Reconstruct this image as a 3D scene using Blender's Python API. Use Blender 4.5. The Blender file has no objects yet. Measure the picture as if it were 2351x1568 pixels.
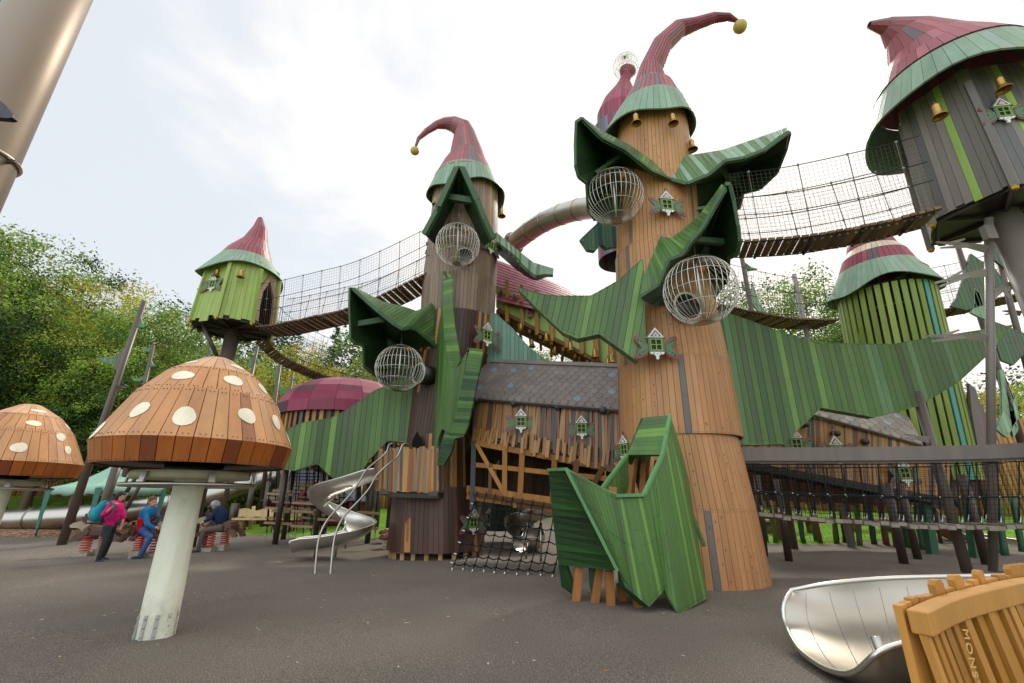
import bpy, math, random
from mathutils import Vector, Matrix, noise
R=math.radians; sin=math.sin; cos=math.cos; pi=math.pi
random.seed(7)
scene=bpy.context.scene
COL=scene.collection
H=1.4; PITCH=R(19.3); F=1045.0; CP=cos(PITCH); SP=sin(PITCH)
CAM=Vector((0,0,H))
def ray(u,v):
    a=(u-1175.5)/F; b=-(v-784)/F
    return Vector((a, CP-b*SP, SP+b*CP))
def P(u,v,Y):
    d=ray(u,v); return CAM+d*(Y/d.y)
def depth(p): return p.y*CP+(p.z-H)*SP
def px(p,n): return n*depth(p)/F          # n pixels at point p in metres
def Gp(u,v,z=0.0):
    d=ray(u,v); return CAM+d*((z-H)/d.z)
def hit(u,v,o,n):
    d=ray(u,v); return CAM+d*((o-CAM).dot(n)/d.dot(n))
def srgb(*c):
    if len(c)==1: h=c[0].lstrip('#'); c=[int(h[i:i+2],16) for i in (0,2,4)]
    return tuple(((x/255)/12.92 if x/255<=.04045 else ((x/255+.055)/1.055)**2.4) for x in c)
def mul(c,k): return tuple(min(1,x*k) for x in c)
def vary(c,k,rng=random):
    f=1+rng.uniform(-k,k); return tuple(min(1,x*f*(1+rng.uniform(-k,k)*.3)) for x in c)
# ---------------------------------------------------------------- materials
MATS={}
def newmat(name):
    m=bpy.data.materials.new(name); m.use_nodes=True; nt=m.node_tree
    b=nt.nodes['Principled BSDF']; MATS[name]=m
    return m,nt,b
def L(nt,a,b): nt.links.new(a,b)
def col_mat(name,rough=.5,spec=.5,noise_scale=3.0,amt=.25,bump=.15,stretch=(1,1,.12),bscale=40,metal=0.0,grime=.0,coat=0):
    m,nt,b=newmat(name); N=nt.nodes.new
    at=N('ShaderNodeAttribute'); at.attribute_name='Col'
    tc=N('ShaderNodeTexCoord'); mp=N('ShaderNodeMapping'); mp.inputs['Scale'].default_value=stretch
    L(nt,tc.outputs['Object'],mp.inputs['Vector'])
    nz=N('ShaderNodeTexNoise'); nz.inputs['Scale'].default_value=noise_scale; nz.inputs['Detail'].default_value=6; nz.inputs['Roughness'].default_value=.65
    L(nt,mp.outputs[0],nz.inputs['Vector'])
    mr=N('ShaderNodeMapRange'); mr.inputs[1].default_value=.25; mr.inputs[2].default_value=.75; mr.inputs[3].default_value=1-amt; mr.inputs[4].default_value=1+amt*.7
    L(nt,nz.outputs[0],mr.inputs[0])
    mx=N('ShaderNodeVectorMath'); mx.operation='SCALE'
    L(nt,at.outputs['Color'],mx.inputs[0]); L(nt,mr.outputs[0],mx.inputs['Scale'])
    out=mx.outputs[0]
    if grime>0:
        n2=N('ShaderNodeTexNoise'); n2.inputs['Scale'].default_value=1.3; n2.inputs['Detail'].default_value=8; n2.inputs['Roughness'].default_value=.7
        L(nt,tc.outputs['Object'],n2.inputs['Vector'])
        r2=N('ShaderNodeMapRange'); r2.inputs[1].default_value=.5; r2.inputs[2].default_value=.72; r2.inputs[3].default_value=0; r2.inputs[4].default_value=grime
        L(nt,n2.outputs[0],r2.inputs[0])
        mm=N('ShaderNodeMix'); mm.data_type='RGBA'; mm.inputs[7].default_value=(.10,.08,.055,1)
        L(nt,r2.outputs[0],mm.inputs[0]); L(nt,out,mm.inputs[6]); out=mm.outputs[2]
    L(nt,out,b.inputs['Base Color'])
    b.inputs['Roughness'].default_value=rough; b.inputs['Specular IOR Level'].default_value=spec; b.inputs['Metallic'].default_value=metal
    if coat: b.inputs['Coat Weight'].default_value=coat; b.inputs['Coat Roughness'].default_value=.25
    nb=N('ShaderNodeTexNoise'); nb.inputs['Scale'].default_value=bscale; nb.inputs['Detail'].default_value=5
    L(nt,mp.outputs[0],nb.inputs['Vector'])
    bp=N('ShaderNodeBump'); bp.inputs['Strength'].default_value=bump; bp.inputs['Distance'].default_value=.01
    L(nt,nb.outputs[0],bp.inputs['Height']); L(nt,bp.outputs[0],b.inputs['Normal'])
    rr=N('ShaderNodeMapRange'); rr.inputs[3].default_value=max(0,rough-.1); rr.inputs[4].default_value=min(1,rough+.12)
    L(nt,nz.outputs[0],rr.inputs[0]); L(nt,rr.outputs[0],b.inputs['Roughness'])
    return m
PAINT=col_mat('painted_timber',.45,.42,4,.26,.4,(1,1,.1),30,grime=.10)
RAW=col_mat('bare_timber',.7,.3,6,.3,.5,(1,1,.12),30)
MATTE=col_mat('matte_finish',.8,.2,8,.15,.1,(1,1,1),60)
METALP=col_mat('painted_steel',.38,.5,2,.12,.06,(1,1,1),80)
STEEL=col_mat('stainless_steel',.34,.5,1.2,.12,.02,(1,1,1),12,metal=1.0)
GOLD=col_mat('brass',.33,.5,5,.2,.05,(1,1,1),30,metal=.9)
CLOTH=col_mat('cloth',.9,.15,18,.16,.4,(1,1,1),70)
SKIN=col_mat('skin',.55,.35,12,.06,.05,(1,1,1),60)
STONE=col_mat('stone',.85,.25,9,.25,.5,(1,1,1),50)
def leafmat(name):
    m,nt,b=newmat(name); N=nt.nodes.new
    at=N('ShaderNodeAttribute'); at.attribute_name='Col'
    oi=N('ShaderNodeObjectInfo'); hs=N('ShaderNodeHueSaturation')
    mr=N('ShaderNodeMapRange'); mr.inputs[3].default_value=.75; mr.inputs[4].default_value=1.25; L(nt,oi.outputs['Random'],mr.inputs[0])
    L(nt,at.outputs['Color'],hs.inputs['Color']); L(nt,mr.outputs[0],hs.inputs['Value'])
    L(nt,hs.outputs[0],b.inputs['Base Color']); b.inputs['Roughness'].default_value=.55; b.inputs['Specular IOR Level'].default_value=.3
    tr=N('ShaderNodeBsdfTranslucent'); L(nt,hs.outputs[0],tr.inputs['Color'])
    ms=N('ShaderNodeMixShader'); ms.inputs[0].default_value=.28
    L(nt,b.outputs[0],ms.inputs[1]); L(nt,tr.outputs[0],ms.inputs[2]); L(nt,ms.outputs[0],nt.nodes['Material Output'].inputs['Surface'])
    return m
LEAF=leafmat('foliage')
# ---------------------------------------------------------------- palettes
DARK=srgb('#15100c')
PG=[srgb('#57853e')]*6+[srgb('#4d793a')]*4+[srgb('#679447')]*3+[srgb('#4a6c40')]*2+[srgb('#6ea244')]*2+[srgb('#4c5c4e')]*2+[srgb('#33553a')]*1
PGF=[srgb('#568d33')]*5+[srgb('#4c7e30')]*4+[srgb('#619938')]*3+[srgb('#78b338')]*1+[srgb('#4a5f48')]*1
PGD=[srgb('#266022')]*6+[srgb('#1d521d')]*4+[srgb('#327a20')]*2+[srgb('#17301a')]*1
PGU=[srgb('#35552f')]*4+[srgb('#2c4a2a')]*2  # hood undersides and their beams: shade painted into the green
PTEAL=[srgb('#5d8671')]*5+[srgb('#527a66')]*3+[srgb('#689278')]*2
PBRIM=[srgb('#729a74')]*6+[srgb('#68906c')]*4+[srgb('#80a981')]*2+[srgb('#839384')]*1
PRED=[srgb('#974e55')]*6+[srgb('#8b464f')]*4+[srgb('#a35b60')]*3+[srgb('#6c605e')]*2
PMAR=[srgb('#862f42')]*6+[srgb('#76273c')]*3+[srgb('#953a4e')]*2+[srgb('#574548')]*1
PORA=[srgb('#c8925f')]*7+[srgb('#c08a56')]*5+[srgb('#d09c6b')]*4+[srgb('#bd9353')]*2+[srgb('#75706b')]*1
PBRN=[srgb('#4a3023')]*7+[srgb('#3e281d')]*6+[srgb('#583c2c')]*4+[srgb('#a87a3c')]*3
PGRY=[srgb('#6f675f')]*6+[srgb('#5f5c5a')]*4+[srgb('#7a726a')]*3+[srgb('#8fac4e')]*2
PLIME=[srgb('#98b046')]*8+[srgb('#8ca440')]*5+[srgb('#a6bc54')]*3+[srgb('#85796c')]*1
PSLAT=[srgb('#b08045')]*5+[srgb('#a06e38')]*4+[srgb('#855a3a')]*3+[srgb('#654838')]*3+[srgb('#4f5052')]*2
PMUSH=[srgb('#cf9460')]*7+[srgb('#c88a54')]*4+[srgb('#d69e6c')]*3+[srgb('#a8714c')]*1
PMUSD=[srgb('#a85c1e')]*7+[srgb('#9c541a')]*4+[srgb('#7c3c16')]*2
PDECK=[srgb('#6b5238')]*5+[srgb('#5c4630')]*3+[srgb('#7d6246')]*2
POLEC=srgb('#54463c')
def desat(pal,f,k=1.0):
    out=[]
    for c in pal:
        g=.3*c[0]+.59*c[1]+.11*c[2]; out.append(tuple((x+(g-x)*f)*k for x in c))
    return out
warm=lambda pal:[(c[0]*1.08,c[1]*1.0,c[2]*.76) for c in pal]
PG=warm(desat(PG,.18,.93)); PGF=warm(PGF); PGD=warm(PGD)
def soften(pal,f=.55,th=.10):
    k=max(1,len(pal)//2); m=[sum(c[i] for c in pal[:k])/k for i in range(3)]
    return [tuple(c[i]+(m[i]-c[i])*f for i in range(3)) if sum(abs(c[i]-m[i]) for i in range(3))<th else c for c in pal]
PGF=desat(PGF,.12,.88); PGD=desat(PGD,.12); PTEAL=desat(PTEAL,.1); PBRIM=desat(PBRIM,.32); PLIME=desat(PLIME,.1,.95)
kk=lambda pal,k:[tuple(x*k for x in c) for c in pal]
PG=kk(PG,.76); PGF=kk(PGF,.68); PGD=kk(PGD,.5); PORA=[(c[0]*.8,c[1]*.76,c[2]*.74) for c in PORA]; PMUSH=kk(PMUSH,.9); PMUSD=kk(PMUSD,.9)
PG=soften(PG,.45,.16); PGF=soften(PGF,.5,.16); PGD=soften(PGD,.4,.06); PORA=soften(PORA,.5,.25); PBRN=soften(PBRN,.4,.06); PMUSH=soften(PMUSH,.5,.2); PMUSD=soften(PMUSD,.4,.1); PBRIM=soften(PBRIM,.4,.2); PRED=soften(PRED,.3,.1); PLIME=soften(PLIME,.4,.2)
# ---------------------------------------------------------------- mesh builder
WL={}
class MB:
    def __init__(s): s.v=[];s.f=[];s.c=[];s.sm=[];s.m=[]
    def add(s,vs,fs,col,smooth=False,mi=0):
        o=len(s.v); s.v.extend([tuple(p) for p in vs])
        for k,f in enumerate(fs):
            s.f.append([i+o for i in f]); s.c.append(col[k] if isinstance(col,list) else col); s.sm.append(smooth); s.m.append(mi)
    def box(s,c,size,col,M=None,mi=0):
        hx,hy,hz=[q/2 for q in size]; vs=[Vector((x,y,z)) for x in(-hx,hx) for y in(-hy,hy) for z in(-hz,hz)]
        if M is not None: vs=[M@p for p in vs]
        c=Vector(c); s.add([p+c for p in vs],[(0,1,3,2),(4,6,7,5),(0,4,5,1),(2,3,7,6),(0,2,6,4),(1,5,7,3)],col,mi=mi)
    def beam(s,p,q,w,h,col,up=(0,0,1),mi=0):
        p=Vector(p);q=Vector(q);d=(q-p)
        if d.length<1e-6: return
        d.normalize(); up=Vector(up)
        if abs(d.dot(up))>.98: up=Vector((0,1,0))
        sx=d.cross(up).normalized(); uz=sx.cross(d)
        a=sx*w/2; b=uz*h/2
        vs=[p-a-b,p+a-b,p+a+b,p-a+b,q-a-b,q+a-b,q+a+b,q-a+b]
        s.add(vs,[(3,2,1,0),(4,5,6,7),(0,1,5,4),(1,2,6,5),(2,3,7,6),(3,0,4,7)],col,mi=mi)
    def tube(s,pts,r,n,col,cap=True,smooth=True,mi=0,squash=1.0,close=False):
        pts=[Vector(p) for p in pts]; m=len(pts)
        rr=r if isinstance(r,(list,tuple)) else [r]*m
        T=[]
        for i in range(m):
            if close: t=pts[(i+1)%m]-pts[i-1]
            else: t=pts[min(i+1,m-1)]-pts[max(i-1,0)]
            T.append(t.normalized() if t.length>1e-9 else Vector((0,0,1)))
        t0=T[0]; e=Vector((0,0,1)) if abs(t0.z)<.9 else Vector((1,0,0))
        e=(e-t0*e.dot(t0)).normalized(); vs=[]
        for i in range(m):
            t=T[i]; e=(e-t*e.dot(t)).normalized(); g=t.cross(e)
            for k in range(n):
                a=2*pi*k/n+pi/n
                vs.append(pts[i]+(e*cos(a)+g*sin(a)*squash)*rr[i])
        fs=[]
        for i in range(m if close else m-1):
            j=(i+1)%m
            for k in range(n):
                k2=(k+1)%n; fs.append((i*n+k,i*n+k2,j*n+k2,j*n+k))
        if cap and not close: fs.append(tuple(range(n-1,-1,-1))); fs.append(tuple((m-1)*n+k for k in range(n)))
        s.add(vs,fs,col,smooth and n>4,mi)
    def ball(s,c,r,col,n=12,m=8,sc=(1,1,1),mi=0,smooth=True):
        c=Vector(c); vs=[];fs=[]
        for i in range(m+1):
            a=pi*i/m
            for k in range(n):
                b=2*pi*k/n; vs.append(c+Vector((sin(a)*cos(b)*sc[0],sin(a)*sin(b)*sc[1],cos(a)*sc[2]))*r)
        for i in range(m):
            for k in range(n):
                k2=(k+1)%n; fs.append((i*n+k,(i+1)*n+k,(i+1)*n+k2,i*n+k2))
        s.add(vs,fs,col,smooth,mi)
    def lathe(s,c,prof,n,col,mi=0,smooth=True,M=None):
        c=Vector(c); vs=[];fs=[];m=len(prof)
        for r,z in prof:
            for k in range(n):
                p=Vector((r*cos(2*pi*k/n),r*sin(2*pi*k/n),z))
                vs.append(c+(M@p if M is not None else p))
        for i in range(m-1):
            for k in range(n):
                k2=(k+1)%n; fs.append((i*n+k,i*n+k2,(i+1)*n+k2,(i+1)*n+k))
        s.add(vs,fs,col,smooth,mi)
    def slab(s,q,th,col,ref=None,mi=0):
        """quad or polygon q as a slab; its front lies on q, the body goes away from ref (default: towards the playground)"""
        q=[Vector(p) for p in q]; m=len(q); c=sum(q,Vector())/m
        n=Vector()
        for i in range(m): n+=(q[i]-c).cross(q[(i+1)%m]-c)
        if n.length<1e-9: return
        n.normalize()
        if ref is None: ref=CAM
        if n.dot(ref-c)<0: n=-n; q=q[::-1]
        back=[p-n*th for p in q]
        fs=[tuple(range(m)),tuple(range(2*m-1,m-1,-1))]+[(i,m+i,m+(i+1)%m,(i+1)%m) for i in range(m)]
        s.add(q+back,fs,col,mi=mi)
    def prism(s,poly,o,ex,ey,ez,th,col,mi=0,edgecol=None):
        """2-D polygon (x along ex, y along ey) extruded along ez"""
        o=Vector(o);q=[o+ex*x+ey*y for x,y in poly]; m=len(q); b=[p+ez*th for p in q]
        area=sum(poly[i][0]*poly[(i+1)%m][1]-poly[(i+1)%m][0]*poly[i][1] for i in range(m))
        if (area>0)==(ex.cross(ey).dot(ez)>0): fs=[tuple(range(m-1,-1,-1)),tuple(range(m,2*m))]+[(i,(i+1)%m,m+(i+1)%m,m+i) for i in range(m)]
        else: fs=[tuple(range(m)),tuple(range(2*m-1,m-1,-1))]+[(i,m+i,m+(i+1)%m,(i+1)%m) for i in range(m)]
        cc=[col,col]+[edgecol or col]*m
        s.add(q+b,fs,cc,mi=mi)
    def build(s,name,mats,parent=None,thing=None):
        off=Vector(WL.get(parent.name,(0,0,0))) if parent is not None else Vector()
        me=bpy.data.meshes.new(name); me.from_pydata([(x-off.x,y-off.y,z-off.z) for x,y,z in s.v],[],s.f)
        if not isinstance(mats,(list,tuple)): mats=[mats]
        for m in mats: me.materials.append(m)
        if len(mats)>1: me.polygons.foreach_set('material_index',s.m)
        me.polygons.foreach_set('use_smooth',s.sm)
        ca=me.color_attributes.new('Col','FLOAT_COLOR','CORNER'); buf=[]
        for f,c in zip(s.f,s.c): buf.extend((c[0],c[1],c[2],1.0)*len(f))
        ca.data.foreach_set('color',buf); me.update()
        o=bpy.data.objects.new(name,me); COL.objects.link(o)
        if parent is not None: o.parent=parent; WL[o.name]=tuple(off)
        return o
def thing(name,label,cat,loc=(0,0,0),group=None):
    o=bpy.data.objects.new(name,None); COL.objects.link(o); o.location=loc; o['label']=label; o['category']=cat
    o.empty_display_size=.3
    if group: o['group']=group
    WL[o.name]=tuple(loc); return o
def tag(o,label,cat,group=None,kind=None):
    if label: o['label']=label
    if cat: o['category']=cat
    if group: o['group']=group
    if kind: o['kind']=kind
    return o
def copy_tree(o,parent=None):
    c=o.copy(); COL.objects.link(c); c.parent=parent
    for ch in list(o.children): copy_tree(ch,c)
    return c
def place(o,loc,rz=0,s=1.0,rx=0,ry=0):
    o.location=loc; o.rotation_euler=(rx,ry,rz); o.scale=(s,s,s) if not isinstance(s,tuple) else s
    return o
# ---------------------------------------------------------------- boarded surfaces
def samp(pts,t):
    n=len(pts); L_=[0]
    for i in range(1,n): L_.append(L_[-1]+(pts[i]-pts[i-1]).length)
    x=t*L_[-1]
    for i in range(1,n):
        if x<=L_[i]+1e-9:
            d=L_[i]-L_[i-1]; return pts[i-1].lerp(pts[i],(x-L_[i-1])/d if d>1e-9 else 0)
    return pts[-1]
def cv(pts):
    return [P(*p) if not isinstance(p,Vector) else p for p in pts]
def dot(mb,p,n,r,col,el=1.0):
    t=n.orthogonal().normalized(); 
    if abs(n.z)<.9: t=Vector((0,0,1)).cross(n).normalized()
    b=n.cross(t); mb.add([p+n*.0025+t*(r*cos(a*pi/3))+b*(r*el*sin(a*pi/3)) for a in range(6)],[(0,1,2,3,4,5)],col)
def ruled(mb,top,bot,n,pal,th=.03,gap=.032,ref=None,var=.07,mi=0,back=True,jag=0,k=1.0,screws=0):
    """boards running from one edge line to the other"""
    top=cv(top);bot=cv(bot)
    for i in range(n):
        t0=(i+gap*.5)/n; t1=(i+1-gap*.5)/n
        a,b,c,d=samp(top,t0),samp(top,t1),samp(bot,t1),samp(bot,t0)
        if jag:
            e=random.uniform(0,jag); c=c+(c-b).normalized()*e; d=d+(d-a).normalized()*e
        co_=vary(mul(random.choice(pal),k),var); mb.slab([a,b,c,d],th,co_,ref,mi)
        if screws:
            nn=(b-a).cross(d-a)
            if nn.length>1e-9:
                nn.normalize(); nn=nn if nn.dot(CAM-a)>0 else -nn; u0=(a+b)/2; u1=(c+d)/2; L9=(u1-u0).length; m9=max(1,int(L9/.45))
                for q in range(m9+1):
                    f=.04/max(L9,.1)+(1-.08/max(L9,.1))*q/m9; l_=a.lerp(d,f); r_=b.lerp(c,f)
                    for g in (.25,.75): dot(mb,l_.lerp(r_,g),nn,screws,mul(co_,.35))
    if back:
        for i in range(n):
            a,b,c,d=samp(top,i/n),samp(top,(i+1)/n),samp(bot,(i+1)/n),samp(bot,i/n)
            q=[a,b,c,d]; ctr=(a+b+c+d)/4; nn=(b-a).cross(d-a)
            if nn.length<1e-9: continue
            nn.normalize(); rf=CAM if ref is None else ref
            if nn.dot(rf-ctr)<0: nn=-nn
            mb.add([p-nn*th*.7 for p in q],[(0,1,2,3)],mul(pal[0],.25),mi=mi)
def clip(poly,nx,ny,c,keep):
    out=[]; m=len(poly)
    for i in range(m):
        p=poly[i];q=poly[(i+1)%m]; a=(p[0]*nx+p[1]*ny-c)*keep; b=(q[0]*nx+q[1]*ny-c)*keep
        if a>=0: out.append(p)
        if (a>=0)!=(b>=0):
            t=a/(a-b); out.append((p[0]+(q[0]-p[0])*t,p[1]+(q[1]-p[1])*t))
    return out
def panel(mb,uv,A,B,C=None,w=.13,pal=PG,thick=.16,tilt=0,gap=.009,rim=None,var=.06,boards=.13,k=1.0):
    """leaf-shaped boarded panel: outline lies in the plane A,B,(C) and gets a thickness and a boarded rim"""
    A=Vector(A);B=Vector(B); ex=(B-A).normalized()
    if C is None: C=A+Vector((0,0,1))
    ey=(Vector(C)-A); ey=(ey-ex*ey.dot(ex)).normalized(); n=ex.cross(ey)
    if n.dot(CAM-A)<0: n=-n
    pl=[]
    for u,v in uv:
        h=hit(u,v,A,n)-A; pl.append((h.dot(ex),h.dot(ey)))
    nx,ny=cos(tilt),sin(tilt)
    vals=[p[0]*nx+p[1]*ny for p in pl]; lo,hi=min(vals),max(vals); x=lo
    to3=lambda p,d=0: A+ex*p[0]+ey*p[1]-n*d
    while x<hi:
        ww=w*random.uniform(.93,1.07)
        q=clip(clip(pl,nx,ny,x+gap/2,1),nx,ny,x+ww-gap/2,-1); x+=ww
        if len(q)<3: continue
        col=vary(mul(random.choice(pal),k),var); m=len(q)
        ar=sum(q[i][0]*q[(i+1)%m][1]-q[(i+1)%m][0]*q[i][1] for i in range(m))
        if ar<0: q=q[::-1]
        flip=ex.cross(ey).dot(n)<0
        f=[to3(p) for p in q]; b=[to3(p,.025) for p in q]
        fs=[tuple(range(m))]+[(i,m+i,m+(i+1)%m,(i+1)%m) for i in range(m)]
        if flip: fs=[tuple(reversed(z)) for z in fs]
        mb.add(f+b,fs,col)
        c2=sum((Vector((z[0],z[1],0)) for z in q),Vector())/m; ys=[z[0]*-ny+z[1]*nx for z in q]; y0,y1=min(ys),max(ys); cx_=(x-ww/2)
        if y1-y0>.3:
            for y_ in [y0+.09,y1-.09]+([(y0+y1)/2] if y1-y0>1 else []):
                for g in (-.28,.28):
                    xx=cx_+g*ww; dot(mb,to3((xx*nx-y_*ny,xx*ny+y_*nx)),n,.009,mul(col,.4))
    m=len(pl)
    # dark core behind the joints, boarded back
    mb.add([to3(p,.02) for p in pl],[tuple(range(m))],mul(pal[0],.2))
    x=lo
    while x<hi:
        q=clip(clip(pl,nx,ny,x+gap/2,1),nx,ny,x+w-gap/2,-1); x+=w
        if len(q)<3: continue
        mb.add([to3(p,thick) for p in q],[tuple(range(len(q)))],vary(mul(random.choice(pal),k),var))
    rp=rim or pal
    for i in range(m):
        p,q=pl[i],pl[(i+1)%m]; ln=math.hypot(q[0]-p[0],q[1]-p[1]); nb=max(1,int(ln/boards))
        for j in range(nb):
            t0=(j+.03)/nb; t1=(j+.97)/nb
            a=(p[0]+(q[0]-p[0])*t0,p[1]+(q[1]-p[1])*t0); b=(p[0]+(q[0]-p[0])*t1,p[1]+(q[1]-p[1])*t1)
            c=sum((x_[0] for x_ in pl))/m,sum((x_[1] for x_ in pl))/m
            mb.slab([to3(a,-.006),to3(b,-.006),to3(b,thick+.01),to3(a,thick+.01)],.015,vary(mul(random.choice(rp),k),var))
def ringset(spec,Yd=None,metres=False):
    """(u,v,halfwidth px[,Y]) -> (centre, radius)"""
    out=[]
    for s in spec:
        Y=s[3] if len(s)>3 else Yd
        c=P(s[0],s[1],Y); out.append((c,s[2] if metres else px(c,s[2])))
    return out
def frames(rings,flat_first=1,zup=0):
    m=len(rings); N=[]
    for i in range(m):
        t=rings[min(i+1,m-1)][0]-rings[max(i-1,0)][0]; t=t.normalized()
        if i<flat_first: t=Vector((0,0,1))
        elif i<flat_first+zup: t=(t+Vector((0,0,1))*2).normalized()
        N.append(t)
    e=Vector((1,0,0)); E=[]
    for t in N:
        e=(e-t*e.dot(t)).normalized(); E.append((e.copy(),t.cross(e)))
    return E
def loft(mb,rings,n,pals,th=.03,gap=.008,wave=None,jag=0,jagtop=0,stag=True,core=True,flat=99,zup=0,rot=0,k=1.0,var=.06,facet=None,hole=None,coremat=0,seed=None,overlap=0,knots=0):
    """boarded tube through a list of (centre, radius); pals: one palette per band"""
    rng=random.Random(seed) if seed is not None else random
    E=frames(rings,flat,zup)
    def pt(i,a,dr=0,w=True):
        c,r=rings[i]; r=r+dr
        if facet:
            seg=2*pi/facet; b=((a-rot)%seg)-seg/2; r=r*cos(seg/2)/cos(b)
        e,g=E[i]; p=c+e*(r*cos(a))+g*(r*sin(a))
        if wave and i==0 and w: p=p+Vector((0,0,wave(a)))
        return p
    for i in range(len(rings)-1):
        pal=pals[min(i,len(pals)-1)]; st=(rng.random() if stag else 0)
        ni=n[i] if isinstance(n,(list,tuple)) else n
        for k_ in range(ni):
            r=max(rings[i][1],rings[i+1][1],.01)
            g=min(.3,gap/(2*pi*r/ni))
            a0=rot+2*pi*(k_+g/2)/ni; a1=rot+2*pi*(k_+1-g/2)/ni; am=(a0+a1)/2
            if hole and hole(i,am): continue
            q=[pt(i,a0,overlap),pt(i,a1,overlap),pt(i+1,a1),pt(i+1,a0)]
            if jag and i==0:
                e=rng.uniform(0,jag); dd=(q[0]-q[3]).normalized()*e; q[0]=q[0]+dd; q[1]=q[1]+dd
            col=vary(mul(rng.choice(pal),k),var,rng)
            mid=sum(q,Vector())/4; cc=(rings[i][0]+rings[i+1][0])/2
            mb.slab(q,th,col,mid+(mid-cc))
            if knots:
                nn=(mid-cc); nn.z*=.2; nn.normalize(); 
                for f in (.015,.985):
                    for g_ in (.28,.72): dot(mb,q[0].lerp(q[1],g_).lerp(q[3].lerp(q[2],g_),f),nn,.009,mul(col,.35))
                while rng.random()<.6: dot(mb,q[0].lerp(q[1],rng.uniform(.2,.8)).lerp(q[3],0).lerp(q[3].lerp(q[2],.5),rng.uniform(.05,.95)),nn,rng.uniform(.008,.016),mul(col,.42),1.6)
    if core:
        nn=40 if not facet else facet*4
        for i in range(len(rings)-1):
            vs=[pt(i,rot+2*pi*k_/nn,-th*.75) for k_ in range(nn)]+[pt(i+1,rot+2*pi*k_/nn,-th*.75) for k_ in range(nn)]
            fs=[];cs=[]
            for k_ in range(nn):
                am=rot+2*pi*(k_+.5)/nn
                if hole and hole(i,am): continue
                fs.append((k_,(k_+1)%nn,nn+(k_+1)%nn,nn+k_))
            mb.add(vs,fs,DARK,mi=coremat)
    return pt

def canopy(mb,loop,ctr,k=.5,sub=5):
    """boarded underside of a leaf hood, its green darkened as painted shade: from its rim loop in to a deep middle"""
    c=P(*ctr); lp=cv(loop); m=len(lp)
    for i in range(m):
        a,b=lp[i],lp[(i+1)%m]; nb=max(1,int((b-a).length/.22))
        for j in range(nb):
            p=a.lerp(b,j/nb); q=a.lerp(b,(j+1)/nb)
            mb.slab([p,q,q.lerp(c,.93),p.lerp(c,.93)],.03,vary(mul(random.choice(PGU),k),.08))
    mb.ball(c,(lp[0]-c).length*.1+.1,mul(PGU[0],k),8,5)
# ---------------------------------------------------------------- camera, light, sky
cam=bpy.data.cameras.new('camera'); cam.lens=16.0; cam.sensor_width=36; cam.sensor_fit='HORIZONTAL'; cam.clip_end=3000; cam.clip_start=.05
co=bpy.data.objects.new('camera',cam); COL.objects.link(co); co.location=CAM; co.rotation_euler=(R(90)+PITCH,0,0); scene.camera=co
scene.view_settings.view_transform='Standard'; scene.view_settings.look='None'; scene.view_settings.gamma=1; scene.view_settings.exposure=0.5
scene.render.film_transparent=False
try:
    scene.cycles.use_denoising=True; scene.cycles.max_bounces=8; scene.cycles.diffuse_bounces=3; scene.cycles.transparent_max_bounces=12
except Exception: pass
SUN_EL=R(44); SUN_AZ=R(28)      # azimuth clockwise from +Y
SD=Vector((sin(SUN_AZ)*cos(SUN_EL),cos(SUN_AZ)*cos(SUN_EL),sin(SUN_EL)))
sl=bpy.data.lights.new('sun','SUN'); sl.energy=1.9; sl.angle=R(14); sl.color=(1,.93,.82)
so=bpy.data.objects.new('sun',sl); COL.objects.link(so); so.rotation_euler=(-SD).to_track_quat('-Z','Y').to_euler()
w=bpy.data.worlds.new('World'); scene.world=w; w.use_nodes=True; nt=w.node_tree; nt.nodes.clear(); N=nt.nodes.new
out=N('ShaderNodeOutputWorld'); bg=N('ShaderNodeBackground'); bg.inputs['Strength'].default_value=.12
sk=N('ShaderNodeTexSky'); sk.sky_type='NISHITA'; sk.sun_disc=False; sk.sun_elevation=SUN_EL; sk.sun_rotation=SUN_AZ; sk.air_density=1.0; sk.dust_density=2.5
tc=N('ShaderNodeTexCoord'); mp=N('ShaderNodeMapping'); mp.inputs['Scale'].default_value=(1,1,1.9); mp.inputs['Rotation'].default_value=(.2,.3,.5)
L(nt,tc.outputs['Generated'],mp.inputs[0])
nz=N('ShaderNodeTexNoise'); nz.inputs['Scale'].default_value=2.3; nz.inputs['Detail'].default_value=9; nz.inputs['Roughness'].default_value=.55; nz.inputs['Distortion'].default_value=.25
L(nt,mp.outputs[0],nz.inputs['Vector'])
dt=N('ShaderNodeVectorMath'); dt.operation='DOT_PRODUCT'; dt.inputs[1].default_value=Vector((.78,.55,.3)).normalized(); L(nt,tc.outputs['Generated'],dt.inputs[0])
gl=N('ShaderNodeMapRange'); gl.inputs[1].default_value=-.1; gl.inputs[2].default_value=.95; gl.inputs[3].default_value=0; gl.inputs[4].default_value=.44; L(nt,dt.outputs['Value'],gl.inputs[0])
ad=N('ShaderNodeMath'); ad.operation='ADD'; L(nt,nz.outputs[0],ad.inputs[0]); L(nt,gl.outputs[0],ad.inputs[1])
cr=N('ShaderNodeMapRange'); cr.interpolation_type='SMOOTHSTEP'; cr.inputs[1].default_value=.56; cr.inputs[2].default_value=.92; L(nt,ad.outputs[0],cr.inputs[0])
veil=N('ShaderNodeMix'); veil.data_type='RGBA'; veil.inputs[0].default_value=.9; veil.inputs[7].default_value=(5.0,5.3,5.6,1)
L(nt,sk.outputs[0],veil.inputs[6])
cm=N('ShaderNodeMix'); cm.data_type='RGBA'; cm.inputs[7].default_value=(7.4,6.95,6.45,1); L(nt,cr.outputs[0],cm.inputs[0]); L(nt,veil.outputs[2],cm.inputs[6])
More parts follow.
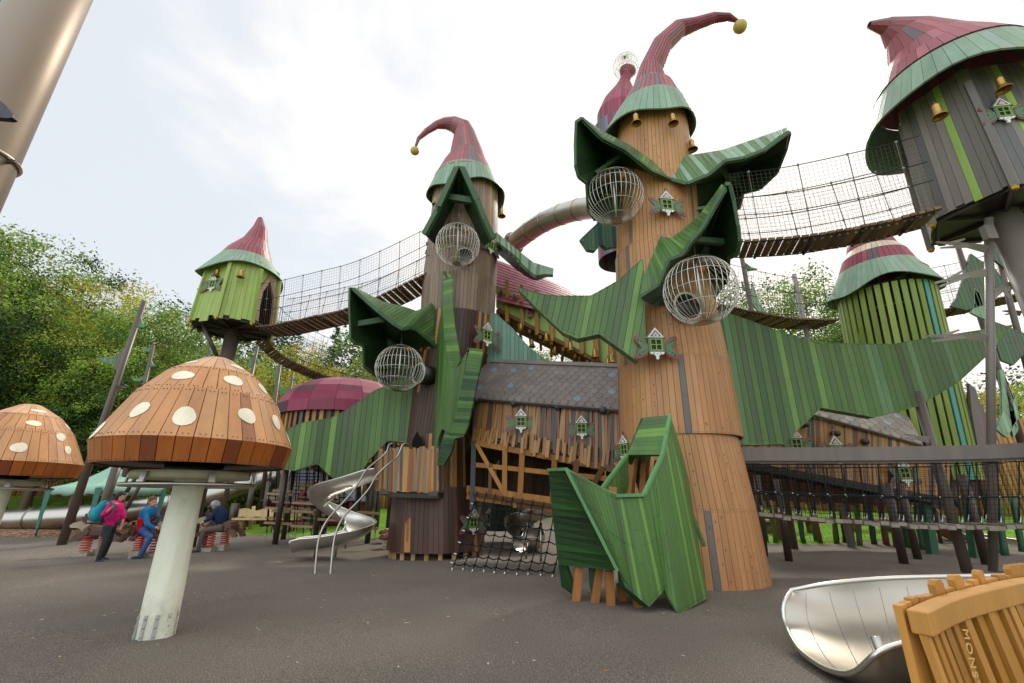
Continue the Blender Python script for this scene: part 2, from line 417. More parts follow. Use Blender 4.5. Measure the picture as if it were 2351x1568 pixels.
d2=N('ShaderNodeVectorMath'); d2.operation='DOT_PRODUCT'; d2.inputs[1].default_value=Vector((-.25,-.75,.5)).normalized(); L(nt,tc.outputs['Generated'],d2.inputs[0])  # added boost of the unseen sky behind the camera, fills camera-facing fronts
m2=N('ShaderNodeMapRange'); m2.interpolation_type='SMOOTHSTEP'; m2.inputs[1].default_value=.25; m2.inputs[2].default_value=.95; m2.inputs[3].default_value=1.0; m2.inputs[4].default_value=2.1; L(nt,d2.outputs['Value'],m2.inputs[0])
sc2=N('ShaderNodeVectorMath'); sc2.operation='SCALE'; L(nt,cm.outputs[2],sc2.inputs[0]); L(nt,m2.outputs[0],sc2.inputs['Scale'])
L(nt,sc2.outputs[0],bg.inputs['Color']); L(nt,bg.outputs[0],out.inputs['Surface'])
# ---------------------------------------------------------------- terrain
def ss(a,b,x):
    t=max(0,min(1,(x-a)/(b-a))); return t*t*(3-2*t)
MOUNDS=[(5.5,12.6,.14,1.3),(8.6,12.5,.12,1.2),(9.9,9.6,.12,1.0),(-14.5,17,.12,1.6),(-8.5,14.5,.08,1.5)]
def gz(x,y):
    z=0.5*ss(15,25,y)+2.2*ss(26,48,y)+4.0*ss(48,90,y)
    z+=.35*ss(19,30,y)*ss(2,8,x)+1.3*ss(21,32,y)*(1-ss(-9,-3,x))
    z+=.04*sin(x*.7+1)*ss(9,14,y)*cos(y*.5)
    for mx,my,mh,mr in MOUNDS: z+=mh*math.exp(-((x-mx)**2+(y-my)**2)/(mr*mr))
    return z
def GG(u,v):
    """point where the ray meets the terrain"""
    d=ray(u,v); t=1.0
    for i in range(6000):
        p=CAM+d*t
        if p.z<=gz(p.x,p.y): return p
        t+=.02
    return p
def axis(lo,hi,st,far):
    a=[]; x=lo
    while x<=hi+1e-6: a.append(x); x+=st
    s=st; b=[];x=hi
    while x<far: s*=1.5; x+=s; b.append(x)
    s=st; c=[]; x=lo
    while x>-far: s*=1.5; x-=s; c.append(x)
    return c[::-1]+a+b
def terrain():
    X=axis(-26,26,.3,900); Y=axis(-6,34,.3,900)
    Y=[y for y in Y if y>-60]
    nx=len(X)
    def surf(x,y):
        lim=18.6+.8*sin(x*.35) if x<-1 else (22+1.5*sin(x*.6) if x<2.5 else 17.2+.7*sin(x*.5))
        if -1<=x<2.5: lim=24
        if -30<x<-11.5 and 18.3<y<22.5+.4*sin(x*2): return 'bark'
        return 'rub' if y<lim and x>-28 and x<28 and y>-8 else 'lawn'
    groups={'rub':MB(),'bark':MB(),'lawn':MB()}
    offs={'rub':.03,'bark':.02,'lawn':0}
    idx={k:{} for k in groups}
    def vid(k,i,j):
        d=idx[k]
        if (i,j) not in d:
            d[(i,j)]=len(groups[k].v); x,y=X[i],Y[j]; z=gz(x,y)+offs[k]
            if k=='rub': z+=.006*noise.noise(Vector((x*.8,y*.8,0)))
            groups[k].v.append((x,y,z))
        return d[(i,j)]
    for j in range(len(Y)-1):
        for i in range(nx-1):
            cx,cy=(X[i]+X[i+1])/2,(Y[j]+Y[j+1])/2; k=surf(cx,cy)
            for kk in ({k,'lawn'} if k!='lawn' else {k}):
                g=groups[kk]; g.f.append([vid(kk,i,j),vid(kk,i+1,j),vid(kk,i+1,j+1),vid(kk,i,j+1)]); g.c.append((.1,.1,.1)); g.sm.append(True); g.m.append(0)
    return groups
def tex_mat(name,ramp,scale,rough,bump,bs,dist=.02,big=None,vor=False):
    m,nt,b=newmat(name); N=nt.nodes.new
    tc=N('ShaderNodeTexCoord'); nz=N('ShaderNodeTexVoronoi' if vor else 'ShaderNodeTexNoise'); nz.inputs['Scale'].default_value=scale
    if not vor: nz.inputs['Detail'].default_value=8; nz.inputs['Roughness'].default_value=.75
    L(nt,tc.outputs['Object'],nz.inputs['Vector'])
    r=N('ShaderNodeValToRGB'); e=r.color_ramp.elements
    while len(e)<len(ramp): e.new(.5)
    for k,(p,c) in enumerate(ramp): e[k].position=p; e[k].color=(*c,1)
    L(nt,nz.outputs['Color' if vor else 'Fac'],r.inputs[0]); o=r.outputs[0]
    if big:
        n2=N('ShaderNodeTexNoise'); n2.inputs['Scale'].default_value=big[0]; n2.inputs['Detail'].default_value=5; L(nt,tc.outputs['Object'],n2.inputs['Vector'])
        mr=N('ShaderNodeMapRange'); mr.inputs[1].default_value=.3; mr.inputs[2].default_value=.7; mr.inputs[3].default_value=big[1]; mr.inputs[4].default_value=big[2]; L(nt,n2.outputs[0],mr.inputs[0])
        vm=N('ShaderNodeVectorMath'); vm.operation='SCALE'; L(nt,o,vm.inputs[0]); L(nt,mr.outputs[0],vm.inputs['Scale']); o=vm.outputs[0]
    L(nt,o,b.inputs['Base Color']); b.inputs['Roughness'].default_value=rough; b.inputs['Specular IOR Level'].default_value=.3
    nb=N('ShaderNodeTexNoise'); nb.inputs['Scale'].default_value=bs; nb.inputs['Detail'].default_value=6; L(nt,tc.outputs['Object'],nb.inputs['Vector'])
    bp=N('ShaderNodeBump'); bp.inputs['Strength'].default_value=bump; bp.inputs['Distance'].default_value=dist; L(nt,nb.outputs[0],bp.inputs['Height']); L(nt,bp.outputs[0],b.inputs['Normal'])
    return m
RUB=tex_mat('rubber_crumb',[(.33,srgb('#35302b')),(.48,srgb('#60584f')),(.58,srgb('#877c6f')),(.7,srgb('#b8ab99'))],70,.85,.9,110,.01,(.5,.88,1.12))
GRASS=tex_mat('lawn_grass',[(.3,srgb('#4f7a14')),(.5,srgb('#7aa82a')),(.7,srgb('#a3c840'))],30,.8,1,60,.05,(.4,.75,1.2))
BARK=tex_mat('bark_chips',[(.2,srgb('#4a3324')),(.5,srgb('#86644a')),(.8,srgb('#bb9674'))],14,.9,1,30,.05,(.6,.85,1.15),vor=True)
gr=terrain()
for k,(nm,mt) in {'rub':('ground',RUB),'bark':('path',BARK),'lawn':('terrain',GRASS)}.items():
    tag(gr[k].build(nm,mt),{'rub':'dark grey rubber safety surface of the playground','bark':'brown bark chip strip beside the rubber surface','lawn':'green mown lawn and rising ground behind the playground'}[k],'ground',kind='structure')
# a few fallen leaves and chips scattered on the rubber
lf=MB()
for i in range(260):
    v=random.uniform(1270,1560); u=random.uniform(0,2351); p=GG(u,v)+Vector((0,0,.034)); s=random.uniform(.008,.028); a=random.uniform(0,6)
    lf.add([p+Vector((cos(a+q)*s*e,sin(a+q)*s*e,random.uniform(0,.006))) for q,e in((0,1.5),(1.6,.5),(3.1,1.3),(4.7,.5))],[(0,1,2,3)],random.choice([srgb('#b9a987'),srgb('#8d7047'),srgb('#c2c09a'),srgb('#6a5a35')]))
tag(lf.build('leaf_litter',MATTE),'tiny dry leaves and chips scattered over the grey rubber','leaf litter',kind='stuff')
# ---------------------------------------------------------------- prototypes: butterfly window, bell, ball cage
GRN=srgb('#557350'); MRN=srgb('#8c3c4c'); WHT=srgb('#dcd9d4'); LIM=srgb('#84a344')
X3,Y3,Z3=Vector((1,0,0)),Vector((0,1,0)),Vector((0,0,1))
def bw_meshes():
    d={}
    m=MB()
    m.box((0,.01,0),(.92,.02,.86),srgb('#17130f'))
    for x in(-.44,.44): m.box((x,-.03,0),(.12,.1,.94),GRN)
    for z in(-.44,.44): m.box((0,-.032,z),(1.02,.1,.12),GRN)
    for x in(-.345,.345): m.box((x,-.04,0),(.055,.1,.8),LIM)
    for z in(-.35,.35): m.box((0,-.042,z),(.76,.1,.055),LIM)
    m.box((0,-.05,0),(.05,.06,.7),LIM); m.box((0,-.052,0),(.7,.05,.05),LIM)
    d['window']=m
    wing=[(.55,.25),(.8,.62),(1.25,1.0),(1.75,1.2),(2.05,1.12),(2.1,.85),(1.85,.5),(1.5,.12),(1.4,-.02),(1.62,-.22),(1.98,-.55),(2.15,-.95),(2.0,-1.12),(1.6,-1.05),(1.0,-.85),(.7,-.62),(.55,-.3)]; WM=lambda x,y:(.5+(x-.55)*.52,(y-.04)*.585-.17); wing=[WM(x,y) for x,y in wing]
    cx,cy=.88,-.17
    for sgn in(1,-1):
        m=MB(); big=[(.5+(x-.5)*1.08,cy+(y-cy)*1.12) for x,y in wing]
        m.prism([(x*sgn,y) for x,y in big],Vector((0,.0,0)),X3,Z3,-Y3,.05,MRN)
        m.prism([(sgn*(cx+(x-cx)*.86),cy+(y-cy)*.88) for x,y in wing],Vector((0,-.05,0)),X3,Z3,-Y3,.03,GRN)
        for hx,hy,hr in((.92,.42,.045),(1.15,.55,.055),(1.42,.68,.075),(1.72,.82,.1),(.92,-.3,.045),(1.15,-.42,.055),(1.4,-.55,.075),(1.7,-.76,.1)):
            m.prism([(sgn*(WM(hx,hy)[0]+hr*.6*cos(a*pi/4)),WM(hx,hy)[1]+hr*.62*sin(a*pi/4)) for a in range(8)],Vector((0,-.08,0)),X3,Z3,-Y3,.006,DARK)
        d['wing%d'%sgn]=m
    m=MB()
    m.prism([(-.66,.4),(.66,.4),(0,1.24)],Vector((0,.0,0)),X3,Z3,-Y3,.1,GRN)
    m.prism([(-.52,.46),(.52,.46),(0,1.11)],Vector((0,-.1,0)),X3,Z3,-Y3,.03,WHT)
    m.prism([(-.36,.52),(.36,.52),(0,.96)],Vector((0,-.13,0)),X3,Z3,-Y3,.012,MRN)
    m.box((.0,-.05,1.26),(.1,.12,.22),MRN)
    for a,l in((90,.27),(50,.19),(130,.19),(8,.22),(172,.22)):
        c,s_=cos(R(a)),sin(R(a)); w=.04
        m.prism([(0-s_*w*.5,.58+c*w*.5),(c*l*.5-s_*w*1.3,.58+s_*l*.5+c*w*1.3),(c*l,.58+s_*l),(c*l*.5+s_*w*1.3,.58+s_*l*.5-c*w*1.3),(s_*w*.5,.58-c*w*.5)],Vector((0,-.142,0)),X3,Z3,-Y3,.012,WHT)
    d['gable']=m
    m=MB()
    orn=[(x*.72,-.48+(y+.6)*.62) for x,y in [(-.6,-.6),(.6,-.6),(.62,-.75),(.45,-.86),(.3,-.8),(.24,-.95),(.1,-1.0),(.14,-1.2),(.08,-1.36),(-.08,-1.36),(-.14,-1.2),(-.1,-1.0),(-.24,-.95),(-.3,-.8),(-.45,-.86),(-.62,-.75)]]
    m.prism(orn,Vector((0,.0,0)),X3,Z3,-Y3,.1,WHT)
    for hx,hy in((-.2,-.55),(.2,-.55),(0,-.6)): m.prism([(hx+.04*cos(a*pi/3),hy+.035*sin(a*pi/3)) for a in range(6)],Vector((0,-.1,0)),X3,Z3,-Y3,.006,DARK)
    d['ornament']=m
    return d
_bw=None
def bwin(parent,loc,yaw=0,s=.22,tilt=0,roll=0,label=None):
    """butterfly-shuttered toy window, a part of parent; built once then copied"""
    global _bw
    off=Vector(WL[parent.name])
    if _bw is None:
        d=bw_meshes(); w_=d['window'].build('butterfly_window',PAINT)
        for k,nm in(('wing1','shutter_wing'),('wing-1','shutter_wing'),('gable','gable'),('ornament','ornament')): 
            o=d[k].build(nm,PAINT); o.parent=w_
        _bw=w_
        o=w_
    else: o=copy_tree(_bw)
    o.parent=parent; place(o,Vector(loc)-off,yaw,s*1.5,0,0)
    o.rotation_euler=Matrix.Rotation(yaw,3,'Z').to_4x4().to_3x3().to_4x4().to_euler() if False else (tilt,roll,yaw)
    return o
_bell=None
def bell(loc,label,s=1.0,tilt=(0,0),group='brass bells hung around the playground towers'):
    global _bell
    if _bell is None:
        m=MB(); g=srgb('#a88548'); prof=[(.0,.36),(.05,.355),(.075,.33),(.08,.29),(.078,.2),(.088,.12),(.11,.06),(.145,.015),(.16,0),(.155,-.015),(.13,.005),(.095,.06),(.065,.2),(.05,.3),(0,.32)]
        m.lathe((0,0,-.36),prof,18,g); m.lathe((0,0,-.36),[(.092,.105),(.1,.1),(.1,.09),(.09,.085)],18,mul(g,.8)); 
        t=thing('bell',label,'bell',loc,group); m.build('bell_body',GOLD,None).parent=t
        m2=MB(); m2.tube([(0,0,.08),(0,0,-.03)],.014,6,srgb('#4a3b2a')); m2.build('hanger',METALP).parent=t
        m3=MB(); m3.ball((0,0,-.37),.028,srgb('#6a5230')); m3.build('clapper',GOLD).parent=t
        _bell=t
    else:
        t=copy_tree(_bell); t.name='bell'; t['label']=label; t['group']=group
    place(t,loc,random.uniform(0,3),s*.86,tilt[0],tilt[1]); return t
_cage=None
def cage(loc,label,r,rz,postlen=.5,hub=None):
    """wire ball crow's nest"""
    global _cage
    if _cage is None:
        t=thing('ball_cage',label,'climbing cage',loc,'round wire ball cages on the towers')
        c=srgb('#c2bcb0'); m=MB(); nm=36
        for k in range(nm//2):
            a=pi*k/(nm/2); pts=[Vector((sin(b)*cos(a),sin(b)*sin(a),cos(b))) for b in [2*pi*j/40 for j in range(40)]]
            # leave the round crawl hole at the back (+Y)
            seg=[]
            for q in pts+[pts[0]]:
                if math.hypot(q.x-.15,q.z+.1)<.42 and q.y>0:
                    if len(seg)>1: m.tube(seg,.0115,5,c)
                    seg=[]
                else: seg.append(q)
            if len(seg)>1: m.tube(seg,.0115,5,c)
        for b in(22,48,74,98,124,152):
            b=R(b); seg=[]
            for j in range(49):
                q=Vector((sin(b)*cos(2*pi*j/48),sin(b)*sin(2*pi*j/48),cos(b)))
                if math.hypot(q.x-.15,q.z+.1)<.42 and q.y>0:
                    if len(seg)>1: m.tube(seg,.0115,5,c)
                    seg=[]
                else: seg.append(q)
            if len(seg)>1: m.tube(seg,.0115,5,c)
        m.build('wire_ball',STEEL,None).parent=t
        m=MB(); m.tube([(0,0,-1),(0,0,1.7)],.04,10,srgb('#b8b2a8')); m.build('centre_pole',STEEL).parent=t
        m=MB(); m.lathe((0,0,0),[(.0,-1.0),(.19,-.985),(.19,-.96),(0,-.965)],20,srgb('#7a705c')); m.build('foot_plate',STEEL).parent=t
        m=MB(); ring=[Vector((.15+.44*cos(a),.88,-.1+.44*sin(a))) for a in [2*pi*j/28 for j in range(28)]]
        m.tube(ring,.045,6,c,close=True)
        m.tube([(.15,.86,-.1),(.15,1.75,-.1)],.43,24,srgb('#1a1816')); m.build('crawl_hole',METALP).parent=t
        m=MB(); m.ball((.3,.2,.82),.12,srgb('#d88a5c'),sc=(1,1,.6)); m.build('lamp',MATTE).parent=t
        _cage=t
    else:
        t=copy_tree(_cage); t.name='ball_cage'; t['label']=label
    place(t,loc,rz,r); return t
def base(u,v,Y): 
    p=P(u,v,Y); return (p.x,p.y,gz(p.x,p.y))
def slats(mb,bot,top,n,pal,w=.09,th=.03,jt=.04,jb=.06,lean=.03,mi=0,skip=0,ref=None):
    bot=cv(bot);top=cv(top)
    for i in range(n):
        if random.random()<skip: continue
        t=(i+.5)/n; a=samp(bot,t); b=samp(top,t); d=(b-a).normalized()
        s=(samp(bot,min(1,t+.01))-samp(bot,max(0,t-.01))).normalized()
        l=random.uniform(-lean,lean); ww=w*random.uniform(.8,1.25)
        a=a-d*random.uniform(0,jb); b=b+d*random.uniform(-jt,jt)
        o=s.cross(d).normalized()*random.uniform(0,.02)
        q=[a-s*ww/2-s*l+o,a+s*ww/2-s*l+o,b+s*ww/2+s*l+o,b-s*ww/2+s*l+o]
        mb.slab(q,th,vary(random.choice(pal),.08),ref,mi)
def wavy(*ab):
    return lambda a: sum(m*sin(n*a+p) for m,n,p in ab)
# ================================================================= big tan tower
T2=thing('tree_tower','tallest tan board-clad tree tower with a long drooping maroon elf-hat roof','tower',base(1600,1331,9.5))
tr=MB()
loft(tr,ringset([(1598,1331,155),(1580,1170,141),(1552,1012,130)],9.5),66,[PORA],seed=3,knots=1)
loft(tr,ringset([(1559,1013,134.5),(1543,850,122),(1526,710,107),(1512,590,97)],9.5),66,[PORA],seed=5,k=.97,knots=1)
loft(tr,ringset([(1511,592,93),(1505,450,88),(1497,300,77),(1496,272,73)],9.5),66,[PORA],seed=9,knots=1)
tr.build('trunk',[PAINT],T2)
br=MB(); rs=ringset([(1490,318,103),(1494,258,75)],9.5)
ptf=loft(br,rs,46,[PBRIM],seed=4,wave=wavy((.16,2,1.9),(.05,5,0)),th=.035,stag=False)
br.build('hat_brim',[PAINT],T2)
h=MB()
HAT2=[(1494,258,74),(1496,212,50),(1492,198,38),(1494,160,26.5),(1520,103,23),(1558,67,20),(1597,55,14.5),(1639,41,12),(1673,39,8.5),(1694,49,4)]
loft(h,ringset(HAT2,9.5),[40,36,30,24,20,18,14,12,10],[PRED,PRED,PRED,PRED,PRED,PMAR],seed=8,flat=2,zup=1,gap=.014,th=.02)
ht=h.build('hat',[PAINT],T2)
b=MB(); b.ball(P(1699,61,9.5),.19,srgb('#b9a04a'),20,14,sc=(1,1,1.05)); b.build('bobble',PAINT,ht)
# leaf hoods and leaf panels
def hood_build(parent,strip,under,pal=PG,nm='leaf_hood',rimk=1,th=.06,label=None,beams=(),can=None):
    m=MB()
    for top,bot,n in strip: ruled(m,top,bot,n,pal,th,gap=.06)
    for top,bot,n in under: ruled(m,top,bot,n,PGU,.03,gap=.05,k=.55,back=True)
    if can: canopy(m,*can)
    for pts,wd in beams:
        pts=cv(pts)
        for i in range(len(pts)-1): m.beam(pts[i],pts[i+1],wd,wd*1.3,vary(random.choice(PGU),.1))
    o=m.build(nm,[PAINT],parent)
    if label: o['label']=label
    return o
# upper left hood, over the left cage
rimL=[(1336,271,8.0),(1322,281,8.0),(1320,330,8.05),(1321,381,8.1),(1328,406,8.2),(1346,420,8.4),(1349,470,8.7),(1365,505,9.2)]
rimR=[(1336,271,8.0),(1384,318,8.05),(1438,345,8.1),(1467,369,8.15),(1497,393,8.25),(1537,410,8.45)]
hood_build(T2,[([(1338,269,8.15),(1388,303,8.3),(1444,331,8.45),(1495,366,8.55),(1538,406,8.6)],rimR,24)],
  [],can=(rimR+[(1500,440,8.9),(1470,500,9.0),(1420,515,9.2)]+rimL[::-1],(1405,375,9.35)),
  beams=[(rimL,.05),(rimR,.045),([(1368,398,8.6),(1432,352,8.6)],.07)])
# upper right hood (broad sunlit wing)
rb=[(1537,411,8.5),(1577,422,8.3),(1628,401,8.2),(1664,370,8.1),(1707,363,8.0),(1754,345,7.95),(1789,317,7.9),(1811,303,7.9)]
hood_build(T2,[([(1536,409,8.6),(1561,359,8.7),(1614,351,8.65),(1661,343,8.6),(1731,319,8.5),(1807,292,8.4)],rb,24)],
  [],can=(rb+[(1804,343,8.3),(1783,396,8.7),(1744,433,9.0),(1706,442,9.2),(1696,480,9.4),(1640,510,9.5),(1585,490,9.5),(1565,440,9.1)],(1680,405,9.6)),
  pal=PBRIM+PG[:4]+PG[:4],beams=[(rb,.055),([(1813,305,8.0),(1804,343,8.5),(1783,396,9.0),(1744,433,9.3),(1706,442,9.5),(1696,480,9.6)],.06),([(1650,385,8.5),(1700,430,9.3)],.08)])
# right hood over the lower right cage
rb=[(1470,682,8.0),(1512,655,7.8),(1537,597,7.6),(1567,585,7.5),(1586,555,7.4),(1611,526,7.3),(1636,480,7.2),(1664,432,7.1)]
rr=[(1664,424,7.1),(1676,424,7.1),(1685,462,7.2),(1695,520,7.3),(1698,555,7.4),(1693,582,7.6),(1673,592,8.0),(1672,620,8.6),(1668,650,9.0)]
hood_build(T2,[([(1478,634,8.15),(1516,542,8.2),(1540,546,8.1),(1556,536,8.0),(1587,510,7.8),(1614,482,7.6),(1636,452,7.45),(1657,422,7.3)],rb,30)],
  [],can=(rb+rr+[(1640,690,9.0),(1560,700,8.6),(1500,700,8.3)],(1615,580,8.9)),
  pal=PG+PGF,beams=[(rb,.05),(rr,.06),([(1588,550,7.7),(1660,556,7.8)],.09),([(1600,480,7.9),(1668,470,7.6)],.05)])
# left-reaching leaf in front of the trunk
m=MB()
panel(m,[(1187,661),(1234,674),(1283,680),(1357,680),(1418,646),(1475,595),(1478,640),(1481,800),(1462,829),(1376,767),(1326,778),(1290,762),(1226,702)],
  P(1187,661,8.7),P(1480,700,8.2),w=.125,pal=PG,thick=.24)
m.build('leaf_panel',[PAINT],T2)
# right wing
m=MB(); A=P(1660,850,9.6); B=P(2320,750,10.1)
panel(m,[(1640,712),(1662,716),(1735,742),(1820,772),(1880,789),(1965,790),(2051,791),(2143,775),(2262,757),(2324,747),(2281,801),(2202,874),(2110,931),(2005,958),(1883,936),(1797,1020),(1690,1022)],
  A,Vector((B.x,B.y,A.z)),w=.15,pal=PG+[srgb('#5f7f52')]*3,thick=.2)
m.build('leaf_panel',[PAINT],T2)
m=MB(); A=P(1340,549,10.2); B=P(1415,549,10.4)
panel(m,[(1334,549),(1392,494),(1430,484),(1430,564),(1414,565),(1392,570),(1381,560),(1367,576),(1350,573)],A,Vector((B.x,B.y,A.z)),w=.1,pal=PTEAL+[srgb('#3f6a74')]*3,thick=.12)
m.build('leaf_panel',[PAINT],T2)
for (u,v,Y,s,yaw) in ((1531,470,8.42,.205,.12),(1506,792,8.22,.205,.05),(1434,1032,9.2,.17,-1.1)):
    bwin(T2,P(u,v,Y),yaw,s)
# bells under the big brim
for (u,v,Y,lab) in ((1459,262,8.45,'brass bell under the left front of the tallest tower\'s green brim'),(1543,262,8.4,'brass bell under the right front of the tallest tower\'s green brim'),(1587,322,8.8,'brass bell at the right edge of the tallest tower\'s brim')):
    bell(P(u,v,Y),lab,.9)
cage(P(1411,452,8.7),'wire ball cage hanging left of the tallest tower\'s upper trunk',.64,R(-50))
cage(P(1607,667,7.7),'large wire ball cage under the right hood of the tan tower',.655,R(12))
# ================================================================= dark brown tower
T1=thing('tree_tower','dark brown tree tower with a short hooked maroon hat and a balcony','tower',base(1002,1262,13.5))
tr=MB()
loft(tr,ringset([(1002,1258,112),(1003,1120,98)],13.5),64,[PBRN],seed=2,jag=.02)
loft(tr,ringset([(1001,1122,88),(1006,1006,79),(1020,915,80),(1042,825,88),(1050,740,85)],13.5),64,[PBRN],seed=6)
loft(tr,ringset([(1050,742,84),(1055,660,84.5),(1060,600,82),(1068,480,75),(1070,420,73)],13.5),66,[[srgb('#86705f')]*8+[srgb('#8f7866')]*5+[srgb('#77634f')]*3+[srgb('#b8935a')]*1],seed=12)
tr.build('trunk',[PAINT],T1)
fp=MB()
c=P(1002,1258,13.5)
for k in range(22):
    a=2*pi*k/22+.1; p=Vector((c.x+1.2*cos(a),c.y+1.2*sin(a),0)); fp.beam((p.x,p.y,-.1),(p.x,p.y,c.z+.2),.1,.1,vary(srgb('#a98658'),.12))
fp.build('foot_post',[RAW],T1)
brn=MB(); loft(brn,ringset([(1069,462,90),(1071,414,70)],13.5),52,[PBRIM],seed=4,wave=wavy((.22,2,2.2),(.06,5,1)),th=.035,stag=False); brn.build('hat_brim',[PAINT],T1)
h=MB(); loft(h,ringset([(1071,414,70),(1071,384,54),(1074,362,42),(1067,309,25),(1062,296,22),(1041,285,17.5),(1022,283,13),(1002,287,9),(980,301,7),(961,318,4.6),(955,334,3)],13.5),[44,40,34,24,22,18,16,12,10,8],[PRED],seed=14,flat=2,zup=1,th=.02)
ht=h.build('hat',[PAINT],T1); b=MB(); b.ball(P(952.5,346,13.5),.165,srgb('#b9a04a'),18,12); b.build('bobble',PAINT,ht)
rl=[(1048.5,386,11.5),(1007,476,11.55),(1004,485,11.6),(975,538,11.75)]; rr=[(1061,386,11.5),(1095,461,11.55),(1112,506,11.65),(1132,549,11.8)]
hood_build(T1,[([(1048.5,386,11.5),(1061,386,11.5)],[(1050,392,12.4),(1060,392,12.4)],2)],
  [],can=(rl[::-1]+rr+[(1110,565,12.5),(998,560,12.6)],(1053,480,12.75)),
  beams=[(rl,.13),(rr,.13),([(1019,452,11.9),(1090,463,11.9)],.16)])
# lower left hood
rb=[(811,663,11.2),(840,690,11.25),(868,715,11.3),(906,746,11.4),(924,756,11.5),(942,752,11.7),(957,758,11.9),(1000,795,12.3)]
rl=[(803,661,11.2),(802,700,11.25),(805,779,11.4),(814,788,11.5),(834,792,11.8),(836,840,12.1),(859,860,12.5)]
hood_build(T1,[([(804,659,11.3),(818,661,11.5),(880,692,11.9),(932,705,12.1),(957,714,12.2),(993,693,12.4),(1004,728,12.5),(1004,792,12.5)],rb,34)],
  [],can=(rb+[(990,830,13.0),(940,900,13.0),(885,890,13.0)]+rl[::-1],(900,790,13.3)),
  pal=PG,beams=[(rb,.07),(rl,.05),([(812,746,11.7),(905,730,11.8)],.12)])
# broad left wing behind the slide
m=MB(); A=P(640,1040,12.2); B=P(960,1040,12.9)
panel(m,[(630,1000),(690,972),(760,960),(800,940),(860,897),(900,880),(955,850),(955,1016),(918,1015),(890,1012),(845,1058),(817,1104),(809,1118),(791,1117),(755,1089),(730,1064),(674,1081),(654,1078),(630,1072)],
  A,Vector((B.x,B.y,A.z)),w=.15,pal=PG,thick=.16)
m.build('leaf_panel',[PAINT],T1)
m=MB(); A=P(1130,800,13.0); B=P(1256,829,12.6)
panel(m,[(1115,714),(1137,720),(1175,753),(1213,797),(1256,829),(1256,850),(1120,850)],A,Vector((B.x,B.y,A.z)),w=.13,pal=PTEAL,thick=.12)
m.build('leaf_panel',[PAINT],T1)
# split front leaf
m=MB()
ruled(m,[(1018,621,11.7),(1029,622,11.6),(1038,642,11.5)],[(1018,621,11.75),(1022,630,11.7),(1030,650,11.6)],1,PG)
LB=[(1018,621,11.75),(1016,702,11.7),(1020,776,11.6),(1026.5,817,11.55),(1034,840,11.5)]
RB=[(1029,622,11.6),(1038.5,642,11.45),(1038.5,702,11.4),(1043,753,11.35),(1049.5,789,11.3),(1057,828,11.3),(1050,840.5,11.4)]
ruled(m,LB,RB,34,PG+PGF,.04)
# face running back to the trunk
LF=[(1016,640,11.8),(1006,753,12.4),(1000,800,12.5),(998,856,12.4),(997,962,12.3),(990,985,12.3),(1001,970,12.2),(995.5,1069,12.1)]
m.slab([P(1017,625,11.8),P(1012,720,12.2),P(1005,760,12.4),P(1000,800,12.45),P(1020,800,11.7),P(1016,702,11.72)],.04,PG[6])
W2t=[(1000,800,12.45),(1020,790,11.65),(1034,840,11.52),(1050,840,11.42),(1058,829,11.35),(1073,806,11.3)]
W2b=[(996,1068,12.1),(1005,1010,12.0),(1014,985,11.9),(1022,989,11.8),(1032,1000,11.75),(1045,973,11.55)]
ruled(m,W2t,W2b,26,PG+PGF,.04)
ruled(m,[(1078,803,11.2),(1073,820,11.25),(1056,900,11.4),(1047,951,11.5),(1029,1002,11.7)],[(1108.5,807,11.0),(1099.5,856,11.1),(1085.5,925,11.2),(1075,976,11.3),(1064,1003,11.4)],24,PGF+PGD,.05)
m.slab([P(1073,804,11.3),P(1078,802,11.2),P(1108,806,11.0),P(1108,810,11.6),P(1080,812,12.0)],.04,PG[0])
ruled(m,[(1022,989,11.8),(1012,1020,11.85),(1003,1040,11.9),(995.5,1068,12.0)],[(1064,1003,11.4),(1043,1006,11.5),(1038,1035,11.55),(1017.5,1069,11.7)],10,PGD+PGF[:4],.05)
m.build('leaf_panel',[PAINT],T1)
# right rear hood
m=MB()
tp=[(1140,533,13.2),(1186,572,13.0),(1224,602,12.9),(1250,610,12.85),(1271,616,12.8)]; bt=[(1140,556,12.9),(1187,593,12.7),(1197,608,12.7),(1228,636,12.6),(1246,632,12.6),(1270,633,12.6)]
ruled(m,tp,bt,22,PBRIM+PG[:3],.06)
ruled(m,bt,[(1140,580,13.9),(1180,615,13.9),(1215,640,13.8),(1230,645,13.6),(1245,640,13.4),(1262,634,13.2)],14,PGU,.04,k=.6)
m.build('leaf_hood',[PAINT],T1)
for (u,v,Y,s,yaw) in ((1126,563,12.72,.22,.95),(993,556,12.8,.2,-.85),(1118,770,12.45,.24,.75),(1087,1199,12.5,.2,.65)):
    bwin(T1,P(u,v,Y),yaw,s)
m=MB(); q=[P(943,1034,12.5),P(970,1034,12.3),P(967,1008,12.33),P(957,991,12.38),P(947,1010,12.46)]; m.slab(q,.02,srgb('#0c0a08')); m.build('doorway',[MATTE],T1)
m=MB()
bb=[(858,1123,12.9),(905,1127,12.0),(1009,1129,11.9),(1026,1124,12.6)]; bt_=[(860,1035,12.9),(908,1030,12.0),(1013,1028,11.9),(1028,1030,12.6)]
slats(m,bb,bt_,46,PSLAT+[srgb('#7d7468')]*3,w=.085,lean=.03,jt=.05,jb=.05)
m.build('balcony_rail',[PAINT],T1)
m=MB(); m.slab([P(870,1126,12.9),P(905,1132,12.0),P(1008,1135,11.9),P(1030,1130,12.8)],.1,srgb('#3d342c')); m.beam(P(874,1128,12.4),P(1006,1134,11.9),.1,.12,srgb('#4a4038')); m.build('balcony_floor',[PAINT],T1)
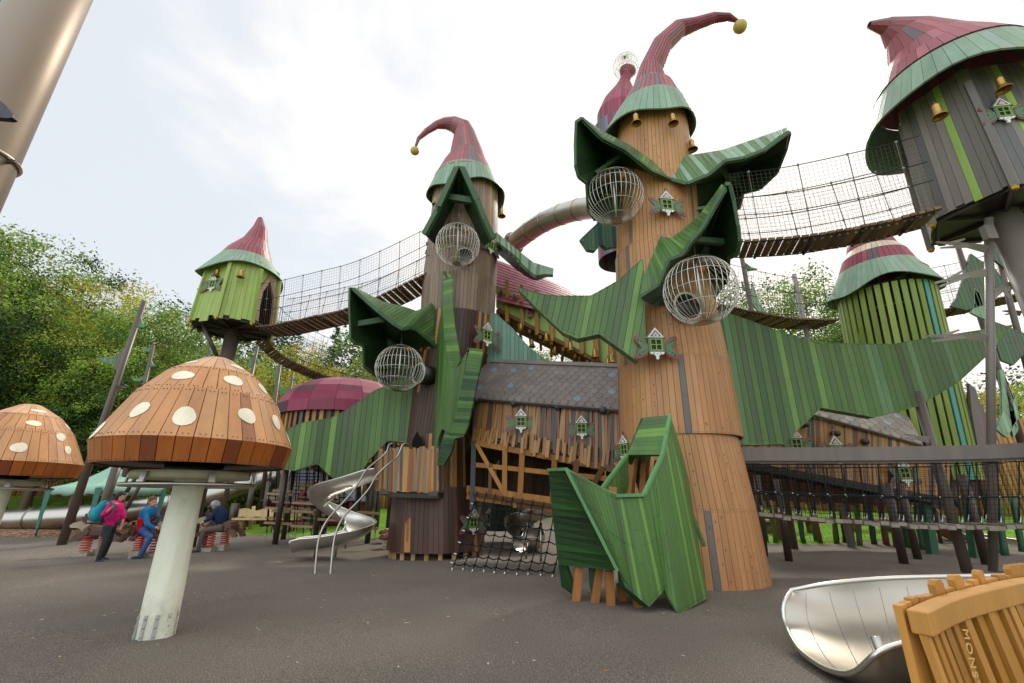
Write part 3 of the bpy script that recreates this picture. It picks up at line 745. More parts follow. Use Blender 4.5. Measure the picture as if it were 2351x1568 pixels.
# engraved makers' word running up the light plank near the base
def word(txt,loc,sz,rot,mat,col,name,parent,ext=.004,spacing=1.1):
    cu=bpy.data.curves.new(name,'FONT'); cu.body=txt; cu.size=sz; cu.extrude=ext; cu.space_character=spacing; cu.align_x='CENTER'
    o=bpy.data.objects.new(name,cu); COL.objects.link(o)
    dg=bpy.context.evaluated_depsgraph_get(); me=bpy.data.meshes.new_from_object(o.evaluated_get(dg)); bpy.data.objects.remove(o)
    ca=me.color_attributes.new('Col','FLOAT_COLOR','CORNER'); ca.data.foreach_set('color',[*col,1.0]*len(me.loops))
    me.materials.clear(); me.materials.append(mat); o=bpy.data.objects.new(name,me); COL.objects.link(o)
    off=Vector(WL[parent.name]) if parent is not None else Vector(); o.parent=parent; o.location=Vector(loc)-off; o.rotation_euler=rot; return o
m=MB(); cx_=P(1002,1258,13.5)
def onface(u,v,rad):
    d=ray(u,v); k=d.x/d.y; a_=1+k*k; b_=-2*(cx_.x*k+cx_.y); c_=cx_.x**2+cx_.y**2-rad*rad; Y=(-b_-math.sqrt(max(0,b_*b_-4*a_*c_)))/(2*a_); return P(u,v,Y)
qq=[onface(932,1160,1.25),onface(944,1160,1.25),onface(941,1268,1.35),onface(927,1268,1.35)]; m.slab(qq,.03,srgb('#a87440')); m.build('light_plank',[PAINT],T1)
tc3=sum(qq,Vector())/4; dn=Vector((tc3.x-cx_.x,tc3.y-cx_.y,0)).normalized(); yw=math.atan2(dn.y,dn.x)+pi/2
up_=((qq[0]+qq[1])/2-(qq[2]+qq[3])/2).normalized(); nn_=dn-up_*dn.dot(up_); nn_.normalize(); rt=up_.cross(nn_)
MM=Matrix((up_,-rt,nn_)).transposed()
word('MONSTRUM',tc3+nn_*.012+rt*.035,.10,MM.to_euler(),MATTE,srgb('#7a4e22'),'lettering',T1,.002,1.15)
for (u,v,Y,lab) in ((1002,452,12.9,'brass bell left of the dark brown tower\'s front hood'),(1152,478,12.95,'brass bell at the right edge of the brown tower\'s brim'),(992,508,13.1,'small brass bell lowest on the brown tower\'s left side')):
    bell(P(u,v,Y),lab,1.0)
cage(P(1051,562,11.75),'wire ball cage under the brown tower\'s front hood',.645,R(-4))
cage(P(917,845,11.9),'wire ball cage under the brown tower\'s lower left hood',.64,R(-45))
# ================================================================= front leaf climber
FL=thing('leaf_climber','open green boat-shaped leaf climber on timber legs at the tan tower\'s foot','climber',base(1450,1360,7.4))
m=MB()
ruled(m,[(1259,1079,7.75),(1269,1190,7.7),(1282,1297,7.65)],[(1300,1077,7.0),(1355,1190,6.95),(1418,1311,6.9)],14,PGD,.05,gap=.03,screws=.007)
top=[(1301,1078,7.0),(1414,1138,6.8),(1478,1136,6.95),(1498,1095,7.1),(1522,1043,7.3),(1531,988,7.45),(1539,953,7.6)]
bot=[(1418,1311,6.9),(1436,1346,6.75),(1491,1394,6.65),(1526,1354,6.85),(1559,1411,6.55),(1592,1392,6.95),(1626,1372,7.45)]
# boards of the long side, cut per span so that the points of the leaf stay crisp
spans=[([(1301,1078,7.0),(1414,1138,6.85)],[(1418,1311,6.9),(1455,1363,6.75)],10),([(1414,1138,6.85),(1478,1136,6.95)],[(1455,1363,6.75),(1491,1394,6.7),(1526,1354,6.85)],9),
 ([(1478,1136,6.95),(1498,1095,7.1)],[(1526,1354,6.85),(1536,1374,6.8)],2),([(1498,1095,7.1),(1522,1043,7.3),(1531,988,7.45),(1539,953,7.6)],[(1536,1374,6.8),(1559,1411,6.7),(1592,1392,7.0),(1626,1372,7.45)],14)]
for a,b_,n in spans: ruled(m,a,b_,n,PGF,.05,gap=.035,screws=.007)
ruled(m,[(1539,953,7.6),(1557,1007,7.8),(1590,1132,8.0),(1594,1190,8.0)],[(1541,975,7.5),(1585,1200,7.5),(1612,1300,7.45),(1626,1372,7.45)],3,PGF,.05)
ruled(m,[(1585,1170,7.9),(1594,1180,8.1)],[(1618,1252,7.8),(1622,1253,7.9)],1,PG,.05)
m.build('leaf_side',[PAINT],FL)
m=MB(); ruled(m,[(1478,958,7.8),(1455,1010,7.75),(1440,1044,7.7)],[(1539,953,7.6),(1531,989,7.45),(1521,1044,7.3)],9,PGF,.05); m.build('leaf_hood',[PAINT],FL)
m=MB()
ruled(m,[(1443,1046,7.7),(1381,1123,7.3)],[(1444,1150,7.7),(1400,1180,7.3)],6,PG,.05); ruled(m,[(1381,1123,7.3),(1259,1079,7.75)],[(1400,1200,7.3),(1282,1290,7.7)],6,PG,.05,k=.8)
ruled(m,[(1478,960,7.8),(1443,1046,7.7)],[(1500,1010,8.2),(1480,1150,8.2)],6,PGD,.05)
for a,b_ in (((1440,1044,7.7),(1381,1123,7.3)),((1381,1123,7.3),(1300,1079,7.0)),((1381,1123,7.25),(1414,1138,6.85)),((1414,1138,6.83),(1478,1136,6.93)),((1478,1136,6.93),(1521,1044,7.3)),((1259,1079,7.75),(1300,1077,7.0)),((1300,1077,7.0),(1418,1311,6.88)),((1539,953,7.6),(1521,1044,7.3))):
    m.beam(P(*a),P(*b_),.055,.045,srgb('#5c8f58'))
m.build('coping',[PAINT],FL)
m=MB()
for a,b_ in (((1455,1050,7.9),(1440,1180,7.6)),((1480,1060,8.0),(1478,1150,7.9)),((1330,1290,7.5),(1320,1365,7.5)),((1376,1300,7.4),(1363,1388,7.4)),((1398,1310,7.2),(1402,1392,7.2)),((1424,1340,7.5),(1430,1380,7.5)),((1462,1385,7.2),(1470,1400,7.0)),((1545,1385,7.3),(1543,1400,7.3)),((1513,1060,8.0),(1500,1150,7.8)),((1406,1118,7.1),(1405,1170,7.1))):
    p,q=P(*a),P(*b_)
    if q.z<.3: q=Vector((q.x,q.y,-.05))
    m=MB(); m.beam(p,q,.11,.11,vary(srgb('#a06c3c'),.12)); m.build('timber_post',[RAW],FL)
m=MB()
m.slab([P(1282,1297,7.7),P(1289,1347,7.75),P(1317,1367,7.7),P(1322,1362,7.6),P(1300,1300,7.6)],.05,PGD[0]); m.build('leaf_tip',[PAINT],FL); m=MB()
m.slab([P(1352,1300,7.4),P(1354,1345,7.4),P(1362,1375,7.4),P(1374,1362,7.4),P(1376,1300,7.4)],.05,PGD[0]); m.build('leaf_tip',[PAINT],FL); m=MB()
m.slab([P(1418,1311,6.95),P(1436,1348,6.8),P(1491,1394,6.7),P(1470,1390,6.9),P(1420,1345,7.1)],.05,PGD[4]); m.build('leaf_tip',[PAINT],FL); m=MB()
m.slab([P(1526,1354,6.87),P(1559,1411,6.72),P(1552,1408,6.9),P(1528,1370,7.1)],.04,PGD[4])
m.build('leaf_tip',[PAINT],FL)
m=MB(); m.slab([P(1300,1220,7.65),P(1440,1220,7.9),P(1560,1200,7.9),P(1600,1260,7.6),P(1430,1300,7.0)],.08,srgb('#2b2119'),Vector((0,5,9))); m.build('floor',[RAW],FL)
# ================================================================= mushrooms
def mushroom(label,cx,capr,spots,stemY,parts,seed,lab2=None):
    pass
def spot_on(mb,rings,i,t,a,ru,rv,col,lump=0,E=None,off=.007,n=16):
    """cream spot painted on a cap band: a thin raised disc that follows the band"""
    (c0,r0),(c1,r1)=rings[i],rings[i+1]; vs=[]
    H_=(c1-c0).length; sl=math.hypot(H_,r0-r1)
    for k in range(n):
        b=2*pi*k/n; rr=1+lump*sin(2*b+a*7)+lump*.6*sin(3*b+a*3)
        tt=t+rv*rr*sin(b)/sl; r=r0+(r1-r0)*tt; aa=a+ru*rr*cos(b)/r
        c=c0.lerp(c1,tt); vs.append(c+Vector((cos(aa)*(r+off),sin(aa)*(r+off),0)))
    r=r0+(r1-r0)*t; c=c0.lerp(c1,t); o=c+Vector((cos(a)*(r+off),sin(a)*(r+off),0))
    vs.append(o+Vector((cos(a),sin(a),.3))*.004)
    mb.add(vs,[(k,(k+1)%n,n) for k in range(n)],col)
CREAM=srgb('#f1e6cc')
def mush(label,center,zb,R0,spots,seed,stem,full=True):
    """center (x,y); zb height of the cap's lower edge; rings (radius factor, height)"""
    x,y=center; t=thing('giant_mushroom',label,'mushroom',(x,y,gz(x,y)),'giant brown toadstools with cream spots')
    prof=[(.945,0),(1.0,.24),(.73,.80),(.48,1.10),(.17,1.30)]
    rg=[(Vector((x,y,zb+R0*h)),R0*f) for f,h in prof]
    m=MB(); loft(m,rg,[42,42,34,24],[PMUSD,PMUSH,PMUSH,[srgb('#cfa079')]*5+[srgb('#c4946c')]*3],seed=seed,th=.03,gap=.01,stag=True)
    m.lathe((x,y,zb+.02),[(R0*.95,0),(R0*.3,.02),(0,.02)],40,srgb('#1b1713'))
    m.lathe((x,y,zb+R0*1.295),[(R0*.175,0),(R0*.12,.03),(0,.035)],24,srgb('#c4946c'))
    cap=m.build('cap',[PAINT],t)
    # rows of screws
    m=MB(); rng=random.Random(seed)
    for i,(f0,f1) in enumerate(((.06,.94),)*3):
        nn=[42,42,34][i]
        for k in range(nn):
            a=2*pi*(k+.5)/nn
            if sin(a)>.3: continue
            for f in (f0,f1):
                (c0,r0),(c1,r1)=rg[i],rg[i+1]; c=c0.lerp(c1,f); r=r0+(r1-r0)*f+.004
                for da in(-.025,.025): m.box(c+Vector((cos(a+da)*r,sin(a+da)*r,0)),(.009,.009,.009),srgb('#6a5440'))
    o=m.build('screw',[METALP],cap); o['kind']='stuff'
    for (i,tt,a,ru,rv) in spots:
        m=MB(); spot_on(m,rg,i,tt,R(a),ru*R0,rv*R0,CREAM,.09); m.build('spot',[PAINT],cap)
    # stem: lumpy peeled log
    m=MB(); n=28; hs=26; vs=[];fs=[]; top=zb-.02; sr,tr_=stem
    for j in range(hs+1):
        z=gz(x,y)-.05+(top-gz(x,y)+.05)*j/hs; f=j/hs; r=sr+(tr_-sr)*f
        for k in range(n):
            a=2*pi*k/n; q=noise.noise(Vector((cos(a)*1.3+seed,sin(a)*1.3,z*1.3)))*.09+noise.noise(Vector((cos(a)*4,sin(a)*4+seed,z*.8)))*.03
            vs.append((x+.16*(1-f)+(r+q*r*1.6)*cos(a)+.02*sin(z*2.1+seed),y-.30*(1-f)+(r+q*r*1.6)*sin(a),z))
    for j in range(hs):
        for k in range(n): fs.append((j*n+k,j*n+(k+1)%n,(j+1)*n+(k+1)%n,(j+1)*n+k))
    m.add(vs,fs,srgb('#dcdcc6'),True); m.build('stem',[STEMM],t)
    m=MB(); 
    for k in range(10):
        a=2*pi*k/10+.25; d=Vector((cos(a),sin(a),0)); p=Vector((x+.16,y-.3,gz(x,y)))+d*(sr*1.0); m.beam(p+Vector((0,0,.0)),p+Vector((-.023,.045,.25))-d*.006,.035,.014,srgb('#9a9a92'),up=d)
        for z in(.06,.14,.22): m.ball(p+d*.008+Vector((-.023*z*4,.045*z*4,z)),.011,srgb('#a0a09a'),6,4)
    m.build('foot_bracket',[METALP],t)
    m=MB(); zr=zb-.2; R1=R0*.62
    m.lathe((x,y,zr+.05),[(R1*.93,0),(R1*.95,.01),(R1*.95,.08),(R1*.93,.09),(0,.09)],48,srgb('#a9a483')); m.lathe((x,y,zr+.05),[(0,0),(R1*.93,0)],48,srgb('#a9a483'))
    m.build('turning_disc',[PAINT],t)
    m=MB(); m.tube([Vector((x+R1*1.05*cos(2*pi*k/48),y+R1*1.05*sin(2*pi*k/48),zr-.02)) for k in range(48)],.024,8,srgb('#b5b0a8'),close=True)
    for k in range(6):
        a=2*pi*k/6+.35; d=Vector((cos(a),sin(a),0)); m.beam(Vector((x,y,zr+.12))+d*R1*.98,Vector((x,y,zr-.03))+d*R1*1.03,.07,.012,srgb('#aaa59c'),up=d)
    m.build('grip_ring',[STEEL],t)
    m=MB(); m.lathe((x,y,zb-.06),[(R0*.28,0),(R0*.3,.1),(0,.1)],28,srgb('#141210')); m.build('bearing',[METALP],t)
    return t
STEMM=col_mat('peeled_log_paint',.6,.35,2.5,.22,1.0,(1,1,.25),14,grime=.42)
c=GG(352,1473); # near foot of the stem
MX,MY=P(368,1450,5.95).x,5.95
MX=P(447,1075,5.95).x
zb=P(440,1077,5.95).z
# cap lower edge z from its picture height, radius from its picture width
mush('large brown toadstool with cream spots on a pale leaning-looking log stem',(MX,5.95),1.80,1.08,
 [(1,.5,-98,.085,.10),(1,.38,-68,.11,.11),(1,.52,-30,.095,.10),(1,.52,0,.09,.10),(1,.22,19,.07,.10),(2,.5,-86,.11,.085),(2,.5,-38,.095,.09),(2,.5,3,.085,.09),(1,.85,22,.08,.09),(3,.45,-16,.11,.055),(3,.4,-110,.11,.055),(1,.15,-125,.08,.1),(2,.35,-140,.1,.09),(1,.5,60,.09,.1),(1,.45,120,.09,.1),(1,.5,175,.09,.1),(2,.5,90,.09,.09)],21,(.180,.160))
M2=P(15,1118,7.6)
mush('smaller brown toadstool cut off by the left edge of the photo',(P(8,1118,9.3).x,9.3),1.84,1.08,
 [(1,.45,5,.07,.09),(1,.4,-42,.1,.1),(1,.85,-2,.09,.08),(2,.4,-34,.1,.07),(2,.5,28,.09,.07),(3,.4,-24,.12,.05),(1,.5,-95,.09,.1),(1,.4,70,.09,.1),(2,.5,-110,.09,.09),(1,.5,140,.09,.1)],33,(.18,.16))
# ================================================================= small lime turret on a post
def poly_ring(c,r,n,rot): return [c+Vector((r*cos(rot+2*pi*k/n),r*sin(rot+2*pi*k/n),0)) for k in range(n)]
def turret(name,label,cat,top,bot,pal,nf,rot,nb,doors=(),seed=1,jag=.12,th=.03,group=None):
    t=thing(name,label,cat,(bot[0].x,bot[0].y,gz(bot[0].x,bot[0].y)),group)
    m=MB(); A=poly_ring(bot[0],bot[1],nf,rot); B=poly_ring(top[0],top[1],nf,rot); rng=random.Random(seed); random.seed(seed)
    for k in range(nf):
        if k in doors: continue
        ruled(m,[B[k],B[(k+1)%nf]],[A[k],A[(k+1)%nf]],nb,pal,th,gap=.05,ref=None if False else (A[k]+A[(k+1)%nf])/2*2-(bot[0]),jag=jag)
    m.build('wall',[PAINT],t)
    m=MB()
    for k in range(nf):
        d=(A[k]-bot[0]).normalized(); m=MB(); m.beam(A[k]+d*.02-Vector((0,0,.16)),A[k].lerp(B[k],.86)+d*.02,.11,.11,vary(pal[0],.05),up=d); m.build('corner_post',[PAINT],t)
    for k in range(nf):
        m=MB(); d=(A[k]-bot[0]).normalized(); m.lathe(A[k]+d*.02-Vector((0,0,.24)),[(0,0),(.055,.03),(.07,.09),(0,.09)],6,srgb('#b98a3a'),smooth=False); m.build('post_cap',[GOLD],t)
    m=MB(); z=bot[0]-Vector((0,0,.02)); a2=poly_ring(bot[0],bot[1]*.97,nf,rot)
    m.slab(a2,.05,srgb('#2a221c'),bot[0]+Z3)
    for k in range(nf):
        p_=lambda q:q.lerp(bot[0],.1); m.beam(bot[0]-Z3*.1,p_(A[k])-Z3*.06,.06,.1,srgb('#3d352f')); m.beam(p_(A[k])-Z3*.06,p_(A[(k+1)%nf])-Z3*.06,.05,.1,srgb('#352d28'))
    m.build('underframe',[METALP],t)
    return t,A,B
bc=P(537,752,15); tc_=P(557,622,15); bc_=Vector((bc.x,bc.y,bc.z)); tcx=Vector((bc.x,bc.y,tc_.z))
TL,A,B=turret('hut_turret','small lime green hut turret with a pointed maroon roof on a steel post','tower',(tcx,1.17),(bc_,1.32),PLIME,8,R(-80.5),6,doors=(1,),seed=5,jag=.24)
rot=R(-80.5)
# doorway face
def doorframe(parent,A,B,k,wd,hh,base=0,pal=None,colr=srgb('#8b6a55')):
    n=len(A); a,b=A[k],A[(k+1)%n]; a2,b2=B[k],B[(k+1)%n]
    m=MB(); out=((a+b)/2*2)-A[k]  # unused
    def q(s,f): return a.lerp(b,s).lerp(a2.lerp(b2,s),f)
    L0,R0=.5-wd/2,.5+wd/2
    m2=MB()
    ruled(m2,[q(0,1),q(L0,1)],[q(0,0),q(L0,0)],2,pal,.03,ref=(a+b)/2+((a+b)/2-WLv(parent))*1.0,jag=.1); ruled(m2,[q(R0,1),q(1,1)],[q(R0,0),q(1,0)],2,pal,.03,ref=(a+b)/2+((a+b)/2-WLv(parent))*1.0,jag=.1)
    m2.slab([q(L0,hh*.62),q(.5,hh),q(.5,1),q(L0,1)],.03,pal[0],(a+b)-WLv(parent)*1.0); m2.slab([q(R0,hh*.62),q(R0,1),q(.5,1),q(.5,hh)],.03,pal[1],(a+b)-WLv(parent)*1.0)
    m2.build('door_wall',[PAINT],parent)
    pts=[q(L0,0),q(L0-.03,hh*.3),q(L0,hh*.62),q(.5,hh),q(R0,hh*.62),q(R0+.03,hh*.3),q(R0,0)]
    for i in range(6): m.beam(pts[i],pts[i+1],.09,.16,colr)
    m.build('door_frame',[PAINT],parent)
def WLv(t): w=WL[t.name]; return Vector((w[0],w[1],w[2]))
doorframe(TL,A,B,1,.72,.84,pal=PLIME)
m=MB(); ctr=Vector((bc_.x,bc_.y,0))
for k in (0,2,3,4,5,6,7):
    a,b,a2,b2=[p.lerp(Vector((bc_.x,bc_.y,p.z)),.07) for p in (A[k],A[(k+1)%8],B[k],B[(k+1)%8])]; m.slab([a,b,b2,a2],.02,srgb('#4a2e22'),Vector((bc_.x,bc_.y,a.z+1)))
m.build('inner_lining',[PAINT],TL)
def hatrings(lst,Y): return ringset(lst,Y)
def brimhat(t,brim,n,wv,tiers,ns,seed,pals=[PRED],Y=None,metres=False,flat=2):
    m=MB(); rs=ringset(brim,Y,metres); loft(m,rs,n,[PBRIM],seed=seed,wave=wv,th=.035,stag=False); m.build('hat_brim',[PAINT],t)
    m=MB(); rs=ringset(tiers,Y,metres); loft(m,rs,ns,pals,seed=seed+1,flat=flat,zup=2,th=.022,gap=.014); 
    e=rs[-1]; m.ball(e[0],e[1],srgb('#8a4048'),10,6); return m.build('hat',[PAINT],t)
brimhat(TL,[(553,642,88),(566,600,54)],50,wavy((.16,2,2.6),(.05,4,0)),[(566,600,54),(572,581,44),(587,555,26),(597,525,15),(597.5,505,7)],[36,30,22,14],31,Y=15)
m=MB(); g=base(517,820,15); m.tube([(bc_.x,bc_.y,gz(bc_.x,15)-.1),(bc_.x,bc_.y,bc_.z-.05)],.235,20,srgb('#5a4d44'))
for a in(200,225): m.tube([bc_-Z3*1.3+Vector((cos(R(a))*.2,sin(R(a))*.2,0)),bc_-Z3*.15+Vector((cos(R(a))*.9,sin(R(a))*.9,0))],.06,8,srgb('#4a3f38'))
m.lathe((bc_.x,bc_.y,bc_.z-.35),[(.3,0),(.3,.05),(.24,.06)],20,srgb('#4a3f38'))
m.build('post',[METALP],TL)
fm=(A[0]+A[1])/2; nrm=(fm-bc_).normalized(); 
def facewin(t,A,B,k,f,s,c,off=.05,sx=.5):
    p=A[k].lerp(A[(k+1)%len(A)],sx).lerp(B[k].lerp(B[(k+1)%len(A)],sx),f); d=(A[k]+A[(k+1)%len(A)])/2-c; yaw=math.atan2(d.y,d.x)+pi/2
    return bwin(t,p+Vector((d.x,d.y,0)).normalized()*off,yaw,s)
facewin(TL,A,B,7,.5,.2,bc_,sx=.5)
for u,v,Y,l in ((556,618,13.8,'brass bell under the lime hut\'s brim, above the middle wall'),(500,617,13.85,'brass bell above the lime hut\'s butterfly window'),(467,648,14.3,'brass bell at the far left of the lime hut\'s brim')): bell(P(u,v,Y),l,.95)
# ================================================================= near grey turret (top right)
bc=P(2300,487,8.1); C3=Vector((bc.x,bc.y,bc.z)); tz=P(2225,300,8.1).z
TR,A,B=turret('hut_turret','grey and lime boarded hut turret at the top right with a wide green brim','tower',(Vector((C3.x,C3.y,C3.z+2.9)),1.2),(C3,1.3),PGRY,6,R(-190),9,seed=9,jag=.1)
def P3(z): return Vector((C3.x,C3.y,z))
BZ=C3.z+2.6
m=MB(); rs=[(P3(BZ-.12),1.82),(P3(BZ+.9),1.42)]
loft(m,rs,50,[PBRIM],seed=3,wave=wavy((.16,2,.4),(.05,5,0)),th=.04,stag=False); m.build('hat_brim',[PAINT],TR)
m=MB(); lean=Vector((-.55,.1,0)); rs=[(P3(BZ+.95),1.42),(P3(BZ+1.4)+Vector((-.05,0,0)),1.15),(P3(BZ+1.85)+Vector((-.12,0,0)),.85),(P3(BZ+2.5)+Vector((-.45,0,0)),.5),(P3(BZ+2.85)+Vector((-.95,0,0)),.2),(P3(BZ+2.9)+Vector((-1.35,0,0)),.08)]
loft(m,rs,[40,34,26,18,10],[PRED],seed=5,flat=3,zup=1,th=.025); m.build('hat',[PAINT],TR)
m=MB(); m.tube([(C3.x,C3.y,gz(C3.x,C3.y)-.1),(C3.x,C3.y,C3.z-.05)],.27,24,srgb('#81786f'))
m.build('post',[METALP],TR)
facewin(TR,A,B,1,.55,.2,C3,sx=.27)
for u,v,Y,l in ((2293,178,6.75,'brass bell above the grey turret\'s butterfly window'),(2147,240,7.1,'brass bell left of the grey turret\'s butterfly window')): bell(P(u,v,Y),l,1.0)
# ================================================================= slatted green tower (right, behind the wing)
SY=15.5
s0=P(2085,1000,SY); TS=thing('slat_tower','open green slatted tower with a wide pale green brim and short maroon cap','tower',(s0.x,SY,gz(s0.x,SY)))
x0=P(2045,700,SY).x; zt=P(2045,640,SY).z; zb_=gz(x0,SY)
m=MB(); n=38; RS=px(P(2045,740,SY),98); RB=px(P(2100,1000,SY),97)
CB=P(2100,1000,SY); CT=P(2026,650,SY)
PSL=[srgb('#80943a')]*6+[srgb('#73872f')]*4+[srgb('#8c9e46')]*3+[srgb('#4f9489')]*1+[srgb('#7a5a3c')]*0
random.seed(41)
dirn=(CT-CB)/(CT.z-CB.z)
def tw(z): return CB+dirn*(z-CB.z)
for k in range(n):
    a=2*pi*(k+.5)/n; d=Vector((cos(a),sin(a),0)); e=Vector((-sin(a),cos(a),0)); col=vary(random.choice(PSL),.08)
    p=tw(2.0)+d*RB; q=tw(zt-.75)+d*RS*.95; wd=.165
    m.slab([p-e*wd/2,p+e*wd/2,q+e*wd/2,q-e*wd/2],.04,col,p+d)
m.build('slat_wall',[PAINT],TS)
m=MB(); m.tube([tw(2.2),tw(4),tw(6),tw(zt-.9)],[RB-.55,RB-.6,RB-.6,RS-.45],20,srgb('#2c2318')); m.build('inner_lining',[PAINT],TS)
m=MB()
for z in (2.4,4.2,6.0,7.8,9.3):
    c=tw(z); m.tube([c+Vector((cos(2*pi*k/32)*(RB-.08),sin(2*pi*k/32)*(RB-.08),0)) for k in range(32)],.05,6,srgb('#5e5046'),close=True)
for k in range(8):
    a=2*pi*k/8; d=Vector((cos(a),sin(a),0)); m.tube([tw(gz(CB.x,SY))+d*(RB-.1),tw(zt-.4)+d*(RS*.72)],.06,8,srgb('#5b4636'))
m.build('ring_beam',[PAINT],TS)
m=MB()
for z in (3.4,5.6,7.6): m=MB(); m.lathe(tw(z),[(0,.0),(RB*.8,.0),(RB*.8,.06),(0,.06)],24,srgb('#4f3c2a')); m.build('deck',[RAW],TS)
for i in range(14):
    m=MB(); a=R(i*40); z=3.5+i*.42; m.box(tw(z)+Vector((cos(a)*.8,sin(a)*.8,0)),(.5,.5,.06),srgb('#b3893f')); m.build('step',[RAW],TS)
brimhat(TS,[(2028,678,108),(2012,622,74)],56,wavy((.14,3,1.2),(.06,5,0)),[(2012,622,74),(2006,594,62),(2003,578,50)],[44,36],51,Y=SY,pals=[PMAR,[srgb('#c7b49a')]*3])
# maroon arched porch beside it
m=MB(); q=[(2220,885,14.6),(2238,893,14.6),(2262,960,14.6),(2275,1030,14.6),(2252,1030,14.6),(2236,960,14.6)]
TP=thing('porch','narrow maroon arched slide porch leaning on the slatted tower','porch',base(2250,1030,14.6))
m.slab([P(2225,880,14.3),P(2240,892,14.3),P(2256,950,14.3),P(2263,1030,14.3),P(2246,1030,14.3),P(2232,950,14.3)],.1,srgb('#776a66'))
ruled(m,[(2207,960,15.2),(2222,975,15.2),(2232,1030,15.2)],[(2232,905,14.4),(2240,960,14.4),(2250,1030,14.4)],9,[srgb('#6d2236')],.04)
m.slab([P(2240,900,14.5),P(2262,950,14.6),P(2282,1030,14.6),P(2258,1030,14.3)],.05,srgb('#571427')); 
m.slab([P(2222,900,15),P(2282,1030,15),P(2282,1150,15),P(2222,1150,15)],.05,srgb('#4a1020'))
m.build('porch_shell',[PAINT],TP)
# ================================================================= onion tower far behind
OY=17.5
o0=P(1440,400,OY); TO=thing('onion_tower','distant maroon onion-topped tower with a wire ball on its tip behind the tallest hat','tower',(o0.x,OY,gz(o0.x,OY)))
m=MB(); loft(m,ringset([(1424,300,52),(1422,262,50),(1424,235,39),(1431,205,22),(1434,188,13),(1438,176,12),(1441,163,19)],OY),[40,40,36,26,16,16],[PMAR],seed=61,flat=2,zup=2,th=.03); m.build('roof',[PAINT],TO)
m=MB(); loft(m,ringset([(1430,600,55),(1420,300,58)],OY),40,[[srgb('#6b6b80'),srgb('#5f5b6a'),srgb('#7d2f40')]],seed=62); m.build('trunk',[PAINT],TO)
m=MB(); c=P(1437,152,OY); rr=px(c,29)
for k in range(14):
    a=pi*k/14; m.tube([c+Vector((sin(b)*cos(a),sin(b)*sin(a),cos(b)))*rr for b in [2*pi*j/28 for j in range(28)]],.012,4,srgb('#d8d4cc'),close=True)
for b in(30,60,90,120,150): m.tube([c+Vector((sin(R(b))*cos(2*pi*j/28),sin(R(b))*sin(2*pi*j/28),cos(R(b))))*rr for j in range(28)],.007,4,srgb('#a8a49c'),close=True)
m.build('wire_ball',[STEEL],TO)
# ================================================================= steel tube slide between the towers
SL=thing('tube_slide','curved stainless tube slide bridging the sky between the two towers','slide',base(1260,520,12))
m=MB(); pts=[P(*q) for q in ((1165,565,15.0),(1180,558,14.5),(1215,531,13.8),(1250,509,13.2),(1290,492,12.6),(1330,481,12.0),(1370,475,11.3),(1410,472,10.6))]
def smooth(pts,k=4):
    out=[]
    n=len(pts)
    for i in range(n-1):
        p0=pts[max(i-1,0)];p1=pts[i];p2=pts[i+1];p3=pts[min(i+2,n-1)]
        for j in range(k):
            t=j/k; out.append(.5*((2*p1)+(p2-p0)*t+(2*p0-5*p1+4*p2-p3)*t*t+(3*p1-p0-3*p2+p3)*t**3))
    out.append(pts[-1]); return out
sp=smooth(pts,5); m.tube(sp,.34,28,srgb('#d2ccc0'),cap=True); m.build('tube',[STEEL],SL)
for i in (5,10,15,20,25,30):
    m=MB(); m.tube([sp[i]+(sp[i+1]-sp[i])*f for f in (-.05,.08)],.352 if i!=5 else .42,28,srgb('#8d8578')); m.build('joint_flange',[STEEL],SL)
# ================================================================= red shingled gallery with bells
GA=thing('bell_gallery','lime green gallery with a maroon shingled roof and a row of bells below','gallery',base(1250,760,15))
m=MB()
rows=13
for i in range(rows):
    f0=i/rows; f1=(i+1)/rows
    a=[P(1139,687,14.3).lerp(P(1139,596,16.2),f) for f in(f0,f1)]; b=[P(1440,760,12.6).lerp(P(1360,681,15.5),f) for f in (f0,f1)]
    ruled(m,[a[1]+Z3*.0,b[1]],[a[0]-Z3*.04-Y3*.06,b[0]-Z3*.04-Y3*.06],26,[srgb('#8d3a4c'),srgb('#823346'),srgb('#984558')],.03,gap=.02)
m.build('shingle_roof',[PAINT],GA)
m=MB(); ruled(m,[(1139,655,14.6),(1440,800,12.9)],[(1139,706,14.6),(1440,862,12.9)],40,PLIME,.04); 
m.slab([P(1139,655,14.6),P(1440,800,12.9),P(1440,862,12.9),P(1139,706,14.6)],.03,PLIME[0],Vector((0,0,1.4)))
m.build('wall',[PAINT],GA)
for u,v,Y in ((1150,679,14.45),(1181,690,14.25),(1215,715,14.0)):
    m=MB(); s=px(P(u,v,Y),7); c=P(u,v,Y)
    for k,(kk,cl) in enumerate(((1.0,MRN),(.55,DARK))):
        pr=[(-s*kk,-s*2.2*kk),(s*kk,-s*2.2*kk),(s*.9*kk,s*.6*kk),(0,s*2.6*kk),(-s*.9*kk,s*.6*kk)]; m.prism(pr,c-Y3*(.04+.03*k),X3,Z3,-Y3,.03,cl)
    m.build('arch_window',[PAINT],GA)
m=MB()
for i in range(9):
    t=i/8; a=P(1165,655,14.4).lerp(P(1440,800,12.7),t); b=P(1165,733,14.4).lerp(P(1440,900,12.7),t) if False else P(1163+i*34,640+i*16,14.4-i*.2)
    top=a; bot=P(1164+i*34.4,735+i*14.6,14.35-i*.21); top=Vector((bot.x,bot.y,bot.z+1.5)); m.beam(bot,top,.12,.12,vary(srgb('#a47a42'),.08)); m.lathe(bot-Z3*.1,[(0,0),(.06,.04),(.08,.1),(0,.1)],6,srgb('#b98a3a'),smooth=False)
m.build('post',[RAW],GA)
m=MB(); m.slab([P(1139,712,14.5),P(1440,870,12.8),P(1440,890,13.5),P(1139,740,15.6)],.12,srgb('#6a4c2c')); 
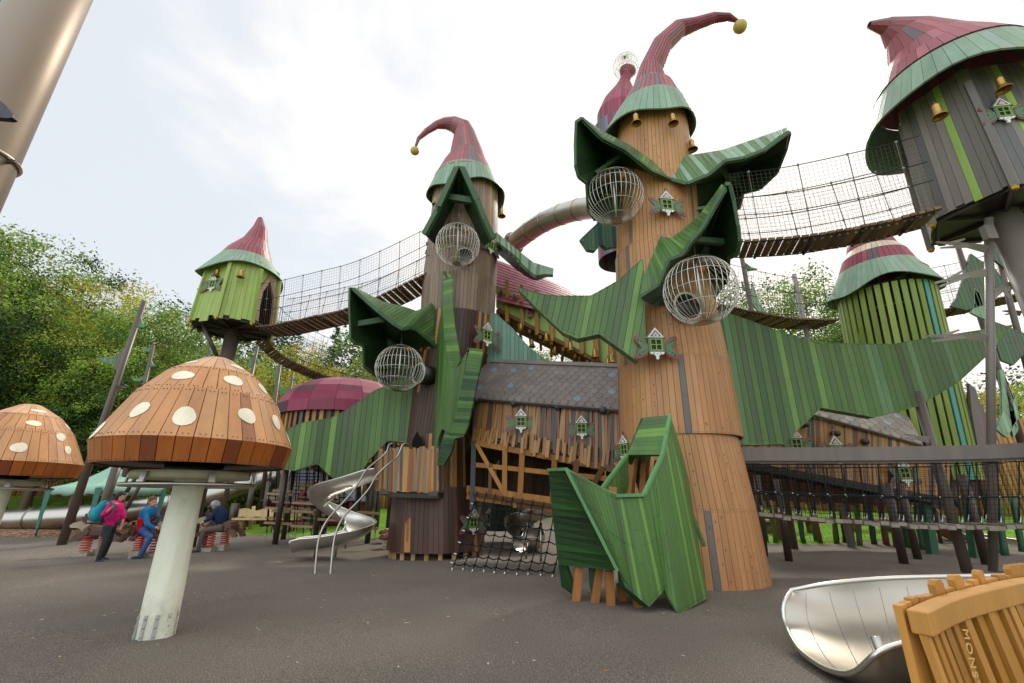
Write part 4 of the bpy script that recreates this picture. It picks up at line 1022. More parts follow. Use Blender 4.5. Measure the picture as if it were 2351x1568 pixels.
for i in range(12):
    t=i/11; p=P(1145,722,14.5).lerp(P(1440,880,12.8),t); m.beam(p,p+Vector((.1,1.3,0)),.09,.12,srgb('#7a5a34'))
m.build('floor',[RAW],GA)
gb=[(1195,762,14),(1196,742,14.0),(1221,778,14.2),(1254,764,13.6),(1274,794,13.9),(1309,785,13.3),(1330,812,13.6),(1365,800,13.0),(1360,818,13.3),(1395,822,12.8),(1403,812,12.7)]
nm=['first','second','third','fourth','fifth','sixth','seventh','eighth','ninth','tenth']
gl=[g for g in gb if g!=(1195,762,14)]
for i,(u,v,Y) in enumerate(gl): bell(P(u,v,Y),'%s brass bell from the left under the lime green gallery'%nm[i],.95 if i%2==0 else .9,group='bells in a row under the lime green gallery')
# ================================================================= helpers: trough, rope bridge, scale roof
def trough(mb,path,r,col,a0=-100,a1=100,n=18,th=.012,rim=.022,sub=6,flat=1.0):
    sp=smooth([Vector(p) for p in path],sub); rows=[]
    for i,p in enumerate(sp):
        t=(sp[min(i+1,len(sp)-1)]-sp[max(i-1,0)]).normalized(); s=t.cross(Z3).normalized(); u=s.cross(t).normalized()
        rr=r[0]+(r[1]-r[0])*i/(len(sp)-1) if isinstance(r,tuple) else r
        rows.append(([p+(s*sin(R(a0+(a1-a0)*k/n))*rr-u*cos(R(a0+(a1-a0)*k/n))*rr*flat) for k in range(n+1)],[p+(s*sin(R(a0+(a1-a0)*k/n))*(rr+th)-u*cos(R(a0+(a1-a0)*k/n))*(rr+th)*flat) for k in range(n+1)]))
    for side in(0,1):
        vs=[q for row in rows for q in row[side]]; fs=[]
        for i in range(len(rows)-1):
            for k in range(n): 
                f=(i*(n+1)+k,i*(n+1)+k+1,(i+1)*(n+1)+k+1,(i+1)*(n+1)+k); fs.append(f if side else f[::-1])
        mb.add(vs,fs,col,True)
    mb.tube([row[0][0] for row in rows],rim,8,col); mb.tube([row[0][-1] for row in rows],rim,8,col)
    mb.tube(rows[-1][0],rim*.9,8,col)
    return rows
def net(mb,A,B,nu,nv,r,col,knot=False):
    """A,B: lists of points (bottom edge, top edge)"""
    for j in range(nv+1):
        f=j/nv; pts=[samp(A,i/nu).lerp(samp(B,i/nu),f)+Vector((0,0,random.uniform(-.01,.01))) for i in range(nu+1)]
        mb.tube(pts,r,3,col,cap=False)
    for i in range(nu+1):
        mb.tube([samp(A,i/nu).lerp(samp(B,i/nu),j/nv) for j in range(nv+1)],r,3,col,cap=False)
def rope_bridge(label,near,width,h,npl,hoops=4,cell=.09,name='rope_bridge',plw=.8,netr=.0028,sides=(0,1),group=None,bulge=.18,railc=srgb('#2c2622')):
    N_=smooth(cv(near),4); mid=N_[len(N_)//2]
    t=thing(name,label,'rope bridge',(mid.x,mid.y,mid.z),group)
    tv=(N_[-1]-N_[0]); tv.z=0; tv.normalize(); w=Vector((-tv.y,tv.x,0)); w=w if w.y>0 else -w; w=w*width
    L_=sum((N_[i+1]-N_[i]).length for i in range(len(N_)-1))
    for i in range(npl):
        a=samp(N_,(i+.5)/npl); b=samp(N_,min(1,(i+.6)/npl)); d=(b-a).normalized(); e=Vector((0,0,random.uniform(-.012,.012)))
        m=MB(); hw=L_/npl*plw/2
        m.slab([a-d*hw+e-w*.03,a+d*hw+e-w*.03,a+d*hw+w*1.03+e,a-d*hw+w*1.03+e],.055,vary(random.choice(PDECK),.1),a+Z3)
        for q in (.12,.88): m.box(a+w*q+e-Z3*.075,(.05,.05,.05),srgb('#777169'))
        m.build('plank',[RAW],t)
    m=MB(); up=Z3*h; edges=[]
    for s in (0,1):
        base_=[p+w*s for p in N_]; top=[p+w*(s+(-bulge if s==0 else bulge))+up for p in N_]; edges.append((base_,top))
        m.tube([p-Z3*.05 for p in base_],.014,5,railc)
        for f in (0.36,.62,1.0):
            m.tube([b.lerp(t_,f) for b,t_ in zip(base_,top)],.010,5,railc)
    m.build('cable',[MATTE],t)
    m=MB()
    for s in sides:
        b,tp=edges[s]; net(m,b,tp,int(L_/cell),int(h/cell),netr,srgb('#57504a'))
    m.build('side_net',[MATTE],t)
    m=MB()
    for i in range(hoops):
        f=(i+.5)/hoops; b0=samp(edges[0][0],f); t0=samp(edges[0][1],f); b1=samp(edges[1][0],f); t1=samp(edges[1][1],f)
        m.tube([b0,t0],.008,5,srgb('#6a5c54')); m.tube([b1,t1],.008,5,srgb('#6a5c54')); m.tube([b0-Z3*.08,b1-Z3*.08],.03,5,srgb('#4d3e30'))
        for q in (.36,.62,1.0):
            for b_,t_ in ((b0,t0),(b1,t1)): m.ball(b_.lerp(t_,q),.03,srgb('#8c8880'),6,4)
    m.build('hanger_rope',[MATTE],t)
    return t
def scale_roof(mb,E0,E1,R0,R1,rows,cols,pal,blue):
    q=lambda s,f: E0.lerp(E1,s).lerp(R0.lerp(R1,s),f)
    n=(E1-E0).cross(R0-E0).normalized(); n=n if n.dot(CAM-E0)>0 else -n
    mb.slab([q(0,0),q(1,0),q(1,1),q(0,1)],.06,mul(pal[0],.8))
    for j in range(rows):
        for i in range(-1,cols+1):
            s0=(i+(.5 if j%2 else 0))/cols; f0=j/rows; ds=1/cols; df=1/rows; pts=[]
            for k in range(9):
                a=pi+pi*k/8; s=s0+ds/2+ds*.5*cos(a); f=f0+df*.95+df*.95*sin(a)*1.0
                pts.append((s,f))
            pts+= [(s0+ds,f0+df*1.5),(s0,f0+df*1.5)]
            if s0<-.01 or s0+ds>1.01: 
                pts=[(min(1,max(0,s)),f) for s,f in pts]
                if abs(pts[0][0]-pts[8][0])<.001: continue
            P_=[q(s,min(1,max(0,f)))+n*(.008+.009*max(0,min(1,(f0+1.5*df-f)/(1.5*df)))) for s,f in pts]
            mb.slab(P_,.006,vary(blue if random.random()<.05 else random.choice(pal),.02),P_[0]+n)
    mb.beam(R0,R1,.16,.1,vary(pal[0],.05),up=n); mb.beam(E0-n*.02,E1-n*.02,.05,.07,mul(pal[0],.6),up=n)
PSC=[srgb('#746a64')]*5+[srgb('#706660')]*4+[srgb('#7a706a')]*2; BLUE=srgb('#75828a')
# ================================================================= covered walkway between the towers
CH=thing('covered_walkway','covered timber walkway with grey fish-scale roof between the two tree towers','walkway',base(1250,1190,11.2))
E0,E1,R0_,R1_=P(1088,914,12.0),P(1424,941,10.1),P(1110,830,13.2),P(1425,842,11.3)
m=MB(); scale_roof(m,E0,E1,R0_,R1_,10,19,PSC,BLUE); m.build('scale_roof',[PAINT],CH)
m=MB(); slats(m,[(1084,992,12.1),(1425,1062,10.2)],[(1092,914,12.15),(1425,941,10.25)],54,desat(PSLAT,.1,.8),w=.07,jt=.0,jb=.16,lean=.03); m.build('slat_wall',[PAINT],CH)
m=MB(); slats(m,[(1084,1006,12.03),(1425,1076,10.13)],[(1090,978,12.03),(1425,1040,10.13)],46,desat(PSLAT[:9]+[srgb('#b5844a')]*5,.05,.8),w=.075,jt=.08,jb=.12,lean=.02,skip=.25); m.build('slat_skirt',[PAINT],CH)
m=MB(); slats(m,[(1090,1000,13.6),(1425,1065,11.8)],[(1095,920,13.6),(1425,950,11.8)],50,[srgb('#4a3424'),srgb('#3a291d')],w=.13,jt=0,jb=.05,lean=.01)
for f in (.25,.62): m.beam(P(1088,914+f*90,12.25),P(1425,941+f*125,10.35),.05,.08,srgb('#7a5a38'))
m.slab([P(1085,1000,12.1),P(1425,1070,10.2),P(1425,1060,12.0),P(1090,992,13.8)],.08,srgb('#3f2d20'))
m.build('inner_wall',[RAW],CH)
TIM=[srgb('#9c6c34')]*4+[srgb('#8a5c2c')]*3+[srgb('#6a4a30')]*2
def yb(u): return 12.05-(u-1085)/340*1.9
m=MB()
for (u0,v0,u1,v1,w_,h_) in ((1085,1015,1425,1080,.1,.14),(1083,1066,1425,1102,.09,.11),(1074,1122,1425,1172,.12,.16),(1074,1138,1425,1190,.1,.16)):
    n_=4
    for i in range(n_):
        a=i/n_; b=(i+1)/n_; ua,ub=u0+(u1-u0)*a,u0+(u1-u0)*b
        m.beam(P(ua,v0+(v1-v0)*a,yb(ua)),P(ub,v0+(v1-v0)*b,yb(ub)),w_,h_,vary(random.choice(TIM),.08))
m.build('rail_beam',[RAW],CH)
for (u0,v0,u1,v1,w_,cl) in ((1088,1012,1084,1170,.12,srgb('#47484c')),(1094,1020,1156,1130,.1,TIM[0]),(1159,1024,1158,1140,.12,TIM[0]),(1199,1034,1193,1150,.13,TIM[0]),(1273,1048,1268,1150,.12,TIM[4]),(1323,1058,1316,1150,.12,TIM[8]),(1385,1072,1335,1160,.1,TIM[8]),(1126,1064,1124,1140,.08,TIM[8]),(1183,1130,1182,1166,.09,TIM[1])):
    m=MB(); m.beam(P(u0,v0,yb(u0)-.06),P(u1,v1,yb(u1)-.06),w_,.1,vary(cl,.06),up=Y3); m.build('timber_post',[RAW],CH)
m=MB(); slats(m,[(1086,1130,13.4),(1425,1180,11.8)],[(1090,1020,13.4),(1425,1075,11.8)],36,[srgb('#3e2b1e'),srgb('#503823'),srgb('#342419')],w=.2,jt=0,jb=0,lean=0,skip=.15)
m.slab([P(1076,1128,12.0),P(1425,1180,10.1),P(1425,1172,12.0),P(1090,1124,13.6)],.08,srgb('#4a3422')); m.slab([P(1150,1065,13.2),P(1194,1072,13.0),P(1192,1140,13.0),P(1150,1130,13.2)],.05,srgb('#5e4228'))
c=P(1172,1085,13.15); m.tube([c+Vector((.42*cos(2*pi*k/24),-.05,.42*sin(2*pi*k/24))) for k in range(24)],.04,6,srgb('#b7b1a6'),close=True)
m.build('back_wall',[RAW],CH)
for u,v in ((1092,917),(1179,925),(1281,933),(1387,941)):
    m=MB(); c=P(u,v,yb(u)-.12); m.tube([c,c+Vector((0,.3,0))],.075,16,srgb('#3b3c3e')); m.build('gutter_roller',[METALP],CH)
for u,v,s,dy in ((1196,968,.19,.13),(1335,983,.175,.13)): bwin(CH,P(u,v,yb(u)-dy),.0,s*1.0,0)
# climbing net hung from the walkway
CN=thing('climbing_net','black rope climbing net slanting from the covered walkway down to the rubber','climbing net',base(1160,1320,10.6))
T=[(1096,1128),(1117,1130),(1138,1133),(1156,1138),(1178,1140),(1200,1144),(1224,1147),(1249,1152),(1275,1156),(1300,1160)]
B_=[(1037,1308),(1062,1308),(1084,1311),(1110,1312),(1134,1315),(1158,1317),(1186,1319),(1212,1319),(1241,1321),(1268,1324)]
tp=[P(u,v,yb(u)-.12) for u,v in T]; bt=[]
for u,v in B_: g=GG(u,v+6); bt.append(Vector((g.x,g.y,gz(g.x,g.y)+.03)))
m=MB(); bl=srgb('#16181b'); knots=MB(); ends=MB()
lv=[.16,.33,.49,.64,.79,.91]
for i in range(10):
    m.tube([tp[i].lerp(bt[i],f)-Vector((0,.04*sin(f*pi),.10*sin(f*pi))) for f in [k/10 for k in range(11)]],.0125,6,bl)
    ends.tube([bt[i],bt[i].lerp(tp[i],.035)],.02,6,srgb('#c9c9c6'))
gp=lambda i,f: tp[i].lerp(bt[i],f)-Vector((0,.04*sin(f*pi),.10*sin(f*pi)))
for f in lv:
    pts=[]
    for i in range(10):
        pts.append(gp(i,f))
        if i<9: pts.append(gp(i,f).lerp(gp(i+1,f),.5)-Z3*.035)
    m.tube(smooth(pts,2),.0125,6,bl)
    ends.tube([pts[0],pts[0]-(pts[1]-pts[0]).normalized()*.09],.018,6,srgb('#c9c9c6'))
    for i in range(10): knots.ball(gp(i,f),.028,bl,8,5)
m.build('rope',[MATTE],CN); knots.build('knot',[MATTE],CN)['kind']='stuff'; ends.build('rope_end',[STEEL],CN)['kind']='stuff'
# dark drum and spiral slide behind the net
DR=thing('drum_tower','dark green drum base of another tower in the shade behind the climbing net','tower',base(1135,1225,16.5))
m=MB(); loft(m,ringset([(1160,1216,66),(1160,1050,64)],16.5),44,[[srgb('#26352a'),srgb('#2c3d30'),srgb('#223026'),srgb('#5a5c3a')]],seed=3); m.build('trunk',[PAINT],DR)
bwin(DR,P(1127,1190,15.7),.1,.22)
SS=thing('spiral_slide','shaded steel spiral slide behind the climbing net','slide',base(1215,1250,14))
m=MB(); trough(m,[P(1275,1158,14.6),P(1240,1166,14.2),P(1205,1180,14.0),P(1183,1196,14.4),P(1195,1212,14.9),P(1222,1222,14.6),P(1222,1236,14.0),P(1195,1240,13.6)],.32,srgb('#a7a196')); m.build('chute',[STEEL],SS)
for u,v in ((1242,1292),(1208,1285),(1180,1262)):
    m=MB(); g=GG(u,v); m.tube([g,P(u,1200,g.y)],.03,8,srgb('#b9b4aa')); m.build('leg',[STEEL],SS)
# ================================================================= open spiral slide and climbing poles at the brown tower
SPS=thing('spiral_slide','shiny open steel spiral slide coming down left from the balcony','slide',base(760,1270,12.8))
pth=[P(*q) for q in ((868,1074,12.7),(845,1079,12.7),(815,1090,12.75),(780,1102,12.9),(752,1113,13.2),(741,1128,13.55),(752,1146,13.8),(778,1164,13.85),(806,1179,13.75),(825,1188,13.4),(826,1199,12.95),(803,1212,12.65),(770,1221,12.5),(730,1228,12.4),(695,1231,12.35),(672,1236,12.3))]
m=MB(); rows=trough(m,pth,.40,srgb('#dcd8ce'),-82,82,20,flat=.8); m.build('chute',[STEEL],SPS)
for (u,v,ut,vt) in ((721,1285,729,1237),(769,1281,776,1235),(793,1262,797,1190)):
    m=MB(); g=GG(u,v); m.tube([g-Z3*.05,P(ut,vt,g.y-.1)],.032,10,srgb('#b9b4aa')); m.build('leg',[STEEL],SPS)
CPA=[(916,1028,12.2),(905,1018,12.0),(893,1022,11.9),(888,1036,11.8),(875,1050,11.7),(842,1078,11.4),(826,1103,11.2),(808,1131,11.0),(773,1169,10.7),(751,1195,10.5),(736,1224,10.35),(728,1261,10.25),(722,1332,10.1)]
CPB=[(948,1030,12.0),(938,1019,11.9),(925,1021,11.8),(912,1048,11.7),(892,1065,11.5),(864,1092,11.3),(850,1118,11.1),(828,1145,10.9),(798,1176,10.65),(782,1198,10.5),(771,1224,10.35),(764,1261,10.25),(757,1337,10.05)]
for q,l in ((CPA,'left one of the two bent steel climbing poles beside the spiral slide'),(CPB,'right one of the two bent steel climbing poles beside the spiral slide')):
    m=MB(); m.tube(smooth(cv(q),4),.023,10,srgb('#a5a199')); o=m.build('climbing_pole',[STEEL]); tag(o,l,'climbing pole','bent climbing poles')
# ================================================================= toadstool seats
def stool(u,v,l,s=1):
    g=GG(u,v); t=thing('toadstool_seat',l,'stool',g,'small toadstool seats by the brown tower')
    m=MB(); m.lathe(g,[(0,.3*s),(.2*s,.28*s),(.27*s,.31*s),(.26*s,.37*s),(.17*s,.44*s),(0,.47*s)],20,srgb('#7a4a30')); c=m.build('cap',[PAINT],t)
    m=MB()
    for k in range(6):
        a=k*1.05; rr=.16*s if k else 0; m.ball(g+Vector((cos(a)*rr,sin(a)*rr,(.43 if k else .465)*s)),.05*s,CREAM,10,5,sc=(1,1,.25))
    m.build('spot',[PAINT],c)['kind']='stuff'
    m=MB(); m.lathe(g,[(.12*s,-.02),(.13*s,.08*s),(.17*s,.1*s),(.17*s,.19*s),(.2*s,.2*s),(.2*s,.29*s),(0,.3*s)],14,srgb('#c2bb9e'),smooth=False); m.build('stem',[RAW],t)
stool(888,1262,'toadstool seat nearest the brown tower\'s left foot'); stool(886,1248,'toadstool seat behind the other one at the brown tower\'s foot')
# ================================================================= rope bridges
rope_bridge('rope bridge with a see-through net from the lime hut up to the brown tower',[(588,749,14.3),(637,743,14.0),(725,724,13.6),(795,708,13.3),(869,679,13.05),(985,622,12.8)],.95,1.5,34,9)
rope_bridge('rope bridge with a tall net high between the tan tower and the grey turret',[(1690,551,8.4),(1800,545,8.1),(1900,532,7.8),(2050,502,7.55),(2160,474,7.4)],.68,1.6,25,4,cell=.085,netr=.0026)
rope_bridge('narrow rope bridge dropping from the lime hut towards the maroon dome',[(606,772,15.8),(645,812,16.5),(700,842,17.2),(750,862,17.8),(812,878,18.4)],.8,1.5,30,4,cell=.25,netr=.005)
rope_bridge('distant rope bridge in front of trees right of the large wire cage',[(1655,698,13.6),(1740,716,14.2),(1830,730,14.8),(1925,733,15.2)],.9,1.5,30,6,cell=.22,netr=.005)
rope_bridge('distant rope bridge behind the slatted tower at the right edge',[(2150,712,15.4),(2230,698,15.0),(2300,682,14.6),(2420,655,14.2)],.9,1.6,20,3,cell=.22,netr=.005)
# low bridge with a timber top beam at the right
LB_=thing('beam_bridge','low plank bridge under a long grey beam running right from the tan tower','rope bridge',base(2000,1250,9.3))
m=MB(); bp_=[P(1672,1043,9.7),P(1900,1043,9.6),P(2100,1041,9.4),P(2259,1038,9.2),P(2420,1030,8.9)]
for i in range(len(bp_)-1): m.beam(bp_[i],bp_[i+1]+(bp_[i+1]-bp_[i]).normalized()*.0,.12,.27,vary(srgb('#6f655d'),.04)); m.beam(bp_[i]-Z3*.16+Y3*.02,bp_[i+1]-Z3*.16+Y3*.02,.06,.04,srgb('#5c534c'))
m.build('top_beam',[PAINT],LB_)
dk=[P(1700,1170,9.6),P(1800,1183,9.5),P(1900,1191,9.4),P(2089,1202,9.2),P(2220,1206,9.0),P(2420,1206,8.8)]; dk=smooth(dk,4)
LD=sum((dk[i+1]-dk[i]).length for i in range(len(dk)-1)); npl=34
for i in range(npl):
    a=samp(dk,(i+.5)/npl); b=samp(dk,min(1,(i+.6)/npl)); d=(b-a).normalized(); e=Z3*random.uniform(-.02,.02); m=MB(); hw=LD/npl*.43; o=random.uniform(-.05,.05)
    m.slab([a-d*hw+e+Y3*o,a+d*hw+e+Y3*o,a+d*hw+Y3*1.0+e,a-d*hw+Y3*1.0+e],.07,vary(srgb('#8b8073'),.12),a+Z3); m.build('plank',[RAW],LB_)
topl=[p-Z3*.2 for p in smooth(bp_,4)]
m=MB(); nets=MB(); cl=MB()
for off,rr in ((0,.0045),(1.0,.0045)):
    D=[p+Y3*off+Z3*.02 for p in dk]; TT=[p+Y3*off for p in topl]
    net(nets,D,TT,int(LD/.07),13,rr*.75,srgb('#1c1a19'))
    m.tube([a.lerp(b,.42) for a,b in zip([samp(D,k/20) for k in range(21)],[samp(TT,k/20) for k in range(21)])],.016,6,srgb('#1f1e1f')); m.tube(TT,.012,5,srgb('#1f1e1f'))
    for k in range(17):
        f=(k+.3)/17; a,b=samp(D,f),samp(TT,f); m.tube([a+Z3*.06,b],.013,5,srgb('#1f1e1f')); cl.tube([a,a+(b-a)*.12],.02,6,srgb('#b5b3ae')); cl.ball(a.lerp(b,.42),.028,srgb('#8a8884'),6,4)
m.build('rope',[MATTE],LB_); nets.build('side_net',[MATTE],LB_); cl.build('clamp',[STEEL],LB_)['kind']='stuff'
m=MB(); slats(m,[(1675,1170,9.5),(1715,1176,9.6)],[(1680,1062,9.6),(1712,1066,9.7)],3,[srgb('#9a6f4c')],w=.12,lean=0,jt=0,jb=0); m.build('end_boards',[RAW],LB_)
# brown steel posts under and behind it
def post(label,b,t,r,col=POLEC,name='post',mat=None,group='brown posts under the low bridge'):
    g=GG(b[0],b[1]) if len(b)==2 else P(*b); m=MB(); m.tube([Vector((g.x,g.y,gz(g.x,g.y)-.1)),P(t[0],t[1],t[2] if len(t)>2 else g.y)],r,14,col); o=m.build(name,[mat or METALP]); return tag(o,label,'post',group)
DKP=srgb('#3d3029')
post('dark brown post standing alone under the left half of the low bridge',(1812,1292),(1783,1100),.085,DKP)
post('dark brown post half hidden behind the tan tower\'s right foot',(1755,1280),(1738,1090),.085,DKP)
post('dark brown post, left one of a close pair under the low bridge',(2076,1297),(2035,1110),.09,DKP)
post('dark brown post, right one of a close pair under the low bridge',(2108,1287),(2066,1110),.085,DKP)
post('tall brown post rising past the beam to a small steel branch',(2222,1318),(2105,900),.095,srgb('#5d5048'))
post('dark brown post just left of the bright steel pole\'s foot',(2266,1300),(2210,1090),.09,DKP)
random.seed(77)
k=0
words_=['leftmost','second','third','fourth','fifth','sixth','seventh','eighth','ninth','tenth','eleventh','twelfth','thirteenth','fourteenth','fifteenth','sixteenth','seventeenth','eighteenth','nineteenth','rightmost']
gp_=[(330,708,0),(388,716,1),(408,705,2),(555,718,0),(632,708,0),(655,718,2),(757,722,1),(806,716,3),(850,724,2),(893,738,1),(985,730,0),(1060,738,2),(1180,750,0),(1212,757,1),(1278,765,0),(1335,792,4),(1604,815,4),(1722,785,0),(1776,800,0),(1882,776,0)]
cn=['dark green','olive','brown','dark brown','square green']
cc=[srgb('#2c5236'),srgb('#4e5c24'),srgb('#6e4526'),srgb('#43301f'),srgb('#355f45')]
for (zx,zy,ci),wd in zip(gp_,words_):
    u=1635.9+zx*.3778; v=975.8+zy*.3778; g=GG(u,v); t=P(u-random.uniform(8,22),1140,g.y); m=MB(); bse=Vector((g.x,g.y,gz(g.x,g.y)-.1))
    if ci==4: m.beam(bse,t,.2,.2,cc[ci],up=Y3)
    else: m.tube([bse.lerp(t,j/5)+Vector((random.uniform(-.02,.02),0,0)) for j in range(6)],[.085*random.uniform(.9,1.1) for j in range(6)],10,cc[ci])
    tag(m.build('timber_post',[PAINT]),'%s timber post, %s in the row behind the low bridge'%(cn[ci],wd if wd.endswith('most') else wd+' from left'),'post','coloured timber posts before the lawn')
# ================================================================= covered stair house behind the right wing
H2=thing('covered_stair','covered stair of tan slats with a grey scale roof descending behind the low bridge','stair',base(1950,1230,15))
m=MB(); scale_roof(m,P(1700,905,13.6),P(2120,1022,13.2),P(1760,860,15.0),P(2080,945,14.8),9,18,[srgb('#8d8279')]*3+[srgb('#988c82')]*2,srgb('#98a0a0')); m.build('scale_roof',[PAINT],H2)
m=MB(); slats(m,[(1700,1062,13.8),(2180,1152,13.2)],[(1700,915,13.8),(2180,1040,13.2)],78,PSLAT[:9]+[srgb('#b58a56')]*5+PSLAT[9:],w=.095,jt=0,jb=.08,lean=.03); m.build('slat_wall',[PAINT],H2)
m=MB(); a0,a1=P(1700,1066,13.6),P(2200,1158,13.0); nst=22
for i in range(nst): a=a0.lerp(a1,i/nst); b=a0.lerp(a1,(i+1)/nst); m.slab([a+Z3*.12,b+Z3*.12,b-Z3*.08,a-Z3*.08],.08,srgb('#1d1815')); m.box((a+b)/2+Vector((0,.7,.05)),(.3,1.4,.06),srgb('#2a211b'))
m.build('stringer',[PAINT],H2)
m=MB(); slats(m,[(1716,1146,15.2),(2200,1160,14.6)],[(1716,1040,15.2),(2200,1060,14.6)],60,[srgb('#6b4526')]*3+[srgb('#54361f')]*3+[srgb('#3d2a1c')]*2,w=.16,jt=0,jb=.12,lean=.01)
m.slab([P(1716,1140,15.3),P(2200,1155,14.7),P(2200,1040,14.7),P(1716,1030,15.3)],.05,srgb('#2c1e15')); m.build('lower_wall',[PAINT],H2)
for u,v in ((1092*0+1853,973),(1924,994),(1990,1013)):
    m=MB(); c=P(u,v,13.3); m.tube([c,c+Y3*.3],.09,14,srgb('#34302e')); m.build('gutter_roller',[METALP],H2)
for u,v,s in ((1828,1020,.26),(1920,1036,.26),(2076,1086,.25)): bwin(H2,P(u,v,13.25),.1,s)
# ================================================================= maroon dome behind the left wing
DM=thing('dome_house','maroon barrel-roofed playhouse on slatted walls behind the brown tower\'s left leaf','playhouse',base(790,1080,17))
m=MB(); rs=[(P(795,968,17.5),px(P(795,968,17.5),152))]
for v,hw in ((945,150),(928,142),(912,128),(898,108),(886,80),(879,45)): rs.append((Vector((rs[0][0].x,17.5,P(795,v,17.5).z)),px(P(795,v,17.5),hw)))
loft(m,rs,18,[[srgb('#8e2f4a')]*4+[srgb('#a24a62')]*3+[srgb('#5c3a42')]*1+[srgb('#7d2640')]*2],seed=4,gap=.012,facet=18); m.build('barrel_roof',[PAINT],DM)
m=MB(); c=rs[0][0]; r=rs[0][1]*.93
for k in range(60):
    a=2*pi*k/60; d=Vector((cos(a),sin(a),0)); e=Vector((-sin(a),cos(a),0)); wd=.13; zt_=c.z+.05; p=Vector((c.x,c.y,0))+d*r
    m.slab([p-e*wd/2+Z3*(zt_-1.7),p+e*wd/2+Z3*(zt_-1.7),p+e*wd/2+Z3*zt_,p-e*wd/2+Z3*zt_],.04,vary(random.choice(PSLAT),.08),p+d+Z3*zt_)
m.lathe((c.x,c.y,c.z-1.6),[(0,0),(r-.05,0),(r-.05,1.6)],30,srgb('#2b1e16')); m.build('slat_wall',[PAINT],DM)
for k in range(7):
    a=2*pi*k/7+.3; p=Vector((c.x+cos(a)*r*.8,c.y+sin(a)*r*.8,0)); m=MB(); m.tube([(p.x,p.y,gz(p.x,p.y)-.1),(p.x,p.y,c.z-1.55)],.09,10,DKP); m.build('post',[METALP],DM)
# ================================================================= wide steel chute, lower right
WS=thing('wide_slide','wide curved steel slide end lying low behind the orange timber fence','slide',(P(2044,1540,4.5).x,4.5,0))
def Pz(u,v,z):
    d=ray(u,v); return CAM+d*((z-H)/d.z)
lip=[Pz(1817,1355,.5),Pz(1799,1387,.4),Pz(1802,1429,.25),Pz(1830,1486,.13),Pz(1880,1527,.10),Pz(1927,1546,.12),Pz(1963,1543,.19),Pz(1991,1520,.29)]
lip=smooth(lip,4)
secs=[lip]
def arc(Fp,Np,sag,n=28,skew=0):
    out=[]; mid=(Fp+Np)/2; h=(Np-Fp)/2
    for k in range(n+1):
        a=pi*k/n; out.append(mid-h*cos(a)-Z3*sag*sin(a)**.8)
    return out
for (fu,fv,fz,nu,nv,nz_,sag) in ((1900,1340,.58,2014,1501,.36,.42),(2014,1329,.62,2051,1484,.40,.46),(2150,1324,.65,2110,1474,.43,.47),(2351,1321,.68,2300,1462,.5,.48),(2600,1318,.8,2560,1440,.62,.48)):
    secs.append(arc(Pz(fu,fv,fz),Pz(nu,nv,nz_),sag))
n=28
secs=[[samp(s,k/n) for k in range(n+1)] for s in secs]
cols_=[smooth([s[k] for s in secs],8) for k in range(n+1)]
m=MB(); ns_=len(cols_[0])
for side,dz in ((0,0),(1,-.02)):
    vs=[cols_[k][i]+Vector((0,0,dz)) for i in range(ns_) for k in range(n+1)]; fs=[]
    for i in range(ns_-1):
        for k in range(n):
            f=(i*(n+1)+k,i*(n+1)+k+1,(i+1)*(n+1)+k+1,(i+1)*(n+1)+k); fs.append(f if not side else f[::-1])
    m.add(vs,fs,srgb('#aca598'),True)
m.build('chute',[STEEL],WS)
m=MB(); rim=[cols_[0][i] for i in range(ns_-1,0,-1)]+[cols_[k][0] for k in range(n+1)]+[cols_[n][i] for i in range(1,ns_)]
m.tube(rim,.022,8,srgb('#d4d0c8')); m.build('rim',[STEEL],WS)
for j in (4,8,12,16,20,24,28,32):
    m=MB(); m.tube([cols_[k][j]+Z3*.001 for k in range(1,n)],.0035,4,srgb('#9c968c')); m.build('weld_seam',[STEEL],WS)
m=MB(); g=GG(2044,1552); m.tube([g,g+Vector((-.02,.05,.28))],.04,10,srgb('#b9b4ab')); m.lathe(g+Z3*.03,[(0,0),(.09,0),(.09,.03),(.05,.05),(0,.05)],16,srgb('#b9b4ab')); m.build('leg',[STEEL],WS)
m=MB(); g=Pz(2330,1500,0); m.tube([g,g+Z3*.35],.04,10,srgb('#b9b4ab')); m.build('leg',[STEEL],WS)
# ================================================================= orange timber fence, lower right corner
FE=thing('timber_fence','orange-brown board fence with a curved top rail in the lower right corner','fence',(2.4,2.6,0))
OR_=[srgb('#b98238')]*5+[srgb('#ae7831')]*4+[srgb('#c38c42')]*3
railf=[Pz(u+26,v+8,z) for u,v,z in ((2112,1427,.87),(2160,1402,.885),(2205,1385,.9),(2259,1370,.915),(2310,1357,.925),(2351,1348,.93),(2420,1336,.93),(2520,1325,.93))]
rl_=smooth(railf,6); m=MB()
ht_=.062
def sweep_rect(mb,path,w,h,col):
    vs=[];N2=len(path)
    for i,p in enumerate(path):
        t=(path[min(i+1,N2-1)]-path[max(i-1,0)]).normalized(); s=t.cross(Z3).normalized()
        for a,b in ((0,-1),(0,1),(1,1),(1,-1)): vs.append(p-s*w*a*1.0+Z3*h*b)
    fs=[]
    for i in range(N2-1):
        for k in range(4): fs.append((i*4+k,i*4+(k+1)%4,(i+1)*4+(k+1)%4,(i+1)*4+k))
    fs+= [(3,2,1,0),tuple((N2-1)*4+k for k in range(4))]
    mb.add(vs,fs,col)
sweep_rect(m,rl_,.085,.05,srgb('#c08a42')); o=m.build('top_rail',[PAINT],FE)
bv=o.modifiers.new('bevel','BEVEL'); bv.width=.008; bv.segments=3; bv.limit_method='ANGLE'
m=MB(); FLn=sum((rl_[i+1]-rl_[i]).length for i in range(len(rl_)-1)); 
def rp(s): return samp(rl_,max(0,min(1,s/FLn)))
s=.0; i=0; bds=[]
rng=random.Random(5)
